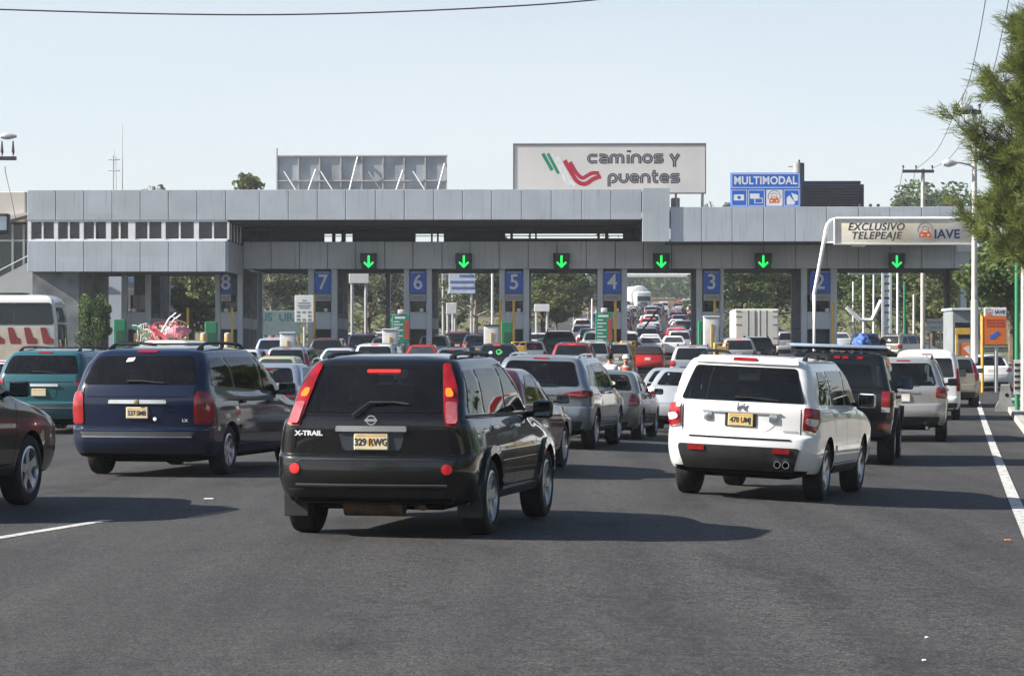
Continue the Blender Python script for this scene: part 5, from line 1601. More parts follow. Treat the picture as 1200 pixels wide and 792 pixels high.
def mk_hatch(name='hatchback', L=4.0, W=.85, H=1.48, lite=False, glass=None, lit=False, m=None):
    ww = .63*W/.85
    c = Car(name, hatch_rails(L, W, H, ww), L, (.72, L-.80), .31, .20, W-.02, .045, sub=2 if lite else 4)
    if m: swap_paint(c, m)
    s = H/1.48; g = glass or GLASS
    c.wrap = (W-.10, .17, .15)
    c.panel('rear_window', g, 'rear', [(-W*.78, 1.035*s), (W*.78, 1.035*s), (ww*.82, 1.38*s), (-ww*.82, 1.38*s)], rnd=.09, step=.10)
    c.wraps('taillight', RED, [(-.12, .72*s), (.08, .74*s), (.12, .88*s), (.02, 1.0*s), (-.10, .98*s)], off=.012, rnd=.05, bulge=.01, step=.08)
    c.panel('brake_light', REDLIT if lit else RED, 'rear', [(-.13, 1.405*s), (.13, 1.405*s), (.13, 1.425*s), (-.13, 1.425*s)], off=.012, rnd=.006)
    c.plate(0, .78*s, None, PLATEW)
    c.panel('bumper_trim', BLACK, 'rear', [(-W*.72, .28), (W*.72, .28), (W*.80, .42), (-W*.80, .42)], off=.006, rnd=.03)
    e = L/4.0
    for p_ in ([(.55*e, 1.05*s), (1.0*e, 1.02*s), (.98*e, 1.36*s), (.72*e, 1.34*s)], [(1.08*e, 1.02*s), (1.82*e, 1.0*s), (1.82*e, 1.40*s), (1.06*e, 1.38*s)], [(1.90*e, 1.0*s), (2.76*e, .985*s), (2.55*e, 1.15*s), (2.22*e, 1.385*s), (1.90*e, 1.40*s)]):
        c.both('side_window', g, p_, rnd=.05, step=.12)
    c.panel('windshield', GLASS2, 'front', [(-W*.74, 1.02*s), (W*.74, 1.02*s), (ww*.84, 1.36*s), (-ww*.84, 1.36*s)], rnd=.06, step=.12)
    c.mir('headlight', CLEAR, [(W*.5, .60*s), (W*.88, .64*s), (W*.88, .75*s), (W*.6, .74*s)], 'front', off=.008, step=.1)
    c.mirrors(2.55*e, .98*s, W-.02, c.paint, (.17, .13))
    c.wheels(ALLOY, 6, .66, hi=not lite); c.floor(.18)
    return c.root

def mk_cargo_van(name='cargo_van', L=4.9, W=.93, H=1.95):
    s = H/1.95
    r = van_rails(L, W, 1.72, .82)
    rails = [dict(z=.25, yr=.25, yf=L-.3, w=W-.14, cr=.15), dict(z=.30, yr=.10, yf=L-.1, w=W-.05, cr=.18, br=.05),
             dict(z=.46, yr=.0, yf=L-.01, w=W-.005, cr=.2, br=.06), dict(z=.62, yr=.01, yf=L, w=W, cr=.2, br=.06), dict(z=.66, yr=.07, yf=L-.02, w=W, cr=.14, br=.04, c=1),
             dict(z=[(0, 1.0), (L*.75, 1.0), (L, .84)], yr=.065, yf=L-.1, w=W, cr=.14, br=.04, cf=.4, bf=.3),
             dict(z=[(0, 1.16), (L*.8, 1.14)], yr=.07, yf=L*.84, w=W-.02, cr=.14, br=.04, cf=.3, bf=.3, c=1),
             dict(z=1.72*s, yr=.14, yf=L*.66, w=.82, cr=.16, br=.04, cf=.2, bf=.15), dict(z=1.85*s, yr=.19, yf=L*.62, w=.76, cr=.18, br=.04, cf=.2, bf=.12),
             dict(z=1.92*s, yr=.32, yf=L*.59, w=.60, cr=.16, br=.03, cf=.2, bf=.1), dict(z=1.95*s, yr=.6, yf=L*.55, w=.3, cr=.1, br=.02, cf=.1, bf=.05)]
    c = Car(name, rails, L, (.95, L-.95), .32, .20, W-.02, .05)
    c.wrap = (W-.06, .12, .10)
    for sx in (1, -1):
        c.panel('rear_window', GLASS, 'rear', [(sx*.06, 1.18), (sx*.73, 1.18), (sx*.66, 1.70*s), (sx*.06, 1.70*s)], rnd=.06)
    c.wraps('taillight', RED, [(-.07, .80), (.07, .80), (.07, 1.42), (-.06, 1.42)], off=.014, rnd=.04, bulge=.01)
    c.panel('brake_light', RED, 'rear', [(-.14, 1.80*s), (.14, 1.80*s), (.14, 1.82*s), (-.14, 1.82*s)], off=.012, rnd=.006)
    c.plate(0, .86, None, PLATEW)
    c.panel('door_gap', DARKIN, 'rear', [(-.006, .70), (.006, .70), (.006, 1.78*s), (-.006, 1.78*s)], off=.003, rnd=0)
    for p_ in ([(.45, 1.18), (1.75, 1.17), (1.75, 1.66*s), (.50, 1.66*s)], [(1.9, 1.17), (2.9, 1.17), (2.9, 1.66*s), (1.9, 1.66*s)], [(3.0, 1.17), (3.85, 1.16), (3.55, 1.4), (3.25, 1.64*s), (3.0, 1.65*s)]):
        c.both('side_window', GLASS, p_, rnd=.05, step=.12)
    c.panel('windshield', GLASS2, 'front', [(-.78, 1.22), (.78, 1.22), (.70, 1.72*s), (-.70, 1.72*s)], rnd=.06, step=.12)
    c.mir('headlight', CLEAR, [(.5, .74), (.84, .76), (.84, .90), (.55, .88)], 'front', off=.008, step=.1)
    c.panel('lower_bumper', BLACK, 'rear', [(-.8, .34), (.8, .34), (.84, .48), (-.84, .48)], off=.006, rnd=.03)
    c.mirrors(3.6, 1.15, W, BLACK, (.2, .2)); c.wheels(ALLOY, 6, .64); c.floor(.22)
    return c.root

def mk_boxy(name='suv'):
    """square black off-roader with a loaded roof rack"""
    L, W, H = 4.75, .98, 1.86
    rails = [dict(z=.40, yr=.25, yf=L-.3, w=W-.16, cr=.1), dict(z=.44, yr=.12, yf=L-.1, w=W-.1, cr=.12, br=.02), dict(z=.52, yr=.0, yf=L, w=W-.03, cr=.14, br=.03, c=1),
             dict(z=.74, yr=.0, yf=L, w=W, cr=.14, br=.03, c=1), dict(z=.76, yr=.10, yf=L-.08, w=W, cr=.12, br=.02, c=1), dict(z=[(0, 1.10), (L*.7, 1.10), (L, 1.02)], yr=.10, yf=L-.1, w=W, cr=.10, br=.02, cf=.2, bf=.08),
             dict(z=[(0, 1.20), (L*.6, 1.20), (L, 1.12)], yr=.11, yf=L-.14, w=W-.01, cr=.10, br=.02, cf=.2, bf=.08, c=1), dict(z=1.235, yr=.13, yf=L*.66, w=W-.06, cr=.10, br=.02, cf=.14, bf=.06, c=1),
             dict(z=1.70, yr=.21, yf=L*.57, w=.80, cr=.10, br=.02, cf=.14, bf=.05), dict(z=1.80, yr=.25, yf=L*.55, w=.77, cr=.10, br=.02, cf=.14, bf=.05), dict(z=1.85, yr=.36, yf=L*.53, w=.64, cr=.1, br=.02, cf=.12, bf=.04), dict(z=1.86, yr=.6, yf=L*.5, w=.4, cr=.1, br=.01, cf=.1, bf=.02)]
    c = Car(name, rails, L, (.95, L-.95), .41, .29, W+.0, .06)
    c.wrap = (W-.05, .14, .07)
    c.panel('rear_window', PANE_DARK, 'rear', [(-.62, 1.27), (.62, 1.27), (.56, 1.66), (-.56, 1.66)], rnd=.05)
    c.wraps('taillight', RED, [(-.17, .98), (-.03, .98), (-.03, 1.22), (-.17, 1.22)], off=.016, rnd=.02)
    c.mir('reversing_lens', CLEAR, [(.76, .88), (.90, .88), (.90, .965), (.76, .965)], 'rear', off=.014, rnd=.015)
    c.mir('reflector', RED, [(.72, .60), (.92, .60), (.92, .70), (.72, .70)], 'rear', off=.014, rnd=.01)
    for x in (-.38, 0.0, .38, .14): 
        c.panel('roof_marker', RED, 'rear', [(x-.05, 1.745), (x+.05, 1.745), (x+.05, 1.785), (x-.05, 1.785)], off=.02, rnd=.015, bulge=.015)
    # spare wheel
    T = MB(); T.lathe([(.22, -.30), (.36, -.30), (.40, -.25), (.40, -.08), (.36, -.03), (.05, -.02)], 'y', (-.12, .10, 1.02), 30); T.build('spare_wheel', RUBBER, c.root)
    T = MB(); T.lathe([(.01, -.32), (.22, -.305), (.23, -.28)], 'y', (-.12, .10, 1.02), 24); T.build('spare_rim', ALLOY, c.root)
    c.mir('vent', BLACK, [(.70, 1.30), (.74, 1.30), (.69, 1.64), (.65, 1.64)], 'rear', off=.01, rnd=.005)
    for k in range(7):
        z = 1.30+k*.05; x = .72-.05*(k/7)
        c.mir('vent_slat', BLACK, [(x-.02, z), (x+.04, z), (x+.04, z+.018), (x-.02, z+.018)], 'rear', off=.022, rnd=.004)
    for p_ in ([(.35, 1.28), (1.05, 1.28), (1.05, 1.66), (.40, 1.66)], [(1.20, 1.28), (2.0, 1.28), (2.0, 1.66), (1.20, 1.66)], [(2.12, 1.28), (2.95, 1.28), (2.72, 1.62), (2.12, 1.66)]):
        c.both('side_window', GLASS, p_, rnd=.03, step=.14)
    c.panel('windshield', GLASS, 'front', [(-.8, 1.27), (.8, 1.27), (.72, 1.68), (-.72, 1.68)], rnd=.04, step=.14)
    c.panel('lower_bumper', BLACK, 'rear', [(-.88, .47), (.88, .47), (.90, .56), (-.90, .56)], off=.01, rnd=.01)
    c.panel('step_pad', BLACK, 'rear', [(-.5, .60), (.5, .60), (.5, .72), (-.5, .72)], off=.02, rnd=.01)
    seams(c, [[(2.06, 1.7), (2.06, .6)], [(3.0, 1.25), (3.0, .6)], [(1.14, 1.7), (1.14, 1.0)], [(1.5, .6), (3.0, .6)]], .012)
    handles(c, [(1.35, 1.12), (2.25, 1.12)], BLACK)
    for ay in c.axles:
        pl = [(ay+(c.wr+.06)*math.cos(a), c.wr+(c.wr+.06)*math.sin(a)) for a in [math.pi*k/12 for k in range(13)]]
        pl += [(ay+(c.wr+.15)*math.cos(a), c.wr+(c.wr+.13)*math.sin(a)) for a in [math.pi*k/12 for k in range(12, -1, -1)]]
        c.both('wheel_arch', BLACK, pl, off=.05, th=.03, rnd=0, step=.2)
    c.mirrors(2.85, 1.25, W, BLACK, (.22, .22))
    c.wheels(ALLOY, 7, .62)
    c.floor(.36)
    b = MB()
    for x in (-.7, .7): b.tube([(x, .45, 1.93), (x, 2.6, 1.93)], .022, 8)
    for y in (.45, .95, 1.5, 2.05, 2.6):
        b.tube([(-.75, y, 1.93), (.75, y, 1.93)], .018, 8)
        for x in (-.7, .7): b.tube([(x, y, 1.80), (x, y, 1.93)], .018, 6)
    b.build('roof_rack', BLACK, c.root)
    b = MB(); b.rbox(-.80, .80, .40, .52, 1.93, 1.985, .012, 2); b.build('rack_bar', mat('light_blue_bar', (.42, .52, .62), .35, .4), c.root)
    b = MB()
    for k in range(9):
        b.rbox(-.72+k*.16, -.60+k*.16, .50, .62, 1.89, 1.945, .012, 1)
    b.build('rack_clips', mat('dark_plum', (.03, .015, .03), .5), c.root)
    return c.root

def mk_pickup(name='pickup_truck'):
    L, W = 5.2, .93
    rails = [dict(z=.35, yr=.2, yf=L-.3, w=W-.14, cr=.1), dict(z=.40, yr=.06, yf=L-.1, w=W-.05, cr=.1, br=.02), dict(z=.6, yr=.0, yf=L, w=W, cr=.1, br=.02), dict(z=.95, yr=.02, yf=L-.03, w=W, cr=.1, br=.02, cf=.3, bf=.15),
             dict(z=[(0, 1.10), (L*.6, 1.10), (L, 1.0)], yr=.03, yf=L-.1, w=W-.03, cr=.1, br=.02, cf=.3, bf=.2, c=1), dict(z=[(0, 1.12), (L, 1.11)], yr=2.1, yf=L*.78, w=W-.07, cr=.1, br=.03, cf=.2, bf=.15, c=1),
             dict(z=1.62, yr=2.25, yf=L*.66, w=.70, cr=.14, br=.03, cf=.2, bf=.1), dict(z=1.70, yr=2.3, yf=L*.64, w=.62, cr=.14, br=.03, cf=.2, bf=.1), dict(z=1.74, yr=2.5, yf=L*.6, w=.35, cr=.1, br=.02, cf=.1, bf=.05)]
    c = Car(name, rails, L, (1.2, L-.95), .37, .24, W-.02, .05, sub=2)
    c.wrap = (W-.05, .08, .06)
    c.panel('rear_window', GLASS, 'rear', [(-.66, 1.18), (.66, 1.18), (.60, 1.56), (-.60, 1.56)], rnd=.05, step=.12)
    c.wraps('taillight', RED, [(-.12, .75), (.04, .75), (.04, 1.05), (-.12, 1.05)], off=.012, rnd=.02)
    c.plate(0, .55, None, PLATEW)
    for p_ in ([(2.4, 1.18), (3.0, 1.17), (3.0, 1.58), (2.5, 1.57)], [(3.1, 1.17), (3.95, 1.16), (3.5, 1.55), (3.1, 1.58)]): c.both('side_window', GLASS, p_, rnd=.05, step=.14)
    c.panel('windshield', GLASS, 'front', [(-.7, 1.18), (.7, 1.18), (.6, 1.58), (-.6, 1.58)], rnd=.05, step=.14)
    c.wheels(ALLOY, 6, .62, hi=False); c.floor(.3)
    return c.root

# ------------------------------------------------------------------ the queue in front of the gates
SILVER = (.42, .43, .44); LSILVER = (.60, .61, .62); BLUEGREY = (.30, .36, .43); WHITE = (.70, .70, .695); GREY = (.16, .165, .17)
DGREY = (.06, .062, .066); BLK = (.006, .006, .007); TEAL = (.022, .10, .12); MAROON = (.085, .012, .022); REDC = (.42, .015, .012)
CHAMP = (.36, .33, .27); NAVYC = (.012, .02, .06); GREENISH = (.36, .40, .24); BROWN = (.07, .05, .04)

# prototypes
proto = {}
proto['minivan'] = mk_minivan(False)
proto['suv_wide'] = mk_suv2(lamps='wide', m=METALLIC, rails='chrome', glass=GLASS, mirror=BLACK)
proto['suv_corner'] = mk_suv2(L=4.6, W=.92, H=1.72, ww=.70, lamps='corner', m=METALLIC, rails='black', mirror=BLACK)
proto['suv_tall'] = mk_suv2(L=4.55, W=.90, H=1.66, ww=.70, lamps='tall', m=METALLIC, rails=False, lite=True, mirror=BLACK)
proto['suv_lite'] = mk_suv2(L=4.7, W=.93, H=1.74, ww=.73, lamps='corner', lite=True, rails=True)
proto['suv_lit'] = mk_suv2(L=4.7, W=.93, H=1.74, ww=.73, lamps='corner', lite=True, rails=False, lit=True)
proto['sedan_tri'] = mk_sedan(lamps='tri', m=METALLIC, mirror=BLACK)
proto['sedan_bar'] = mk_sedan(L=4.4, lamps='bar', m=METALLIC, deck=1.0, glass=GLASS2)
proto['sedan_eye'] = mk_sedan(L=4.5, lamps='eye', deck=.96)
proto['sedan_lite'] = mk_sedan(lamps='tri', lite=True, glass=GLASS2)
proto['sedan_lit'] = mk_sedan(lamps='bar', lite=True, lit=True)
proto['hatch'] = mk_hatch(lite=True)
proto['hatch_lit'] = mk_hatch(lite=True, lit=True, H=1.52)
proto['van'] = mk_cargo_van()
proto['pickup'] = mk_pickup()
used = set()
KM = None
def put(kind, label, cat, px, Y, head, color, group=None, scale=None, x=None, name=None):
    global KM
    if kind not in used:
        o = proto[kind]; used.add(kind)
    else:
        if KM is None: KM = kids_map()
        o = copy_tree(proto[kind], None, KM)
    if name: o.name = name
    finish_(o, label, cat, px, Y, head, color, group, scale, x)
    return o
def finish_(o, label, cat, px, Y, head, color, group, scale, x):
    X = wx(px, Y) if x is None else x
    h = R(head)
    g0, g1 = gz(X+math.sin(h)*.8, Y+math.cos(h)*.8), gz(X+math.sin(h)*3.6, Y+math.cos(h)*3.6)
    ax = X+math.sin(h)*2.2; ay = Y+math.cos(h)*2.2
    gl_, gr_ = gz(ax-math.cos(h)*.7, ay+math.sin(h)*.7), gz(ax+math.cos(h)*.7, ay-math.sin(h)*.7)
    pitch = math.atan2(g1-g0, 2.8); roll = math.atan2(gl_-gr_, 1.4)
    o.location = (X, Y, (gl_+gr_)/2-2.2*math.tan(pitch))
    o.rotation_euler = (Matrix.Rotation(-h, 4, 'Z') @ Matrix.Rotation(pitch, 4, 'X') @ Matrix.Rotation(roll, 4, 'Y')).to_euler()
    if scale: o.scale = scale
    tag(o, label, cat, group)
    st = [o]
    while st:
        q = st.pop()
        st += list(q.children)
        if q.type == 'MESH' and q.data.materials and q.data.materials[0] and q.data.materials[0].name in PAINTED: q.color = (*color, 1)

Q = 'vehicles queuing before the toll gates'
put('minivan', 'teal minivan with dark tinted rear window, left of the dark blue minivan', 'minivan', 44, 51.5, 8, TEAL, Q)
put('suv_corner', 'dark grey-green SUV cut by the left edge of the photo, only its front half showing', 'SUV', 0, 24.2, 11.5, (.012, .016, .014), Q, x=-6.76, scale=(1, 1, 1.035))
put('sedan_eye', 'maroon sedan squeezed between the black X-TRAIL SUV and a silver SUV', 'sedan', 530, 33.4, 11.5, MAROON, Q)
put('suv_wide', 'silver-grey SUV with wide wraparound tail lamps ahead of the maroon sedan', 'SUV', 628, 44, 10.5, (.25, .28, .31), Q, (1, 1, .955))
put('sedan_tri', 'dark silver sedan with triangular tail lamps and a yellow card in its rear window', 'sedan', 695, 50, 9.5, (.20, .22, .21), Q, (1, 1, .95))
put('sedan_bar', 'light silver sedan with a round tail badge and a red tray in its rear window', 'sedan', 797, 56, 8, LSILVER, Q)
put('sedan_tri', 'silver sedan whose roof shows just behind the light silver sedan with the red tray', 'sedan', 783, 67, 7, (.52, .54, .56), Q)
put('sedan_lite', 'blue-grey sedan roof showing between the light silver sedan and the white SUV', 'sedan', 812, 76, 5, (.13, .155, .19), Q)
off = mk_boxy()
finish_(off, 'square black off-road SUV with a pale blue bar across its roof rack', 'SUV', 976, 42.5, 10.5, BLK, Q, None, None)
put('suv_corner', 'silver SUV with red tail lamps between the black off-roader and the white van', 'SUV', 1058, 54, 10, (.44, .43, .41), Q, (1, 1, 1.03))
put('van', 'tall white van with upright red tail lamps in the rightmost queue', 'van', 1086, 70, 9, WHITE, Q)
put('suv_tall', 'champagne SUV with a dark mirror between the white van and the last white sedan', 'SUV', 1116, 83, 8, CHAMP, Q)
put('sedan_eye', 'white sedan turning into the right lane beside the concrete barrier', 'sedan', 1162, 101, 6, WHITE, Q)
put('sedan_bar', 'silver-blue sedan wedged between the dark blue minivan and the black SUV', 'sedan', 296, 51, 10, (.36, .40, .46), Q)
put('sedan_lite', 'pale yellow-green sedan roof behind the silver-blue sedan', 'sedan', 316, 81, 6, GREENISH, Q)
put('suv_tall', 'silver people carrier behind the pale yellow-green sedan roof', 'minivan', 334, 92, 5, (.40, .42, .45), Q, name='minivan')
put('hatch', 'white hatchback peeping out at the far right shoulder of the dark blue minivan', 'hatchback', 283, 104, 4, (.70, .72, .75), Q)
put('van', 'white van with a heap of chairs tied on its roof behind the dark blue minivan', 'van', 190, 76, 7, WHITE, Q)
put('hatch', 'white hatchback cut by the left edge of the photo beside the teal minivan', 'hatchback', -4, 58, 10, (.68, .70, .72), Q)
put('suv_lit', 'blue and white SUV with a lit brake lamp under booth 8', 'SUV', 318, 129, 2, (.30, .38, .55), Q)
put('suv_lite', 'dark brown SUV with roof rails waiting in front of booth 7', 'SUV', 381, 128, 2, BROWN, Q)
put('sedan_lite', 'silver-blue sedan behind the dark brown SUV at booth 7', 'sedan', 392, 103, 4, (.40, .45, .50), Q, (1, 1, 1.08))
put('suv_lit', 'light silver SUV with a lit brake lamp showing just above the black X-TRAIL roof', 'SUV', 438, 99, 4, (.55, .56, .56), Q)
put('suv_lite', 'dark grey SUV with a lit brake lamp behind the light silver SUV', 'SUV', 452, 126, 2, (.03, .033, .038), Q, (1, 1, 1.04))
put('sedan_lite', 'red sedan between the dark grey SUV and the pale large SUV', 'sedan', 492, 121, 3, REDC, Q, (1, 1, 1.05))
put('suv_lite', 'large pale grey SUV with dark rear window in front of booth 6', 'SUV', 508, 136, 2, (.42, .42, .40), Q, (1, 1, 1.05))
put('sedan_tri', 'dark silver sedan roof in front of the large pale grey SUV', 'sedan', 527, 107, 4, (.20, .215, .23), Q, (1, 1, 1.06))
put('hatch_lit', 'dark green-black hatchback with a green toy in its rear window', 'hatchback', 581, 103, 4, (.010, .016, .018), Q, (1.06, 1, 1.14))
put('hatch', 'small white hatchback with red things in its rear window left of the red SUV', 'hatchback', 622, 132, 2, WHITE, Q, (1, 1, 1.06))
put('sedan_lite', 'olive grey sedan under the left edge of gate 5', 'sedan', 641, 145, 2, (.14, .14, .12), Q, (1, 1, 1.06))
put('suv_lite', 'very large dark blue-grey SUV in the gate between booths 5 and 4', 'SUV', 655, 138, 2, (.07, .085, .11), Q, (1.06, 1, 1.16))
put('suv_lit', 'dark red SUV with lit brake lamp ahead of the silver-grey SUV', 'SUV', 669, 107, 5, (.22, .015, .022), Q)
put('suv_tall', 'white SUV just right of the dark red SUV', 'SUV', 694, 114, 4, WHITE, Q, (1, 1, 1.06))
put('suv_lite', 'beige-grey SUV at the foot of booth 4', 'SUV', 722, 120, 3, (.40, .38, .34), Q, (.85, 1, .93))
put('suv_lite', 'black SUV with a silver roof ahead of the white SUV, under booth 3', 'SUV', 811, 104, 5, (.33, .35, .36), Q)
put('suv_lit', 'silver-grey SUV with dark rear window in front of the white lorry box', 'SUV', 866, 128, 2, (.36, .36, .36), Q)
put('suv_lite', 'dark SUV beside the silver-grey SUV in front of the white lorry box', 'SUV', 888, 134, 2, (.03, .03, .035), Q)

# red convertible in gate 4-3
cv = mk_sedan('convertible', L=4.75, W=.93, H=1.38, deck=1.02, lite=True, lamps='bar')
finish_(cv, 'bright red convertible with a black soft top in the gate between booths 4 and 3', 'convertible', 759, 127, 4, (.50, .012, .010), Q, (.93, .95, .95), None)
for ch in list(cv.children):
    if ch.name.startswith('side_window') or ch.name.startswith('rear_window'): pass
b = MB()
sc_ = sedan_rails(4.75, .93, 1.38, 1.02, .645)[6:]
bm_ = body_bm([dict(r, w=r['w']+.02, z=(r['z'] if not isinstance(r['z'], list) else [(a, q+.02) for a, q in r['z']])) for r in sc_], 4.75, 2)
me_ = bpy.data.meshes.new('soft_top'); bm_.to_mesh(me_); bm_.free(); me_.materials.append(BLACK)
o_ = bpy.data.objects.new('soft_top', me_); COL.objects.link(o_); o_.parent = cv

# ------------------------------------------------------------------ the jam beyond the gates
rng = random.Random(21)
G2 = 'vehicles jammed on the climb beyond the gates'
cols_w = [('white', WHITE, 5), ('silver', LSILVER, 4), ('grey', (.22, .23, .24), 3), ('black', (.010, .010, .012), 3), ('dark blue', (.02, .03, .08), 2), ('red', REDC, 2), ('maroon', MAROON, 1), ('green', (.05, .11, .08), 1), ('beige', CHAMP, 1)]
pool = [c_ for c_ in cols_w for _ in range(c_[2])]
ords = ['first', 'second', 'third', 'fourth', 'fifth', 'sixth', 'seventh', 'eighth', 'ninth', 'tenth', 'eleventh', 'twelfth', 'thirteenth', 'fourteenth', 'fifteenth', 'sixteenth', 'seventeenth', 'eighteenth', 'nineteenth', 'twentieth', 'twenty-first', 'twenty-second', 'twenty-third', 'twenty-fourth']
lane_off = [-7.0, -4.0, -1.2, 1.7, 4.5]
def jam_center(y): return wx(778, y) if y < 330 else wx(778, 330)+(y-330)*.085
lname = ['leftmost lane', 'inner left lane', 'middle lane', 'inner right lane', 'rightmost lane']
row = 0; y = 158.0
first_row = True
while y < 440 and row < 24:
    for li, lo in enumerate(lane_off):
        if row == 0 and li == 3: pass
        x = jam_center(y) + lo*min(1, .55+.45*sstep(150, 215, y)) + rng.uniform(-.3, .3)
        yy = y + rng.uniform(-1.6, 1.6) + li*1.3
        cn, cc, _ = rng.choice(pool)
        kind = rng.choice(['sedan_lite', 'sedan_lit', 'sedan_lite', 'suv_lite', 'suv_lit', 'hatch', 'hatch_lit', 'suv_tall'])
        if row == 0 and li == 1: kind, cn, cc = 'suv_lite', 'white', WHITE
        word = {'sedan': 'sedan', 'suv': 'SUV', 'hatch': 'hatchback'}[kind.split('_')[0]]
        lb = '%s %s in the %s row beyond the gates, %s' % (cn, word, ords[row], lname[li])
        put(kind, lb, word, 0, yy, 2.2 if y < 330 else 5, cc, G2, None, x)
    row += 1; y += 7.0 + row*.42

# a few more seen through the gates on the left
G3 = 'vehicles on the left carriageway beyond the gates'
for px, Y, kind, cc, lb in ((424, 152, 'minivan', NAVYC, 'navy minivan beyond the gate between booths 7 and 6'),
        (412, 172, 'hatch', WHITE, 'white hatchback beyond the gate right of booth 7'),
        (446, 178, 'sedan_lite', LSILVER, 'silver sedan behind the green tariff board of booth 6'),
        (536, 158, 'suv_lite', MAROON, 'maroon SUV beyond the gate between booths 6 and 5'),
        (560, 150, 'minivan', NAVYC, 'navy minivan left of booth 5'),
        (688, 176, 'sedan_lite', WHITE, 'white sedan beyond gate 5, behind the very large SUV'),
        (702, 196, 'sedan_lite', (.18, .26, .30), 'blue-green sedan farthest off beyond the tariff board of booth 4'),
        (630, 172, 'hatch', LSILVER, 'silver hatchback just right of booth 5 beyond the gate'),
        (925, 165, 'suv_tall', LSILVER, 'silver SUV right of the white lorry box'),
        (962, 168, 'sedan_lite', (.25, .02, .03), 'dark red sedan beyond the gate under sign 2'),
        (986, 176, 'sedan_lite', LSILVER, 'silver sedan right of booth 2 beyond the gates')):
    put(kind, lb, {'minivan': 'minivan', 'hatch': 'hatchback', 'sedan_lite': 'sedan', 'suv_lite': 'SUV', 'suv_tall': 'SUV'}[kind], px, Y, 1.5, cc, G3)
for k in proto:
    if k not in used: 
        st = [proto[k]]
        while st:
            q = st.pop(); st += list(q.children); bpy.data.objects.remove(q)
# ------------------------------------------------------------------ vegetation
def leaf_mat(name, c0, c1, scale=1.2):
    m = bpy.data.materials.new(name); m.use_nodes = True
    nt, N, L = nodes_of(m)
    b = N['Principled BSDF']; out = N['Material Output']
    tc = N.new('ShaderNodeTexCoord'); nz = N.new('ShaderNodeTexNoise'); nz.inputs['Scale'].default_value = scale; nz.inputs['Detail'].default_value = 5
    L.new(tc.outputs['Object'], nz.inputs['Vector'])
    rp = N.new('ShaderNodeValToRGB'); e = rp.color_ramp.elements
    e[0].position, e[1].position = .35, .65; e[0].color, e[1].color = (*c0, 1), (*c1, 1)
    L.new(nz.outputs['Fac'], rp.inputs['Fac']); L.new(rp.outputs[0], b.inputs['Base Color'])
    b.inputs['Roughness'].default_value = .6; b.inputs['Specular IOR Level'].default_value = .25
    tr = N.new('ShaderNodeBsdfTranslucent'); L.new(rp.outputs[0], tr.inputs[0])
    mx = N.new('ShaderNodeMixShader'); mx.inputs[0].default_value = .3
    L.new(b.outputs[0], mx.inputs[1]); L.new(tr.outputs[0], mx.inputs[2]); L.new(mx.outputs[0], out.inputs[0])
    return m
LF_D = leaf_mat('dark_foliage', (.044, .078, .026), (.115, .165, .052), .7)
LF_M = leaf_mat('green_foliage', (.060, .10, .032), (.15, .19, .06), .7)
LF_Y = leaf_mat('olive_foliage', (.070, .098, .030), (.155, .175, .060), .6)
LF_G = leaf_mat('grey_green_foliage', (.055, .075, .040), (.135, .15, .09), .6)
LF_P = leaf_mat('pine_needles', (.080, .115, .022), (.21, .24, .06), 1.6)
BARK = mat('bark', (.12, .09, .065), .9, 0, .2, 0, .4, 4, .6, 18)
BARKP = mat('pale_bark', (.24, .21, .17), .85, 0, .2, 0, .35, 3, .4, 12)

def leaves(mb, c, rad, n, size, rg, flat=.75, droop=0.0):
    cx, cy, cz = c
    for _ in range(n):
        while True:
            p = Vector((rg.uniform(-1, 1), rg.uniform(-1, 1), rg.uniform(-1, 1)))
            l = p.length
            if .05 < l < 1 and rg.random() < l*l*.8+.25: break
        p = Vector((cx+p.x*rad, cy+p.y*rad, cz+p.z*rad*flat))
        a = Vector((rg.gauss(0, 1), rg.gauss(0, 1), rg.gauss(0, .6)-droop)).normalized()
        b = a.cross(Vector((rg.gauss(0, 1), rg.gauss(0, 1), rg.gauss(0, 1)))).normalized()
        s = size*rg.uniform(.6, 1.3)
        mb._new([p-a*s*.6, p+b*s*.32, p+a*s*.6, p-b*s*.32], [(0, 1, 2, 3)])

def make_tree(name, h, spread, m, bark, seed, n=5200, size=.34, base=.28, clumps=26, droop=0.0, flat=.75):
    """trunk with limbs; crown of leaf clumps round the limb ends"""
    rg = random.Random(seed)
    root = thing(name, None, None)
    tr = MB()
    lean = rg.uniform(-.4, .4)
    top = Vector((lean, rg.uniform(-.4, .4), h*.72))
    tr.tube([(0, 0, -.6), (0, 0, 0), tuple(top*.4), tuple(top*.75), tuple(top)], [h*.032, h*.026, h*.02, h*.013, h*.006], 8)
    ends = []
    for k in range(clumps):
        t = rg.uniform(.30, 1.0)
        s = top*t; s.z = max(s.z, h*base)
        a = rg.uniform(0, 6.283)
        u = (s.z/h-base)/(1-base)
        ln = spread*rg.uniform(.35, 1.0)*(1.0-.55*max(0, u)**1.5)
        e = s+Vector((math.cos(a)*ln, math.sin(a)*ln, rg.uniform(.02, .32)*h*(1-droop)))
        e.z = min(e.z, h*.93)
        mid = (s+e)/2+Vector((0, 0, -.05*ln))
        tr.tube([tuple(s), tuple(mid), tuple(e)], [h*.010, h*.006, h*.003], 5)
        ends.append(e)
    tr.build('trunk', bark, root)
    cr = MB()
    per = n//len(ends)
    for e in ends:
        r = spread*rg.uniform(.20, .40)
        leaves(cr, e, r, int(per*rg.uniform(.6, 1.4)), size, rg, flat*rg.uniform(.8, 1.2), droop*2)
    cr.build('crown', m, root, sharp=None, recalc=False)
    return root

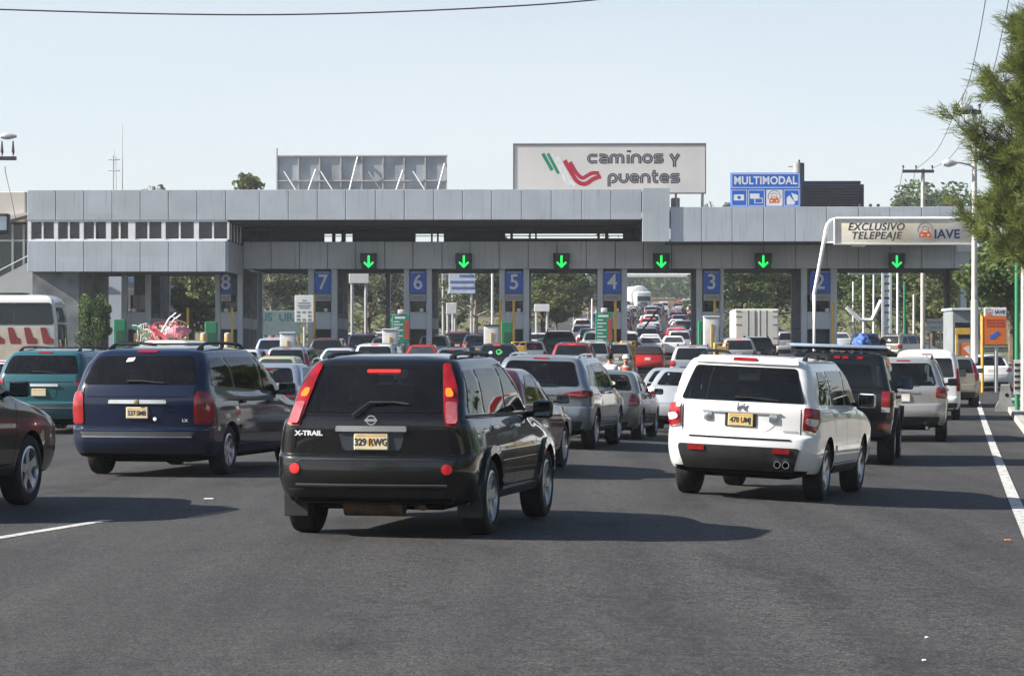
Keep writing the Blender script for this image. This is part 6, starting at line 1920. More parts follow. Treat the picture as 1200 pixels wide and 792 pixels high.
trees = {
    'round_d': make_tree('broadleaf_tree', 10, 3.6, LF_D, BARK, 1, n=5500),
    'round_m': make_tree('broadleaf_tree', 10, 3.8, LF_M, BARK, 2, n=5500),
    'airy_g': make_tree('eucalyptus_tree', 12, 3.0, LF_G, BARKP, 3, n=3600, size=.30, base=.34, clumps=34),
    'weep': make_tree('weeping_tree', 9, 2.8, LF_Y, BARK, 4, n=4600, size=.34, base=.25, droop=.8),
    'olive': make_tree('broadleaf_tree', 9, 3.2, LF_Y, BARK, 5, n=4600)}
tused = set()
def tree(kind, px, Y, top_py, lb, group='trees beyond the toll plaza', rot=None, wide=1.0, h0=None):
    global KM
    o = trees[kind] if kind not in tused else copy_tree(trees[kind])
    tused.add(kind)
    x = wx(px, Y); g = gz(x, Y)
    hh = wz(top_py, Y)-g
    H0 = {'round_d': 10, 'round_m': 10, 'airy_g': 12, 'weep': 9, 'olive': 9}[kind]
    s = hh/H0/.97
    o.location = (x, Y, g); o.scale = (s*wide, s*wide, s); o.rotation_euler = (0, 0, rot if rot is not None else random.uniform(0, 6))
    return tag(o, lb, 'tree', group)
TR = [('weep', 226, 172, 300, 'yellow-green weeping tree behind the unnumbered left booth'),
      ('round_d', 250, 190, 306, 'dark bushy tree behind booth 8'),
      ('airy_g', 318, 185, 300, 'loose grey-green tree right of booth 8 beyond the gate'),
      ('round_d', 348, 205, 296, 'dark tree close behind the left side of booth 7'),
      ('round_d', 432, 195, 292, 'dense dark tree filling the gate between booths 7 and 6'),
      ('airy_g', 466, 185, 306, 'loose pale tree left of booth 6 beyond the gate'),
      ('olive', 520, 205, 352, 'low olive tree under the pale hoarding beyond gate 6'),
      ('airy_g', 556, 180, 296, 'tall light green tree beside the thin white pole, between booths 6 and 5'),
      ('round_d', 575, 225, 300, 'dark tree close behind booth 5'),
      ('round_d', 652, 215, 298, 'broad dark tree in the gate between booths 5 and 4'),
      ('olive', 636, 195, 318, 'olive tree just right of booth 5 beyond the gate'),
      ('airy_g', 690, 235, 312, 'hazy grey-green tree just left of booth 4 beyond the gate'),
      ('round_m', 872, 190, 300, 'bright green tree above the white lorry box, its left half'),
      ('round_m', 908, 196, 296, 'bright green tree above the white lorry box, its right half'),
      ('round_d', 938, 205, 300, 'dark tree close behind booth 2'),
      ('round_d', 1002, 215, 296, 'dark tree behind the white poles right of booth 2'),
      ('round_d', 1032, 200, 300, 'dark tree behind the grey ladder column'),
      ('round_m', 1062, 190, 300, 'green tree left of the thin utility pole under the telepeaje sign'),
      ('olive', 1092, 182, 302, 'olive tree right of the thin utility pole under the telepeaje sign'),
      ('round_d', 1122, 190, 296, 'dark tree beyond the right end of the plaza'),
      ('olive', 272, 230, 208, 'small tree top rising over the plaza roof left of the empty billboard'),
      ('airy_g', 180, 260, 219, 'low tree top just showing over the plaza roof at the left'),
      ('airy_g', 836, 280, 238, 'dark tree top between the caminos billboard and the MULTIMODAL sign'),
      ('olive', 1066, 330, 238, 'leftmost hazy tree top over the right end of the roof'),
      ('airy_g', 1088, 310, 228, 'middle hazy tree top over the right end of the roof'),
      ('round_d', 1112, 320, 220, 'tallest hazy tree top over the right end of the roof')]
for i, t in enumerate(TR): tree(*t, rot=i*1.3, wide=1.35 if t[3] > 290 else .62 if t[3] in (219, 208, 238) and t[1] < 1000 else 1.15)
# bush by the support wall
o = copy_tree(trees['round_d']); x = wx(114, 126); o.location = (x, 126, gz(x, 126)-.6); s_ = (wz(338, 126)-gz(x, 126))/9.4; o.scale = (s_*.62, s_*.62, s_); o.name = 'bush'
tag(o, 'dark green bush in front of the pale building left of the booths', 'bush')

# woodland climbing behind everything
rg = random.Random(5)
mb = MB()
for k in range(900):
    y = rg.uniform(300, 640); x = rg.uniform(-.25, .25)*y
    jc = wx(778, 330)+(y-330)*.085
    if y < 600 and abs(x-jc+2) < 17: continue
    if abs(x) < 40 and y < 330: continue
    h = rg.uniform(5, 10); g = gz(x, y)
    for q in range(3):
        leaves(mb, (x+rg.uniform(-2, 2), y+rg.uniform(-2, 2), g+h*(.35+.2*q)), h*.38, 34, 1.15, rg, .9)
tag(mb.build('woodland', LF_D, sharp=None, recalc=False), kind='stuff')
mb = MB()
for k in range(600):
    y = rg.uniform(600, 760); x = rg.uniform(-.24, .24)*y
    h = rg.uniform(9, 17) if abs(x-55) < 60 else rg.uniform(7, 11); g = gz(x, min(y, 640))
    for q in range(3): leaves(mb, (x, y, g+h*(.25+.22*q)), h*.36, 26, 1.5, rg, .9)
tag(mb.build('woodland', LF_M, sharp=None, recalc=False), kind='stuff')
# roadside trees the cars' flanks mirror: to the right of the road; unseen ones behind the camera are added to darken reflections
mb = MB()
for k in range(230):
    if k < 120: y = rg.uniform(-50, 72); x = kerb_x(max(y, 0))+rg.uniform(11, 22)
    else: y = rg.uniform(-75, -50); x = rg.uniform(-50, 40)
    h = rg.uniform(5, 9) if k < 120 else rg.uniform(9, 13)
    for q in range(3): leaves(mb, (x, y, gz(x, y)+h*(.2+.28*q)), h*.36, 30, .85, rg, .9)
tag(mb.build('unseen_woodland', LF_D, sharp=None, recalc=False), kind='stuff')
mb = MB()
for k in range(60):
    y = rg.uniform(205, 300); x = wx(rg.uniform(845, 1140), y); g = gz(x, y)
    leaves(mb, (x, y, g+.8), 1.4, 40, .4, rg, .7)
for k in range(70):
    y = rg.uniform(200, 300); x = wx(rg.uniform(80, 640), y); g = gz(x, y)
    leaves(mb, (x, y, g+.6), 1.2, 40, .4, rg, .7)
tag(mb.build('undergrowth', LF_Y, sharp=None, recalc=False), kind='stuff')

# the pine leaning in from the right
def pine():
    rg = random.Random(11)
    Y = 70.0; x0 = wx(1226, Y); g = gz(x0, Y)
    root = thing('pine_tree', 'drooping green pine leaning into the right edge of the photo', 'tree', (x0, Y, g))
    tr, nd = MB(), MB()
    H = wz(12, Y)-g
    tr.tube([(0, 0, -.3), (0, 0, H*.4), (-.1, .1, H*.75), (-.15, .1, H)], [.24, .19, .11, .03], 10)
    def tuft(p, d, n, ln):
        for _ in range(n):
            v = (d*1.1+Vector((rg.gauss(0, .5), rg.gauss(0, .5), rg.gauss(0, .4)))).normalized()
            s = v.cross(Vector((rg.gauss(0, 1), rg.gauss(0, 1), rg.gauss(0, 1)))).normalized()*.010
            l = ln*rg.uniform(.6, 1.2)
            q = p+Vector((rg.gauss(0, .06), rg.gauss(0, .06), rg.gauss(0, .06)))
            nd._new([q-s, q+s, q+v*l+s*.3, q+v*l-s*.3], [(0, 1, 2, 3)])
    zlo = wz(292, Y)-g
    for k in range(128):
        z = rg.uniform(zlo, H*.98)
        u = (z-zlo)/(H-zlo)
        a = rg.uniform(0, 6.283)
        ln = (2.35*(1-u)**.6+.35)*rg.uniform(.42, 1.12)
        if k < 3: a = math.pi+rg.uniform(-.25, .25); z = zlo+(H-zlo)*(.50-.05*k); ln = 2.75-.4*k
        d = Vector((math.cos(a), math.sin(a), 0))
        rise_ = rg.uniform(.15, .45)
        P = [Vector((0, 0, z-ln*.35))+d*ln*t+Vector((0, 0, ln*(rise_*t-.12*math.sin(t*3.1)+.25*t*t))) for t in (0, .2, .4, .6, .8, 1.0)]
        tr.tube([tuple(p) for p in P], [.05, .042, .034, .026, .018, .008], 5)
        for i in range(1, 6):
            for j in range(5):
                t = rg.random(); p = P[i-1].lerp(P[i], t)
                sd = (P[i]-P[i-1]).normalized()
                tw = (sd+Vector((rg.gauss(0, .7), rg.gauss(0, .7), rg.gauss(0, .45)))).normalized()
                L_ = rg.uniform(.18, .55)
                e = p+tw*L_+Vector((0, 0, -.05))
                tr.tube([tuple(p), tuple(e)], [.010, .004], 3, False)
                for f in (.35, .65, 1.0): tuft(p.lerp(e, f), tw, 14, .27)
        tuft(P[-1], (P[-1]-P[-2]).normalized(), 22, .26)
    tr.build('trunk', BARK, root); nd.build('crown', LF_P, root, sharp=None, recalc=False)
pine()
Y = 106; x = wx(1186, Y); o = make_tree('broadleaf_tree', 6.6, 2.2, LF_M, BARK, 9, n=5200, size=.22, base=.42, clumps=24, flat=.8)
o.location = (x, Y, gz(x, Y)); s_ = (wz(246, Y)-gz(x, Y))/6.4; o.scale = (s_, s_, s_)
tag(o, 'small-leaved green tree under the pine, rising behind the orange sign', 'tree')
for k in trees:
    if k not in tused: bpy.data.objects.remove(trees[k])

# ------------------------------------------------------------------ poles, lamps and wires
CPOLE = mat('pale_concrete_pole', (.50, .48, .44), .85, 0, .3, 0, .18, 1.5, .2, 20)
GALV = mat('galvanised_steel')
LAMPW = mat('lamp_housing', (.55, .56, .57), .4, .2)
def pole(name, lb, cat, px, Y, top_py, r0, r1, m, base=None):
    x = wx(px, Y); g = gz(x, Y) if base is None else base
    t = thing(name, lb, cat, (x, Y, g)); h = wz(top_py, Y)-g
    b = MB(); b.tube([(0, 0, -.3), (0, 0, h*.5), (0, 0, h)], [r0, (r0+r1)/2, r1], 14); b.build('shaft', m, t)
    return t, x, g, h
def crossarm(t, x, g, Y, pxa, pxb, py, ins, dz=.28):
    a, c_ = wx(pxa, Y)-x, wx(pxb, Y)-x; z = wz(py, Y)-g
    b = MB(); b.rbox(a, c_, -.2, -.08, z-.09, z+.09, .015, 1); b.build('crossarm', mat('dark_timber', (.05, .04, .05), .8), t)
    for p in ins:
        q = wx(p, Y)-x
        b = MB(); b.lathe([(.02, z+.09), (.02, z+.16), (.07, z+.18), (.05, z+.24), (.08, z+.27), (.03, z+dz+.05)], 'z', (q, -.14, 0), 10); b.build('insulator', mat('brown_insulator', (.06, .03, .03), .3, 0, .5, .5), t)
def lamp_arm(t, x, g, Y, pts, head):
    P = [(wx(a, Y)-x, -.1, wz(b_, Y)-g) for a, b_ in pts]
    b = MB(); b.tube(P, .04, 8); b.build('lamp_arm', GALV, t)
    cx, cz = wx(head[0], Y)-x, wz(head[1], Y)-g; l = head[2]*Y/F
    b = MB(); n = 10
    prof_ = [(.02, -l/2), (.10, -l*.42), (.15, -l*.2), (.16, 0), (.12, l*.25), (.06, l*.5)]
    b.lathe(prof_, 'x', (cx, -.1, cz), 12); b.build('lamp_head', LAMPW, t)
YU = 102.0
t, x, g, h = pole('utility_pole', 'tall white utility pole with crossarm and street lamps in front of the right end', 'utility pole', 1142, YU, 128, .135, .09, CPOLE)
b = MB(); b.tube([(0, 0, 0.01), (0, 0, 3.6)], [.145, .140], 14); b.build('white_band', WHITEP, t)
crossarm(t, x, g, YU, 1117, 1149, 132, (1119, 1133, 1147))
lamp_arm(t, x, g, YU, [(1142, 197), (1134, 193), (1124, 191), (1118, 191)], (1112, 191.5, 17))
lamp_arm(t, x, g, YU, [(1142, 131), (1138, 127), (1136, 127)], (1132, 126.5, 15))
YV = 150.0
t, x, g, h = pole('utility_pole', 'thinner utility pole with a dark crossarm standing behind the right part of the plaza', 'utility pole', 1081.5, YV, 198, .15, .11, CPOLE)
crossarm(t, x, g, YV, 1057, 1094, 201, (1058, 1073, 1092), .3)
YL = 118.0
t, x, g, h = pole('street_lamp_pole', 'street lamp pole with crossarms cut by the left edge of the photo', 'utility pole', -9, YL, 155, .13, .09, CPOLE)
crossarm(t, x, g, YL, -30, 20, 186, (3, 16), .75)
lamp_arm(t, x, g, YL, [(-9, 162), (0, 158), (6, 158)], (10, 160, 20))
b = MB(); z = wz(262, YL)-g; b.rbox(wx(-8, YL)-x, wx(11, YL)-x, -.2, .3, z-.5, z+.45, .05, 2); b.build('transformer_box', mat('dark_grey_box', (.03, .035, .04), .5), t)
b = MB(); b.rbox(wx(1, YL)-x, wx(9, YL)-x, -.24, -.205, z-.32, z+.3, .01, 1); b.build('box_glass', mat('pale_glass', (.30, .36, .40), .1), t)
t, x, g, h = pole('pole', 'tall pale pole at the right edge beside the green post', 'pole', 1199.5, 75, 14, .085, .06, CPOLE)
t, x, g, h = pole('green_post', 'dark green steel post at the right edge beside the pine', 'post', 1192, 75.5, 288, .075, .07, GREENP)
for k in range(5):
    b = MB(); b.box(-.095, .095, -.10, -.075, .75+k*.17, .83+k*.17); b.build('stripe', mat('marker_black', (.02, .02, .02), .6), t)
b = MB(); b.rbox(-.11, .11, -.074, -.06, .60, 1.62, .005, 1); b.build('marker_board', WHITEP, t)
# thin poles beyond the gates
for px, Y, top, m_, lb in ((577, 170, 314, WPOLE, 'thin white pole beyond the gate left of booth 5'), (1052, 160, 300, WPOLE, 'white pole behind the lane under the telepeaje sign'),
        (1060, 164, 330, GREENP, 'thin dark green pole right of the white pole beyond the gate'), (1071, 158, 345, CPOLE, 'short pale pole left of the thin utility pole'),
        (1012, 185, 318, WPOLE, 'left pole of the white frame beyond gate 2'), (1024, 185, 318, WPOLE, 'right pole of the white frame beyond gate 2'), (1000, 190, 330, WPOLE, 'white pole left of the white frame beyond gate 2'),
        (694, 190, 350, WPOLE, 'thin white post beyond the green tariff board of booth 4')):
    pole('pole', lb, 'pole', px, Y, top, .10, .07, m_)
x = wx(1018, 185); t = thing('white_frame', 'white V-shaped frame with a top bar beyond gate 2', 'frame', (x, 184, gz(x, 184)))
z0 = gz(x, 184)
b = MB(); b.tube([(wx(994, 184)-x, 0, wz(320, 184)-z0), (wx(1034, 184)-x, 0, wz(320, 184)-z0)], .13, 8); b.tube([(wx(992, 184)-x, 0, wz(360, 184)-z0), (wx(1008, 184)-x, 0, wz(375, 184)-z0), (wx(1022, 184)-x, 0, wz(375, 184)-z0), (wx(1033, 184)-x, 0, wz(352, 184)-z0)], .16, 8)
b.build('bars', WHITEP, t)
x = wx(1039, 168); z0 = gz(x, 168); t = thing('ladder_column', 'grey ladder-like lattice column beyond gate 2', 'column', (x, 168, z0))
b = MB(); w_ = .25; hh = wz(316, 168)-z0
for sx in (-1, 1): b.box(sx*w_-.07, sx*w_+.07, -.1, .1, -.2, hh)
for k in range(12): b.box(-w_+.07, w_-.07, -.06, .06, k*hh/12+.1, k*hh/12+.42)
b.build('lattice', COLM, t)
# aerials on the roof
p = lw(134, 7, ZT-.2); t = thing('antenna_mast', 'slim lattice aerial mast with cross bars on the plaza roof at the left', 'antenna', p, TH)
b = MB(); hh = lz(183, 134, 7)-ZT+.2
for a in range(3): b.tube([(.12*math.cos(a*2.1), .12*math.sin(a*2.1), 0), (.08*math.cos(a*2.1), .08*math.sin(a*2.1), hh)], .018, 5)
for k in range(9):
    z = hh*k/9; b.tube([(.1, 0, z), (-.06, .1, z+hh/18), (-.06, -.1, z+hh/9)], .012, 4)
b.tube([(0, 0, hh), (0, 0, hh+.35)], .015, 4)
b.build('mast', GALV, t)
for z in (hh*.68, hh*.92):
    b = MB(); b.tube([(-.32, 0, z), (.32, 0, z)], .025, 5); b.build('cross_bar', GALV, t)
p = lw(143.5, 7, ZT-.2); t = thing('whip_antenna', 'hair-thin tall whip aerial right of the lattice mast', 'antenna', p, TH)
hh = lz(142, 143, 7)-ZT
b = MB(); b.tube([(0, 0, 0), (0, 0, hh)], [.03, .012], 5); b.build('rod', GALV, t)
b = MB(); b.rbox(-.22, .18, -.05, .05, .2, .34, .02, 1); b.build('bracket', NAVY, t)
# wires
WIRE = mat('black_cable', (.03, .03, .035), .6)
def wire(pts, lb, r=.012, n=10):
    P = spline([Vector((wx(a, Y), Y, wz(b_, Y))) for a, b_, Y in pts], n)
    b = MB(); b.tube([tuple(p) for p in P], r, 5); tag(b.build('power_cable', WIRE), lb, 'cable')
wire([(-80, 9, 46), (0, 11.5, 46), (180, 16.5, 46), (330, 17.5, 46), (480, 13.5, 46), (627, 6, 46), (720, -2, 46), (800, -10, 46)], 'black cable sagging across the top of the sky at the left', .014)
wire([(1119, 128, YU), (1134, 100, 92), (1146, 50, 80), (1155, 0, 70), (1162, -50, 62)], 'left of the two cables climbing from the tall pole out of the picture', .013)
wire([(1147, 128, YU), (1163, 86, 92), (1174, 40, 80), (1182, 0, 70), (1190, -50, 62)], 'right of the two cables climbing from the tall pole out of the picture', .013)
wire([(1119, 129, YU), (1108, 158, 118), (1095, 180, 134), (1074, 198, YV)], 'left cable between the two utility poles', .014)
wire([(1147, 129, YU), (1130, 162, 118), (1112, 186, 134), (1092, 198, YV)], 'right cable between the two utility poles', .014)
wire([(1058, 198, YV), (1054, 220, 175), (1048, 245, 200)], 'left cable running down behind the roof from the thin pole', .016)
wire([(1073, 198, YV), (1068, 222, 175), (1061, 246, 200)], 'right cable running down behind the roof from the thin pole', .016)
wire([(6, 195, YL), (7, 205, YL-1), (14, 235, YL-2), (18, 256, YL-3)], 'slack cable with weights hanging from the left lamp pole', .02)

# ------------------------------------------------------------------ roadside furniture
# orange sign with blue arrow
YO = 100.0
x = wx(1166.5, YO); g = gz(x, YO)
t = thing('toll_sign', 'orange sign with a white IAVE top and a blue arrow pointing down left', 'sign', (x, YO, g))
def ox_(px): return wx(px, YO)-x
def oz_(py): return wz(py, YO)-g
ORS = mat('orange_sign_face', (.70, .17, .03), .5, 0, .4, 0, .06, 2); BLA = mat('blue_arrow', (.03, .13, .55), .5)
b = MB(); b.rbox(ox_(1153.5), ox_(1179.5), 0, .1, oz_(404), oz_(370.5), .015, 1); b.build('panel', ORS, t)
b = MB(); b.rbox(ox_(1153.5), ox_(1179.5), 0, .1, oz_(370.3), oz_(360.5), .015, 1); b.build('header', SIGNW, t)
letter('IAVE', NVY, t, (ox_(1172), -.003, oz_(366)), .20, bold=.006)
car_symbol(t, ox_(1159), oz_(366), .26, -.003)
b = MB()
for k in range(3):
    for j in range(2): b.box(ox_(1156+j*11.5), ox_(1166+j*11), -.006, -.001, oz_(376.2+k*3.4), oz_(374+k*3.4))
b.build('small_print', mat('red_print', (.45, .05, .02), .5), t)
a_ = [(-.62, -.5), (-.5, .12), (-.36, .0), (.28, .56), (.62, .2), (0, -.36), (.14, -.48)]
b = MB(); b.prism([(ox_(1166)+u*.34, oz_(392.5)+v*.30) for u, v in a_], 'y', -.008, -.001); b.build('arrow', BLA, t)
b = MB(); b.tube([(.05, .12, -.2), (.05, .12, oz_(362))], .08, 10); b.build('post', GALV, t)
b = MB(); b.tube([(ox_(1151.5), .05, -.1), (ox_(1151.5), .05, oz_(371))], .06, 8); b.build('side_post', YEL, t)
# yellow height frame
Y = 108.0; x = wx(1128, Y); g = gz(x, Y); t = thing('height_gantry', 'yellow steel frame with an orange panel left of the orange sign', 'frame', (x, Y, g))
b = MB(); hh = wz(385, Y)-g
b.rbox(wx(1120, Y)-x, wx(1123, Y)-x, 0, .12, -.2, hh, .01, 1); b.rbox(wx(1120, Y)-x, wx(1137, Y)-x, -.01, .13, hh-.25, hh+.02, .01, 1); b.rbox(wx(1149.5, Y)-x, wx(1152.5, Y)-x, 0, .12, -.2, wz(368, Y)-g, .01, 1); b.build('frame', YEL, t)
b = MB(); b.rbox(wx(1125, Y)-x, wx(1137, Y)-x, .02, .1, wz(424, Y)-g, wz(402, Y)-g, .01, 1); b.build('panel', ORS, t)
b = MB(); b.prism([(wx(1129, Y)-x, wz(408, Y)-g), (wx(1136, Y)-x, wz(405, Y)-g), (wx(1137, Y)-x, wz(416, Y)-g)], 'y', .0, .018); b.build('white_mark', WHITEP, t)
# small white cabin behind
Y = 118.0; x = wx(1130, Y); g = gz(x, Y); t = thing('guard_cabin', 'small pale guard cabin with dark windows behind the yellow frame', 'cabin', (x, Y, g))
b = MB(); b.rbox(wx(1116, Y)-x, wx(1150, Y)-x, 0, 2.5, -.2, wz(364, Y)-g, .03, 1); b.build('wall', mat('pale_cabin_wall', (.22, .24, .25), .7, 0, .3, 0, .1, 1), t)
b = MB(); b.rbox(wx(1119, Y)-x, wx(1146, Y)-x, -.02, .02, wz(396, Y)-g, wz(378, Y)-g, .01, 1); b.build('window', WGLS, t)
b = MB(); b.rbox(wx(1114, Y)-x, wx(1152, Y)-x, -.12, 2.6, wz(364, Y)-g+.005, wz(361, Y)-g, .02, 1); b.build('roof', COLM, t)
# white sign with writing
Y = 140.0; x = wx(1096, Y); g = gz(x, Y); t = thing('text_sign', 'white sign with two lines of grey capitals right of the thin utility pole', 'sign', (x, Y, g))
b = MB(); b.rbox(wx(1086, Y)-x, wx(1106, Y)-x, 0, .06, wz(388, Y)-g, wz(373.5, Y)-g, .01, 1); b.build('panel', SIGNW, t)
GINK = mat('grey_ink', (.22, .22, .20), .6)
letter('ESTACION', GINK, t, (0, -.003, wz(378, Y)-g), .19, bold=.003); letter('UNICA', GINK, t, (0, -.003, wz(384, Y)-g), .19, bold=.003)
b = MB(); b.tube([(-.3, .1, -.2), (-.3, .1, wz(376, Y)-g)], .04, 6); b.tube([(.3, .1, -.2), (.3, .1, wz(376, Y)-g)], .04, 6); b.build('post', GALV, t)
# concrete barrier
Y = 79.0; x = wx(1178, Y); g = gz(x, Y)
t = thing('concrete_barrier', 'grey concrete barrier block at the end of the pavement', 'barrier', (x, Y, g), R(-11))
b = MB(); b.prism([(-.33, 0), (.33, 0), (.31, .1), (.2, .3), (.14, .80), (-.14, .80), (-.2, .3), (-.31, .1)], 'y', 0, 3.2); b.build('block', mat('weathered_concrete', (.22, .22, .21), .9, 0, .3, 0, .3, 2, .4, 15), t)
b = MB(); b.lathe([(.002, -.012), (.06, -.01)], 'y', (.05, 0, .5), 12); b.build('lifting_hole', DARKIN, t)
# white notice in front of booth 7
Y = 118.0
x = wx(356.5, Y); g = gz(x, Y); t = thing('notice_board', 'white notice board of small print on a post left of booth 7', 'notice board', (x, Y, g))
b = MB(); b.rbox(wx(345.5, Y)-x, wx(367.5, Y)-x, 0, .06, wz(377.5, Y)-g, wz(346, Y)-g, .012, 1); b.build('panel', SIGNW, t)
b = MB()
for py, w_ in ((352, 5), (355, 14), (358, 15), (360.5, 12)): b.box(-w_*Y/F/2, w_*Y/F/2, -.006, -.001, wz(py+.9, Y)-g, wz(py-.5, Y)-g)
for k in range(3):
    for j in range(3): 
        if (k, j) != (1, 1): b.box(wx(348+j*6.5, Y)-x, wx(351.5+j*6.5, Y)-x, -.006, -.001, wz(367+k*4.4, Y)-g, wz(364.6+k*4.4, Y)-g)
b.build('small_print', GINK, t)
b = MB(); b.tube([(0, .1, -.2), (0, .1, wz(350, Y)-g)], .06, 8); b.build('post', GALV, t)
# green tariff boards
for a, c_, p0, p1, lb in ((459.5, 480, 368.5, 402, 'green tariff board with a red figure column left of booth 6'), (698, 718, 366.5, 404, 'green tariff board with a red figure column left of booth 4')):
    x = wx((a+c_)/2, Y); g = gz(x, Y); t = thing('tariff_board', lb, 'tariff board', (x, Y, g), 0, 'green tariff boards')
    z0, z1 = wz(p1, Y)-g, wz(p0, Y)-g; w_ = (c_-a)*Y/F/2
    b = MB(); b.rbox(-w_, w_, 0, .12, z0, z1, .02, 1); b.build('panel', mat('tariff_green', (.015, .24, .13), .5, 0, .4, 0, .1, 2), t)
    b = MB()
    for k in range(7):
        z = z1-.36-k*(z1-z0-.4)/7
        b.box(-w_*.8, w_*.1+(.06 if k % 2 else -.1), -.008, -.001, z, z+.05)
    b.box(-w_*.7, w_*.5, -.008, -.001, z1-.2, z1-.1)
    b.build('tariff_text', SIGNW, t)
    b = MB()
    for k in range(7):
        z = z1-.38-k*(z1-z0-.4)/7
        b.box(w_*.42, w_*.92, -.010, -.001, z, z+.12)
    b.build('tariff_figures', mat('tariff_red', (.45, .06, .04), .5), t)
    b = MB(); b.tube([(0, .1, -.2), (0, .1, z0+.1)], .07, 8); b.build('post', GALV, t)
    b = MB(); b.rbox(-.14, .14, -.02, .16, z1+.01, z1+.22, .03, 2); b.build('camera_box', WHITEP, t)
# barrier cabinets and lifted arm
for px, Y, p0, lb in ((337, 116, 391, 'white barrier cabinet on the island left of booth 7'), (457, 116, 387, 'white barrier cabinet left of the tariff board of booth 6'), (576, 122, 382, 'white barrier cabinet with a dark top left of booth 5'), (834, 124, 372, 'tall white cabinet on legs in front of booth 3')):
    x = wx(px, Y); g = gz(x, Y); t = thing('barrier_cabinet', lb, 'cabinet', (x, Y, g), 0, 'white cabinets on the islands')
    hh = wz(p0, Y)-g; w_ = 9*Y/F
    b = MB(); b.rbox(-w_, w_, 0, .6, .25, hh, .04, 2); b.build('box', mat('cabinet_white', (.55, .55, .53), .6, 0, .4, 0, .12, 2), t)
    b = MB(); b.rbox(-w_*1.06, w_*1.06, -.03, .64, hh+.004, hh+.07, .02, 1); b.build('lid', COLM if px != 576 else NAVY, t)
    b = MB(); b.rbox(-w_*.8, w_*.8, .05, .55, -.1, .25, .02, 1); b.build('plinth', CONC, t)
    b = MB(); b.rbox(-.05, .05, -.04, -.002, .5, hh-.3, .01, 1); b.build('slot', YEL, t)
Y = 133.0; x = wx(744, Y); g = gz(x, Y); t = thing('boom_barrier', 'dark raised barrier arm slanting across the gate between booths 4 and 3', 'barrier', (x, Y, g))
b = MB(); b.tube([(0, 0, wz(398, Y)-g), (wx(773, Y)-x, .3, wz(361, Y)-g)], .05, 8); b.build('arm', NAVY, t)
b = MB(); b.rbox(-.15, .15, -.15, .15, -.2, wz(397, Y)-g, .03, 1); b.build('housing', NAVY, t)
# island bollards, yellow blocks, green cabinets
for px, Y, lb in ((239, 118, 'pale stub bollard left of the green cabinet at booth 8'), (267, 117, 'pale stub bollard in front of booth 8'), (161, 119, 'pale stub bollard at the unnumbered left booth')):
    x = wx(px, Y); g = gz(x, Y); t = thing('bollard', lb, 'bollard', (x, Y, g), 0, 'stub bollards on the islands')
    hh = wz(390, Y)-g; b = MB(); b.lathe([(.02, -.1), (.16, -.1), (.16, hh-.05), (.12, hh), (.01, hh+.02)], 'z', (0, 0, 0), 14); b.build('post', mat('beige_concrete', (.40, .34, .27), .85, 0, .3, 0, .2, 3), t)
    b = MB(); b.lathe([(.165, hh-.35), (.165, hh-.2)], 'z', (0, 0, 0), 14); b.build('band', YEL, t)
for px, Y, p0, lb in ((247, 121, 377, 'narrow dark green cabinet left of booth 8'), (140, 122, 374, 'dark green post box in front of the unnumbered left booth'), (825, 126, 376, 'green cabinet at the foot of booth 3'), (594, 127, 377, 'green cabinet at the foot of booth 5')):
    x = wx(px, Y); g = gz(x, Y); t = thing('green_cabinet', lb, 'cabinet', (x, Y, g), 0, 'green cabinets on the islands')
    hh = wz(p0, Y)-g; b = MB(); b.rbox(-.28, .28, 0, .5, -.1, hh, .03, 1); b.build('box', GREENP, t)
    b = MB(); b.rbox(-.18, .18, -.02, .002, hh*.35, hh*.8, .01, 1); b.build('door', mat('dark_green', (.012, .09, .04), .5), t)
for px, Y, p0, lb in ((736, 121, 400, 'yellow guard rail at the foot of booth 4'), (845, 123, 402, 'yellow impact block right of the tall white cabinet'), (608, 124, 401, 'yellow guard rail at the foot of booth 5'), (266, 112, 403, 'orange-yellow block in front of booth 8')):
    x = wx(px, Y); g = gz(x, Y); t = thing('guard_rail', lb, 'guard rail', (x, Y, g), 0, 'yellow guards at the booth feet')
    hh = wz(p0, Y)-g; w_ = 8*Y/F; b = MB()
    b.tube([(-w_, 0, -.1), (-w_, 0, hh), (w_, 0, hh), (w_, 0, -.1)], .05, 8); b.tube([(-w_, 0, hh*.55), (w_, 0, hh*.55)], .05, 8); b.build('rail', YEL, t)
    b = MB(); b.rbox(-w_*.8, w_*.8, -.03, .03, hh*.25, hh*.9, .02, 1); b.build('board', YEL, t)
# hoardings and boards beyond the gates
def board(px0, px1, p0, p1, Y, lb, m=SIGNW, lines=None, legs=True, words=None, wm=None):
    x = wx((px0+px1)/2, Y); g = gz(x, Y); t = thing('board', lb, 'board', (x, Y, g))
    w_ = (px1-px0)*Y/F/2; z0, z1 = wz(p1, Y)-g, wz(p0, Y)-g
    b = MB(); b.rbox(-w_, w_, 0, .1, z0, z1, .02, 1); b.build('panel', m, t)
    if lines:
        b = MB()
        for py, h_, a, c_ in lines: b.box(-w_+2*w_*a, -w_+2*w_*c_, -.01, -.002, wz(py+h_, Y)-g, wz(py, Y)-g)
        b.build('print', mat('blue_print', (.10, .16, .36), .6), t)
    if words:
        for tx, py, sz in words: letter(tx, wm or GINK, t, (0, -.003, wz(py, Y)-g), sz*Y/F, bold=.01)
    if legs:
        b = MB()
        for u in (-.7, .7): b.tube([(u*w_, .15, -.3), (u*w_, .15, z1)], .10, 8)
        b.build('post', GALV, t)
    return t
board(526, 557, 317, 344, 178, 'pale hoarding with two lines of blue print beyond gate 6', mat('pale_hoarding', (.55, .60, .66), .6), [(329, 3, .05, .95), (336, 3, .1, 1.0), (322, 3, .4, .95)])
board(518, 527, 316, 335, 182, 'grey panel left of the pale hoarding beyond gate 6', mat('grey_hoarding', (.32, .33, .35), .6))
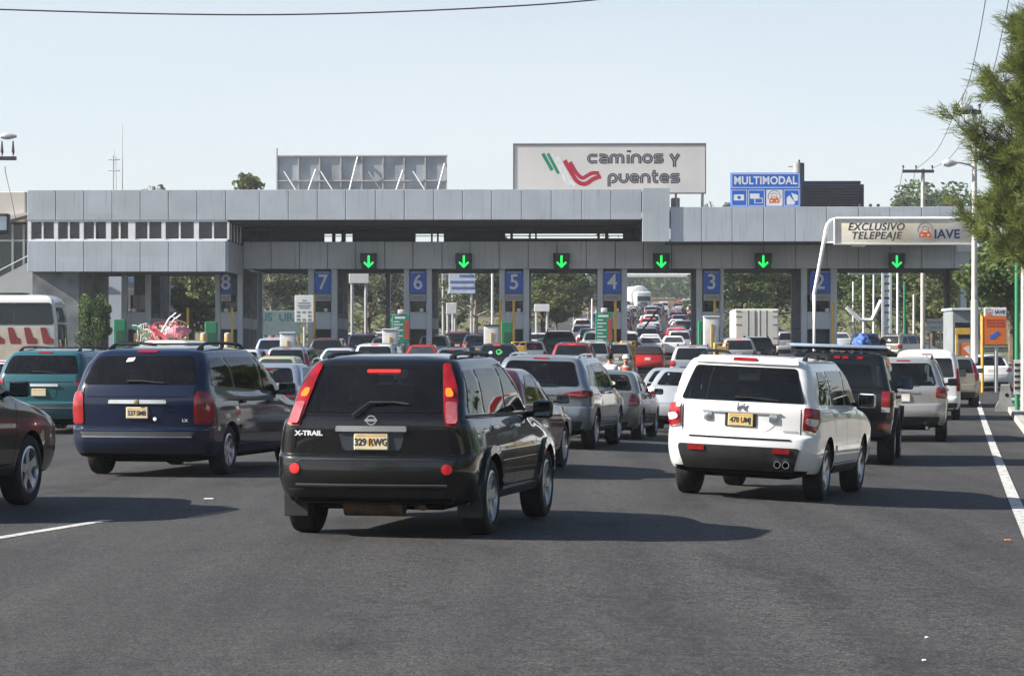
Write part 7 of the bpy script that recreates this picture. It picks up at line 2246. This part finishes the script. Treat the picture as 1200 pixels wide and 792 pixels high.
board(409, 432, 316.5, 332, 160, 'white board hanging under the roof right of booth 7', SIGNW)
board(626, 644, 356.5, 365, 176, 'low white board beyond the gate right of booth 5', SIGNW)
board(523, 535, 355, 368, 165, 'small white sign on a post between booths 6 and 5', SIGNW)
board(304, 352, 364, 393, 166, 'pale teal hoarding with large teal letters behind booths 8 and 7', mat('pale_teal', (.20, .28, .28), .7), None, True, [('US  URA', 372, 13)], mat('teal_letters', (.03, .16, .18), .6))
board(668, 697, 322, 334, 300, 'grey-white tank shed roof beyond the trees left of booth 4', mat('shed_grey', (.45, .47, .50), .6))
# overpass far up the road
Y = 440.0; x = wx(770, Y); g = gz(x, Y); t = thing('footbridge', 'white footbridge beam far up the road in the gate between booths 4 and 3', 'footbridge', (x, Y, g))
b = MB(); b.rbox(-14, 14, 0, 2.2, wz(325, Y)-g, wz(320.5, Y)-g, .1, 1); b.build('deck', WHITEP, t)
for s_ in (-1, 1):
    b = MB(); b.rbox(s_*12.5-.4, s_*12.5+.4, .4, 1.8, -1, wz(325, Y)-g, .05, 1); b.build('pier', CONC, t)
# low yellow wall at the tanker
Y = 400.0; x = wx(765, Y)-6; t = thing('yellow_wall', 'low ochre wall beside the tanker lorry up the road', 'wall', (x, Y, gz(x, Y)))
b = MB(); b.rbox(-7, 9.5, 0, .5, -.5, 1.9, .05, 1); b.build('wall', mat('ochre_wall', (.45, .32, .14), .8, 0, .3, 0, .15, .5), t)
b = MB(); b.rbox(-7.05, 9.55, -.05, .55, 1.9, 2.1, .03, 1); b.build('coping', CONC, t)

# ------------------------------------------------------------------ buildings at the left
Y = 168.0; x = wx(120, Y); g = gz(x, Y)
t = thing('pale_building', 'pale blue-white building behind the bush left of the booths', 'building', (x, Y, g))
b = MB(); b.rbox(wx(88, Y)-x, wx(143, Y)-x, 0, 12, -.5, wz(300, Y)-g, .05, 1); b.build('wall', mat('pale_blue_wall', (.50, .54, .60), .8, 0, .3, 0, .08, .4), t)
for a, c_, p0, p1 in ((101, 123, 310, 332), (150, 160, 338, 362)):
    b = MB(); b.rbox(wx(a, Y)-x, wx(c_, Y)-x, -.04, .05, wz(p1, Y)-g, wz(p0, Y)-g, .02, 1); w2 = b.build('window', mat('brownish_glass', (.20, .18, .17), .2), t)
    b = MB(); b.rbox(wx(a, Y)-x-.1, wx(c_, Y)-x+.1, -.14, -.045, wz(p1, Y)-g-.15, wz(p1, Y)-g, .02, 1); b.build('sill', CONC, w2)
b = MB(); b.rbox(wx(144, Y)-x, wx(182, Y)-x, .2, 12, -.5, wz(330, Y)-g, .05, 1); b.build('wing', mat('shaded_wing_wall', (.34, .36, .38), .8, 0, .3, 0, .1, .4), t)  # wing in a darker copy of the wall colour, its shade painted in
Y = 148.0; x = wx(10, Y); g = gz(x, Y)
t = thing('glass_building', 'dark glazed building with a beige upper wall at the left edge', 'building', (x, Y, g))
BEI = mat('beige_wall', (.56, .52, .47), .8, 0, .3, 0, .08, .4)
b = MB(); b.rbox(wx(-60, Y)-x, wx(40, Y)-x, 0, 14, -.5, wz(262, Y)-g, .05, 1); b.build('wall', mat('dark_glazed_wall', (.02, .028, .034), .12, 0, .6, 0, .3, .4), t)
b = MB(); b.rbox(wx(-60, Y)-x, wx(31, Y)-x, -.3, 14, wz(261, Y)-g, wz(225, Y)-g, .05, 1); b.build('upper_wall', BEI, t)
b = MB(); b.prism([(wx(12, Y)-x, wz(262, Y)-g), (wx(42, Y)-x, wz(254, Y)-g), (wx(42, Y)-x, wz(251, Y)-g), (wx(12, Y)-x, wz(257, Y)-g)], 'y', -2.2, -.35); b.build('canopy', BEI, t)
b = MB()
for px in (-20, 15, 28): b.box(wx(px, Y)-x-.06, wx(px, Y)-x+.06, -.08, -.002, -.3, wz(263, Y)-g)
b.box(wx(-55, Y)-x, wx(39, Y)-x, -.06, -.003, wz(283, Y)-g, wz(281, Y)-g)
b.build('mullions', GALV, t)
Y = 140.0; x = wx(20, Y); g = gz(x, Y)
t = thing('outside_stair', 'pale solid stair flank sloping up beside the left end of the plaza', 'stair', (x, Y, g))
b = MB(); b.prism([(wx(-40, Y)-x, wz(362, Y)-g), (wx(-40, Y)-x, wz(345, Y)-g), (wx(36, Y)-x, wz(306, Y)-g), (wx(41, Y)-x, wz(306, Y)-g), (wx(41, Y)-x, wz(345, Y)-g), (wx(20, Y)-x, wz(362, Y)-g)], 'y', 0, 2.2); b.build('flank', mat('stair_grey', (.45, .46, .46), .8, 0, .3, 0, .1, .5), t)
b = MB(); b.tube([(wx(-40, Y)-x, .05, wz(337, Y)-g), (wx(36, Y)-x, .05, wz(298, Y)-g)], .03, 6); b.build('handrail', GALV, t)

# ------------------------------------------------------------------ bus, lorries and loads
L, W, H = 12.0, 1.25, 3.35
rails = [dict(z=.35, yr=.2, yf=L-.2, w=W-.1, cr=.2, cf=.2), dict(z=.42, yr=.05, yf=L-.05, w=W-.02, cr=.25, cf=.3, br=.05, df=.0, dr=0), dict(z=.9, yr=0, yf=L, w=W, cr=.28, cf=.4, br=.05, bf=.2, df=0, dr=0),
         dict(z=1.6, yr=.02, yf=L-.02, w=W, cr=.28, cf=.4, br=.05, bf=.2, df=0, dr=0), dict(z=2.7, yr=.12, yf=L-.25, w=W-.03, cr=.28, cf=.4, br=.05, bf=.2, df=0, dr=0),
         dict(z=3.15, yr=.2, yf=L-.45, w=W-.10, cr=.28, cf=.4, br=.05, bf=.2, df=0, dr=0), dict(z=3.3, yr=.35, yf=L-.7, w=W-.35, cr=.2, cf=.3, df=0, dr=0), dict(z=3.35, yr=.7, yf=L-1.1, w=W-.7, cr=.2, cf=.2, df=0, dr=0)]
rails = [dict(r, cf=.09, bf=.02) for r in rails]
for r_, yf_ in zip(rails, (11.8, 11.95, 12, 11.98, 11.9, 11.8, 11.6, 11.2)): r_['yf'] = yf_
c = Car('coach_bus', rails, L, (3.0, 9.2), .5, .3, 1.22, .08, sub=3)
c.wrap = (1.2, .1, .1)
c.both('window_band', GLASS, [(.3, 2.30), (11.85, 2.30), (11.74, 3.06), (.4, 3.06)], rnd=.12, step=.12, off=.012)
c.both('lower_stripe', mat('bus_cream', (.60, .52, .42), .4, 0, .5, .6), [(.3, .6), (11.6, .6), (11.6, 2.22), (.3, 2.22)], rnd=.05, step=.5, off=.006)
SEAT = mat('red_print_seat', (.26, .035, .03), .5)
for k in range(7):
    y = 11.62-k*.62
    c.panel('seat_print', SEAT, 'right', [(y-.30, 2.20), (y-.08, 2.20), (y+.06, 1.86), (y+.22, 1.80), (y+.22, 1.62), (y-.18, 1.62)], off=.012, rnd=.06, step=.2)
for k in range(7):
    y = 10.3-k*1.45
    c.both('window_pillar', mat('dark_grey_trim'), [(y, 2.31), (y+.05, 2.31), (y+.05, 3.05), (y, 3.05)], off=.016, rnd=0, step=.4)
c.panel('windshield', GLASS, 'front', [(-1.0, 1.5), (1.0, 1.5), (.95, 2.9), (-.95, 2.9)], rnd=.1, step=.4)
c.panel('rear_window', GLASS, 'rear', [(-.9, 2.0), (.9, 2.0), (.85, 2.8), (-.85, 2.8)], rnd=.1, step=.4)
c.wraps('taillight', RED, [(-.1, .9), (.05, .9), (.05, 1.3), (-.1, 1.3)], off=.012)
c.mb('roof_unit', BLACK, lambda q: q.rbox(-.6, .6, 9.4, 10.6, 3.3, 3.42, .05, 2))
c.wheels(ALLOY, 8, .62, hi=False); c.floor(.4)
Y = 98.0
finish_(c.root, 'white coach with a dark window band and red seats printed on its side', 'bus', 0, Y, 90, (.60, .59, .57), None, (1, 1, 1.08), wx(75, Y)-L)
c.root.location.z = gz(-18, Y)
# white lorry box
Y = 154.0; x = wx(887, Y); g = gz(x, Y)
t = thing('box_truck', 'white lorry box with closed double rear doors right of booth 3', 'truck', (x, Y, g), R(-2))
w_ = 25.5*Y/F; hh = wz(362, Y)-g
LB = mat('lorry_white', (.66, .65, .60), .5, 0, .4, 0, .07, .8)
b = MB(); b.rbox(-w_, w_, 0, 6.5, .95, hh, .04, 1); b.build('box', LB, t)
for s_ in (-1, 1):
    b = MB(); b.rbox(s_*w_/2-w_/2+.06, s_*w_/2+w_/2-.06, -.05, -.003, 1.05, hh-.10, .01, 1); dr = b.build('door', LB, t)
    b = MB()
    for u in (.12, .42): b.tube([(s_*w_*u, -.056, 1.0), (s_*w_*u, -.056, hh-.05)], .013, 6)
    b.build('lock_bar', GALV, dr)
    for z in (1.4, 2.2, 3.0, hh-.5):
        b = MB(); b.rbox(s_*(w_-.2)-.16, s_*(w_-.2)+.16, -.062, -.052, z, z+.08, .01, 1); b.build('hinge', mat('dark_hinge', (.30, .28, .26), .6), dr)
    b = MB(); b.lathe([(.3, 0), (.5, .02), (.5, .3), (.3, .32)], 'x', (s_*.75-.16, 1.2, .5), 20, close=True); b.build('wheel', RUBBER, t)
b = MB(); b.rbox(-w_*.9, w_*.9, .1, 6.4, .6, .94, .02, 1); b.build('chassis', DARKIN, t)
b = MB(); b.rbox(-1.1, 1.1, 6.6, 8.6, .6, 2.7, .15, 2); b.build('cab', LB, t)
# tanker lorry coming down the far carriageway
Y = 385.0; x = wx(764, Y)-1.2; g = gz(x, Y)
t = thing('tanker_truck', 'white tanker lorry facing the camera far up the road in gate 4', 'truck', (x, Y, g), R(8))
b = MB(); b.rbox(-1.2, 1.2, 0, 2.2, .7, 3.2, .25, 3); b.build('cab', WHITEP, t)
b = MB(); b.rbox(-1.0, 1.0, -.04, .05, 1.75, 2.5, .05, 2); b.build('windshield', GLASS, t)
b = MB(); b.rbox(-.55, .55, -.05, .05, .9, 1.55, .05, 2); b.build('grille', BLACK, t)
b = MB(); b.lathe([(.1, 2.6), (1.5, 2.9), (1.6, 3.4), (1.6, 11), (1.4, 11.5), (.1, 11.8)], 'y', (0, 0, 2.6), 20); b.build('tank', WHITEP, t)
for s_ in (-1, 1):
    for y_ in (.9, 4, 10):
        b = MB(); b.lathe([(.3, 0), (.52, .02), (.52, .3), (.3, .32)], 'x', (s_*1.0-.16, y_, .52), 14, close=True); b.build('wheel', RUBBER, t)
# pickup with tarpaulin and a champagne car side-on beyond gate 2
finish_(mk_pickup(), 'dark blue pickup with a blue tarpaulin over its load beyond gate 2', 'pickup truck', 1018, 150, 4, NAVYC, None, None, None)
x = wx(1011, 150.8); g = gz(x, 151); t = thing('tarpaulin', 'crumpled bright blue tarpaulin over the load of the pickup', 'tarpaulin', (x, 150.8, g+1.0))
bm_ = bmesh.new(); bmesh.ops.create_icosphere(bm_, subdivisions=4, radius=1)
for v in bm_.verts:
    n_ = mnoise.noise(v.co*2.3)*.25; v.co = Vector((v.co.x*.5*(1+n_), v.co.y*.75*(1+n_)+.2, max(-.05, v.co.z*.62*(1+n_)+.1)))
me_ = bpy.data.meshes.new('cover'); bm_.to_mesh(me_); bm_.free()
for p_ in me_.polygons: p_.use_smooth = True
me_.materials.append(mat('blue_tarpaulin', (.05, .12, .45), .45, 0, .5, 0, .2, 3)); o = bpy.data.objects.new('cover', me_); COL.objects.link(o); o.parent = t
o = mk_suv2(L=4.4, W=.88, H=1.66, ww=.68, lamps='corner', lite=True, m=METALLIC)
finish_(o, 'champagne off-roader seen side-on beyond gate 2, right of the blue tarpaulin', 'SUV', 1040, 152, 42, CHAMP, None, None, None)
# heap of chairs on the white van
x = wx(189, 79); z = gz(x, 79)+1.98
t = thing('chair_load', 'heap of coloured metal chair frames tied on the roof of the white van', 'chairs', (x, 78.4, z))
rg = random.Random(3)
cols_ = [mat('pink_metal', (.62, .25, .26), .4), mat('green_metal', (.18, .42, .30), .4), mat('white_metal', (.75, .74, .70), .4), mat('yellow_metal', (.62, .48, .25), .4), mat('red_metal', (.55, .08, .10), .4)]
for k in range(22):
    cx = rg.uniform(-.62, .62); cz = rg.uniform(.05, .34)*(1.1-abs(cx)*.5); cy = rg.uniform(-.4, 1.6)
    M_ = Matrix.Translation((cx, cy, cz)) @ Matrix.Rotation(rg.uniform(0, 6), 4, 'Z') @ Matrix.Rotation(rg.uniform(-.9, .9), 4, 'X') @ Matrix.Rotation(rg.uniform(-.5, .5), 4, 'Y')
    b = MB(); s_ = rg.uniform(.17, .26)
    loop = [(-s_, 0, -s_), (-s_, 0, s_*.8), (-s_*.5, 0, s_*1.2), (s_*.5, 0, s_*1.2), (s_, 0, s_*.8), (s_, 0, -s_), (-s_, 0, -s_)]
    b.tube([tuple(M_ @ Vector(p)) for p in loop], .018, 5)
    for q in (-.4, 0, .4): b.tube([tuple(M_ @ Vector((q*s_, 0, -s_))), tuple(M_ @ Vector((q*s_, 0, s_*1.15)))], .012, 4)
    b.build('chair_frame', cols_[k % 5], t)
b = MB(); b.tube([(.02, 0, .1), (.30, .1, .62), (.52, .1, .80)], .022, 5); b.tube([(.16, 0, .05), (.44, .1, .58), (.66, .1, .74)], .022, 5)
for f in (.2, .45, .7, .95): b.tube([(.02+.42*f, .05, .1+.6*f), (.16+.42*f, .05, .05+.6*f)], .016, 4)
b.build('chair_back', cols_[2], t)
b = MB()
bm_ = bmesh.new(); bmesh.ops.create_icosphere(bm_, subdivisions=3, radius=1)
for v in bm_.verts:
    n_ = mnoise.noise(v.co*2)*.3; v.co = Vector((v.co.x*.40*(1+n_)+.55, v.co.y*.5+.3, v.co.z*.20*(1+n_)+.22))
me_ = bpy.data.meshes.new('bundle'); bm_.to_mesh(me_); bm_.free()
for p_ in me_.polygons: p_.use_smooth = True
me_.materials.append(mat('pink_bundle', (.60, .22, .26), .7, 0, .3, 0, .5, 9)); o = bpy.data.objects.new('bundle', me_); COL.objects.link(o); o.parent = t

# ------------------------------------------------------------------ people among the cars
def skin_mesh(name, pts, edges, m, parent, sub=2):
    me = bpy.data.meshes.new(name); me.from_pydata([p[0] for p in pts], edges, []); me.update()
    o = bpy.data.objects.new(name, me); COL.objects.link(o)
    md = o.modifiers.new('s', 'SKIN'); 
    for i, p in enumerate(pts):
        r = p[1]; sv = me.skin_vertices[0].data[i]; sv.radius = r if isinstance(r, tuple) else (r, r); sv.use_root = (i == 0)
    ms = o.modifiers.new('u', 'SUBSURF'); ms.levels = sub; ms.render_levels = sub
    dg = bpy.context.evaluated_depsgraph_get()
    nm = bpy.data.meshes.new_from_object(o.evaluated_get(dg)); bpy.data.objects.remove(o); bpy.data.meshes.remove(me)
    nm.name = name; nm.materials.clear(); nm.materials.append(m)
    for p_ in nm.polygons: p_.use_smooth = True; p_.material_index = 0
    q = bpy.data.objects.new(name, nm); COL.objects.link(q); q.parent = parent
    return q
SKIN = mat('skin', (.36, .21, .14), .55, 0, .4, 0, .08, 6)
def person(lb, px, Y, h, face, shirt, trousers, cap=None, vest=None, group=None, arm=0.0):
    x = wx(px, Y); t = thing('person', lb, 'person', (x, Y, gz(x, Y)), R(face), group, (h/1.75,)*3)
    # spine, head, arms with hands, legs with feet; looks along -y
    P = [((0, 0, .95), (.15, .11)), ((0, 0, 1.18), (.135, .10)), ((0, 0, 1.38), (.165, .10)), ((0, .01, 1.47), (.075, .07)), ((0, .0, 1.53), (.055, .055)), ((0, -.015, 1.62), (.075, .09)), ((0, -.01, 1.70), (.070, .085)), ((0, 0, 1.74), (.035, .04))]
    E = [(0, 1), (1, 2), (2, 3), (3, 4), (4, 5), (5, 6), (6, 7)]
    for sx in (1, -1):
        i = len(P)
        fwd = -.22*arm if sx > 0 else -.06
        P += [((sx*.17, .01, 1.40), .058), ((sx*.22, .03, 1.15), .045), ((sx*.23, fwd-.03, .93+.12*arm*(sx > 0)), .036), ((sx*.235, fwd-.08, .83+.20*arm*(sx > 0)), (.022, .04)), ((sx*.235, fwd-.10, .755+.24*arm*(sx > 0)), (.014, .03))]
        E += [(2, i), (i, i+1), (i+1, i+2), (i+2, i+3), (i+3, i+4)]
        for f in range(4):
            j = len(P); P += [((sx*(.235-.004), fwd-.10-.022*(f-1.5), .70+.24*arm*(sx > 0)+.012*abs(f-1)), .009)]; E += [(i+4, j)]
        j = len(P); P += [((sx*.215, fwd-.14, .78+.2*arm*(sx > 0)), .010)]; E += [(i+3, j)]
        i = len(P)
        P += [((sx*.095, 0, .86), .095), ((sx*.10, -.01, .48), .062), ((sx*.10, .02, .10), .042), ((sx*.11, -.02, .045), (.04, .045)), ((sx*.12, -.16, .03), (.04, .025))]
        E += [(0, i), (i, i+1), (i+1, i+2), (i+2, i+3), (i+3, i+4)]
    skin_mesh('body', P, E, SKIN, t)
    b = MB(); b.lathe([(.008, -.128), (.014, -.11), (.018, -.095)], 'y', (0, 0, 1.615), 8); b.build('nose', SKIN, t)
    for sx in (1, -1):
        b = MB(); b.lathe([(.002, -.100), (.010, -.098), (.010, -.085)], 'y', (sx*.032, 0, 1.645), 8); b.build('eye', INK, t)
    S = [((0, 0, .93), (.165, .125)), ((0, 0, 1.18), (.15, .115)), ((0, 0, 1.38), (.178, .115)), ((0, .01, 1.46), (.085, .08))]; ES = [(0, 1), (1, 2), (2, 3)]
    for sx in (1, -1):
        i = len(S); fwd = -.22*arm if sx > 0 else -.06
        S += [((sx*.17, .01, 1.40), .072), ((sx*.22, .03, 1.15), .060), ((sx*.23, fwd*.6, 1.02), .052)]; ES += [(2, i), (i, i+1), (i+1, i+2)]
    skin_mesh('shirt', S, ES, shirt, t)
    T_ = [((0, 0, .97), (.16, .12))]; ET = []
    for sx in (1, -1):
        i = len(T_); T_ += [((sx*.095, 0, .86), .108), ((sx*.10, -.01, .48), .078), ((sx*.10, .02, .10), .062)]; ET += [(0, i), (i, i+1), (i+1, i+2)]
    skin_mesh('trousers', T_, ET, trousers, t)
    if vest: skin_mesh('vest', [((0, 0, 1.0), (.178, .138)), ((0, 0, 1.2), (.165, .13)), ((0, 0, 1.37), (.175, .128)), ((0, .01, 1.44), (.11, .10))], [(0, 1), (1, 2), (2, 3)], vest, t)
    b = MB()
    if cap:
        b.lathe([(.102, 1.665), (.100, 1.70), (.085, 1.745), (.05, 1.775), (.005, 1.785)], 'z', (0, -.005, 0), 18); b.rbox(-.07, .07, -.20, -.06, 1.668, 1.682, .006, 1); b.build('cap', cap, t, smooth=True)
    else:
        b.lathe([(.085, 1.60), (.095, 1.65), (.094, 1.70), (.078, 1.75), (.04, 1.775), (.005, 1.78)], 'z', (0, .016, 0), 18); b.build('hair', mat('black_hair', (.012, .010, .009), .6), t, smooth=True)
    return t
JEAN = mat('blue_jeans', (.04, .06, .12), .8); DTRO = mat('dark_trousers', (.03, .03, .035), .8)
WSH = mat('white_shirt', (.74, .75, .76), .75, 0, .3, 0, .05, 6)
person('person in a white shirt seen from behind, standing between the cars', 714.5, 66, 1.68, 170, WSH, JEAN)
person('person in a white cap and a red-orange vest facing the camera between the cars', 733.5, 67, 1.64, 8, WSH, DTRO, mat('white_cap', (.72, .72, .70), .7), mat('red_orange_vest', (.55, .10, .04), .7, 0, .3, 0, .25, 12), None, 1.0)
person('person in a yellow-green safety vest beside the large pale grey SUV', 546, 118, 1.72, 30, DTRO, DTRO, None, mat('hi_vis_vest', (.50, .55, .15), .6))

# ------------------------------------------------------------------ small things in the rear windows
def car_by_label(frag):
    for o in bpy.data.objects:
        if o.get('label') and frag in o['label']: return o

def inside_item(frag, name, m, poly, view='rear', off=.012):
    """a thing seen in a car's rear window, fixed just behind its pane"""
    o = car_by_label(frag)
    w = [c_ for c_ in o.children if c_.name.startswith('rear_window')][0]
    vs = w.data.vertices
    bvh = BVHTree.FromPolygons([tuple(v.co) for v in vs], [tuple(p.vertices) for p in w.data.polygons])
    pts = []
    for u, v in poly:
        loc, nor, i, dd = bvh.ray_cast(Vector((u, -3, v)), Vector((0, 1, 0)))
        if loc is None: return
        pts.append(loc+Vector((0, -.004, 0)))
    b = MB(); n = len(pts)
    b._new([tuple(p) for p in pts]+[tuple(p+Vector((0, .012, 0))) for p in pts], [tuple(range(n)), tuple(range(2*n-1, n-1, -1))]+[(i, (i+1) % n, n+(i+1) % n, n+i) for i in range(n)])
    b.build(name, m, o)
def blob(cx, cz, rx, rz_, n=10, seed=0):
    r_ = random.Random(seed); return [(cx+rx*math.cos(6.283*k/n)*r_.uniform(.75, 1.1), cz+rz_*math.sin(6.283*k/n)*r_.uniform(.75, 1.1)) for k in range(n)]
inside_item('yellow card', 'yellow_card', mat('yellow_card', (.55, .55, .25), .7), [(.16, 1.10), (.26, 1.09), (.28, 1.17), (.22, 1.20), (.15, 1.17)])
inside_item('red tray', 'red_tray', mat('red_tray', (.50, .10, .06), .6), [(-.05, 1.055), (.34, 1.055), (.32, 1.085), (-.02, 1.085)])
inside_item('red tray', 'visor_strip', mat('pale_teal_strip', (.25, .50, .52), .5), [(-.42, 1.27), (.42, 1.27), (.41, 1.30), (-.41, 1.30)])
inside_item('green toy', 'green_toy', mat('green_toy', (.05, .45, .12), .6), blob(.10, 1.22, .13, .10, 10, 2))
inside_item('green toy', 'pale_toy', mat('pale_toy', (.50, .55, .70), .6), blob(-.22, 1.20, .09, .06, 8, 3))
inside_item('red things', 'red_cushion', mat('red_cushion', (.50, .05, .05), .7), blob(.12, 1.20, .2, .08, 9, 4))
# ------------------------------------------------------------------ thin haze over the far road and the hill
def haze():
    b = MB(); b.box(-3200, 3200, -400, 8000, -2.2, 46)
    m = bpy.data.materials.new('haze'); m.use_nodes = True
    nt, N, L = nodes_of(m)
    N.remove(N['Principled BSDF'])
    v = N.new('ShaderNodeVolumePrincipled'); v.inputs['Color'].default_value = (.86, .92, .97, 1); v.inputs['Density'].default_value = .00028
    v.inputs['Anisotropy'].default_value = .2
    L.new(v.outputs[0], N['Material Output'].inputs['Volume'])
    tag(b.build('haze', m, sharp=None), kind='stuff')
haze()
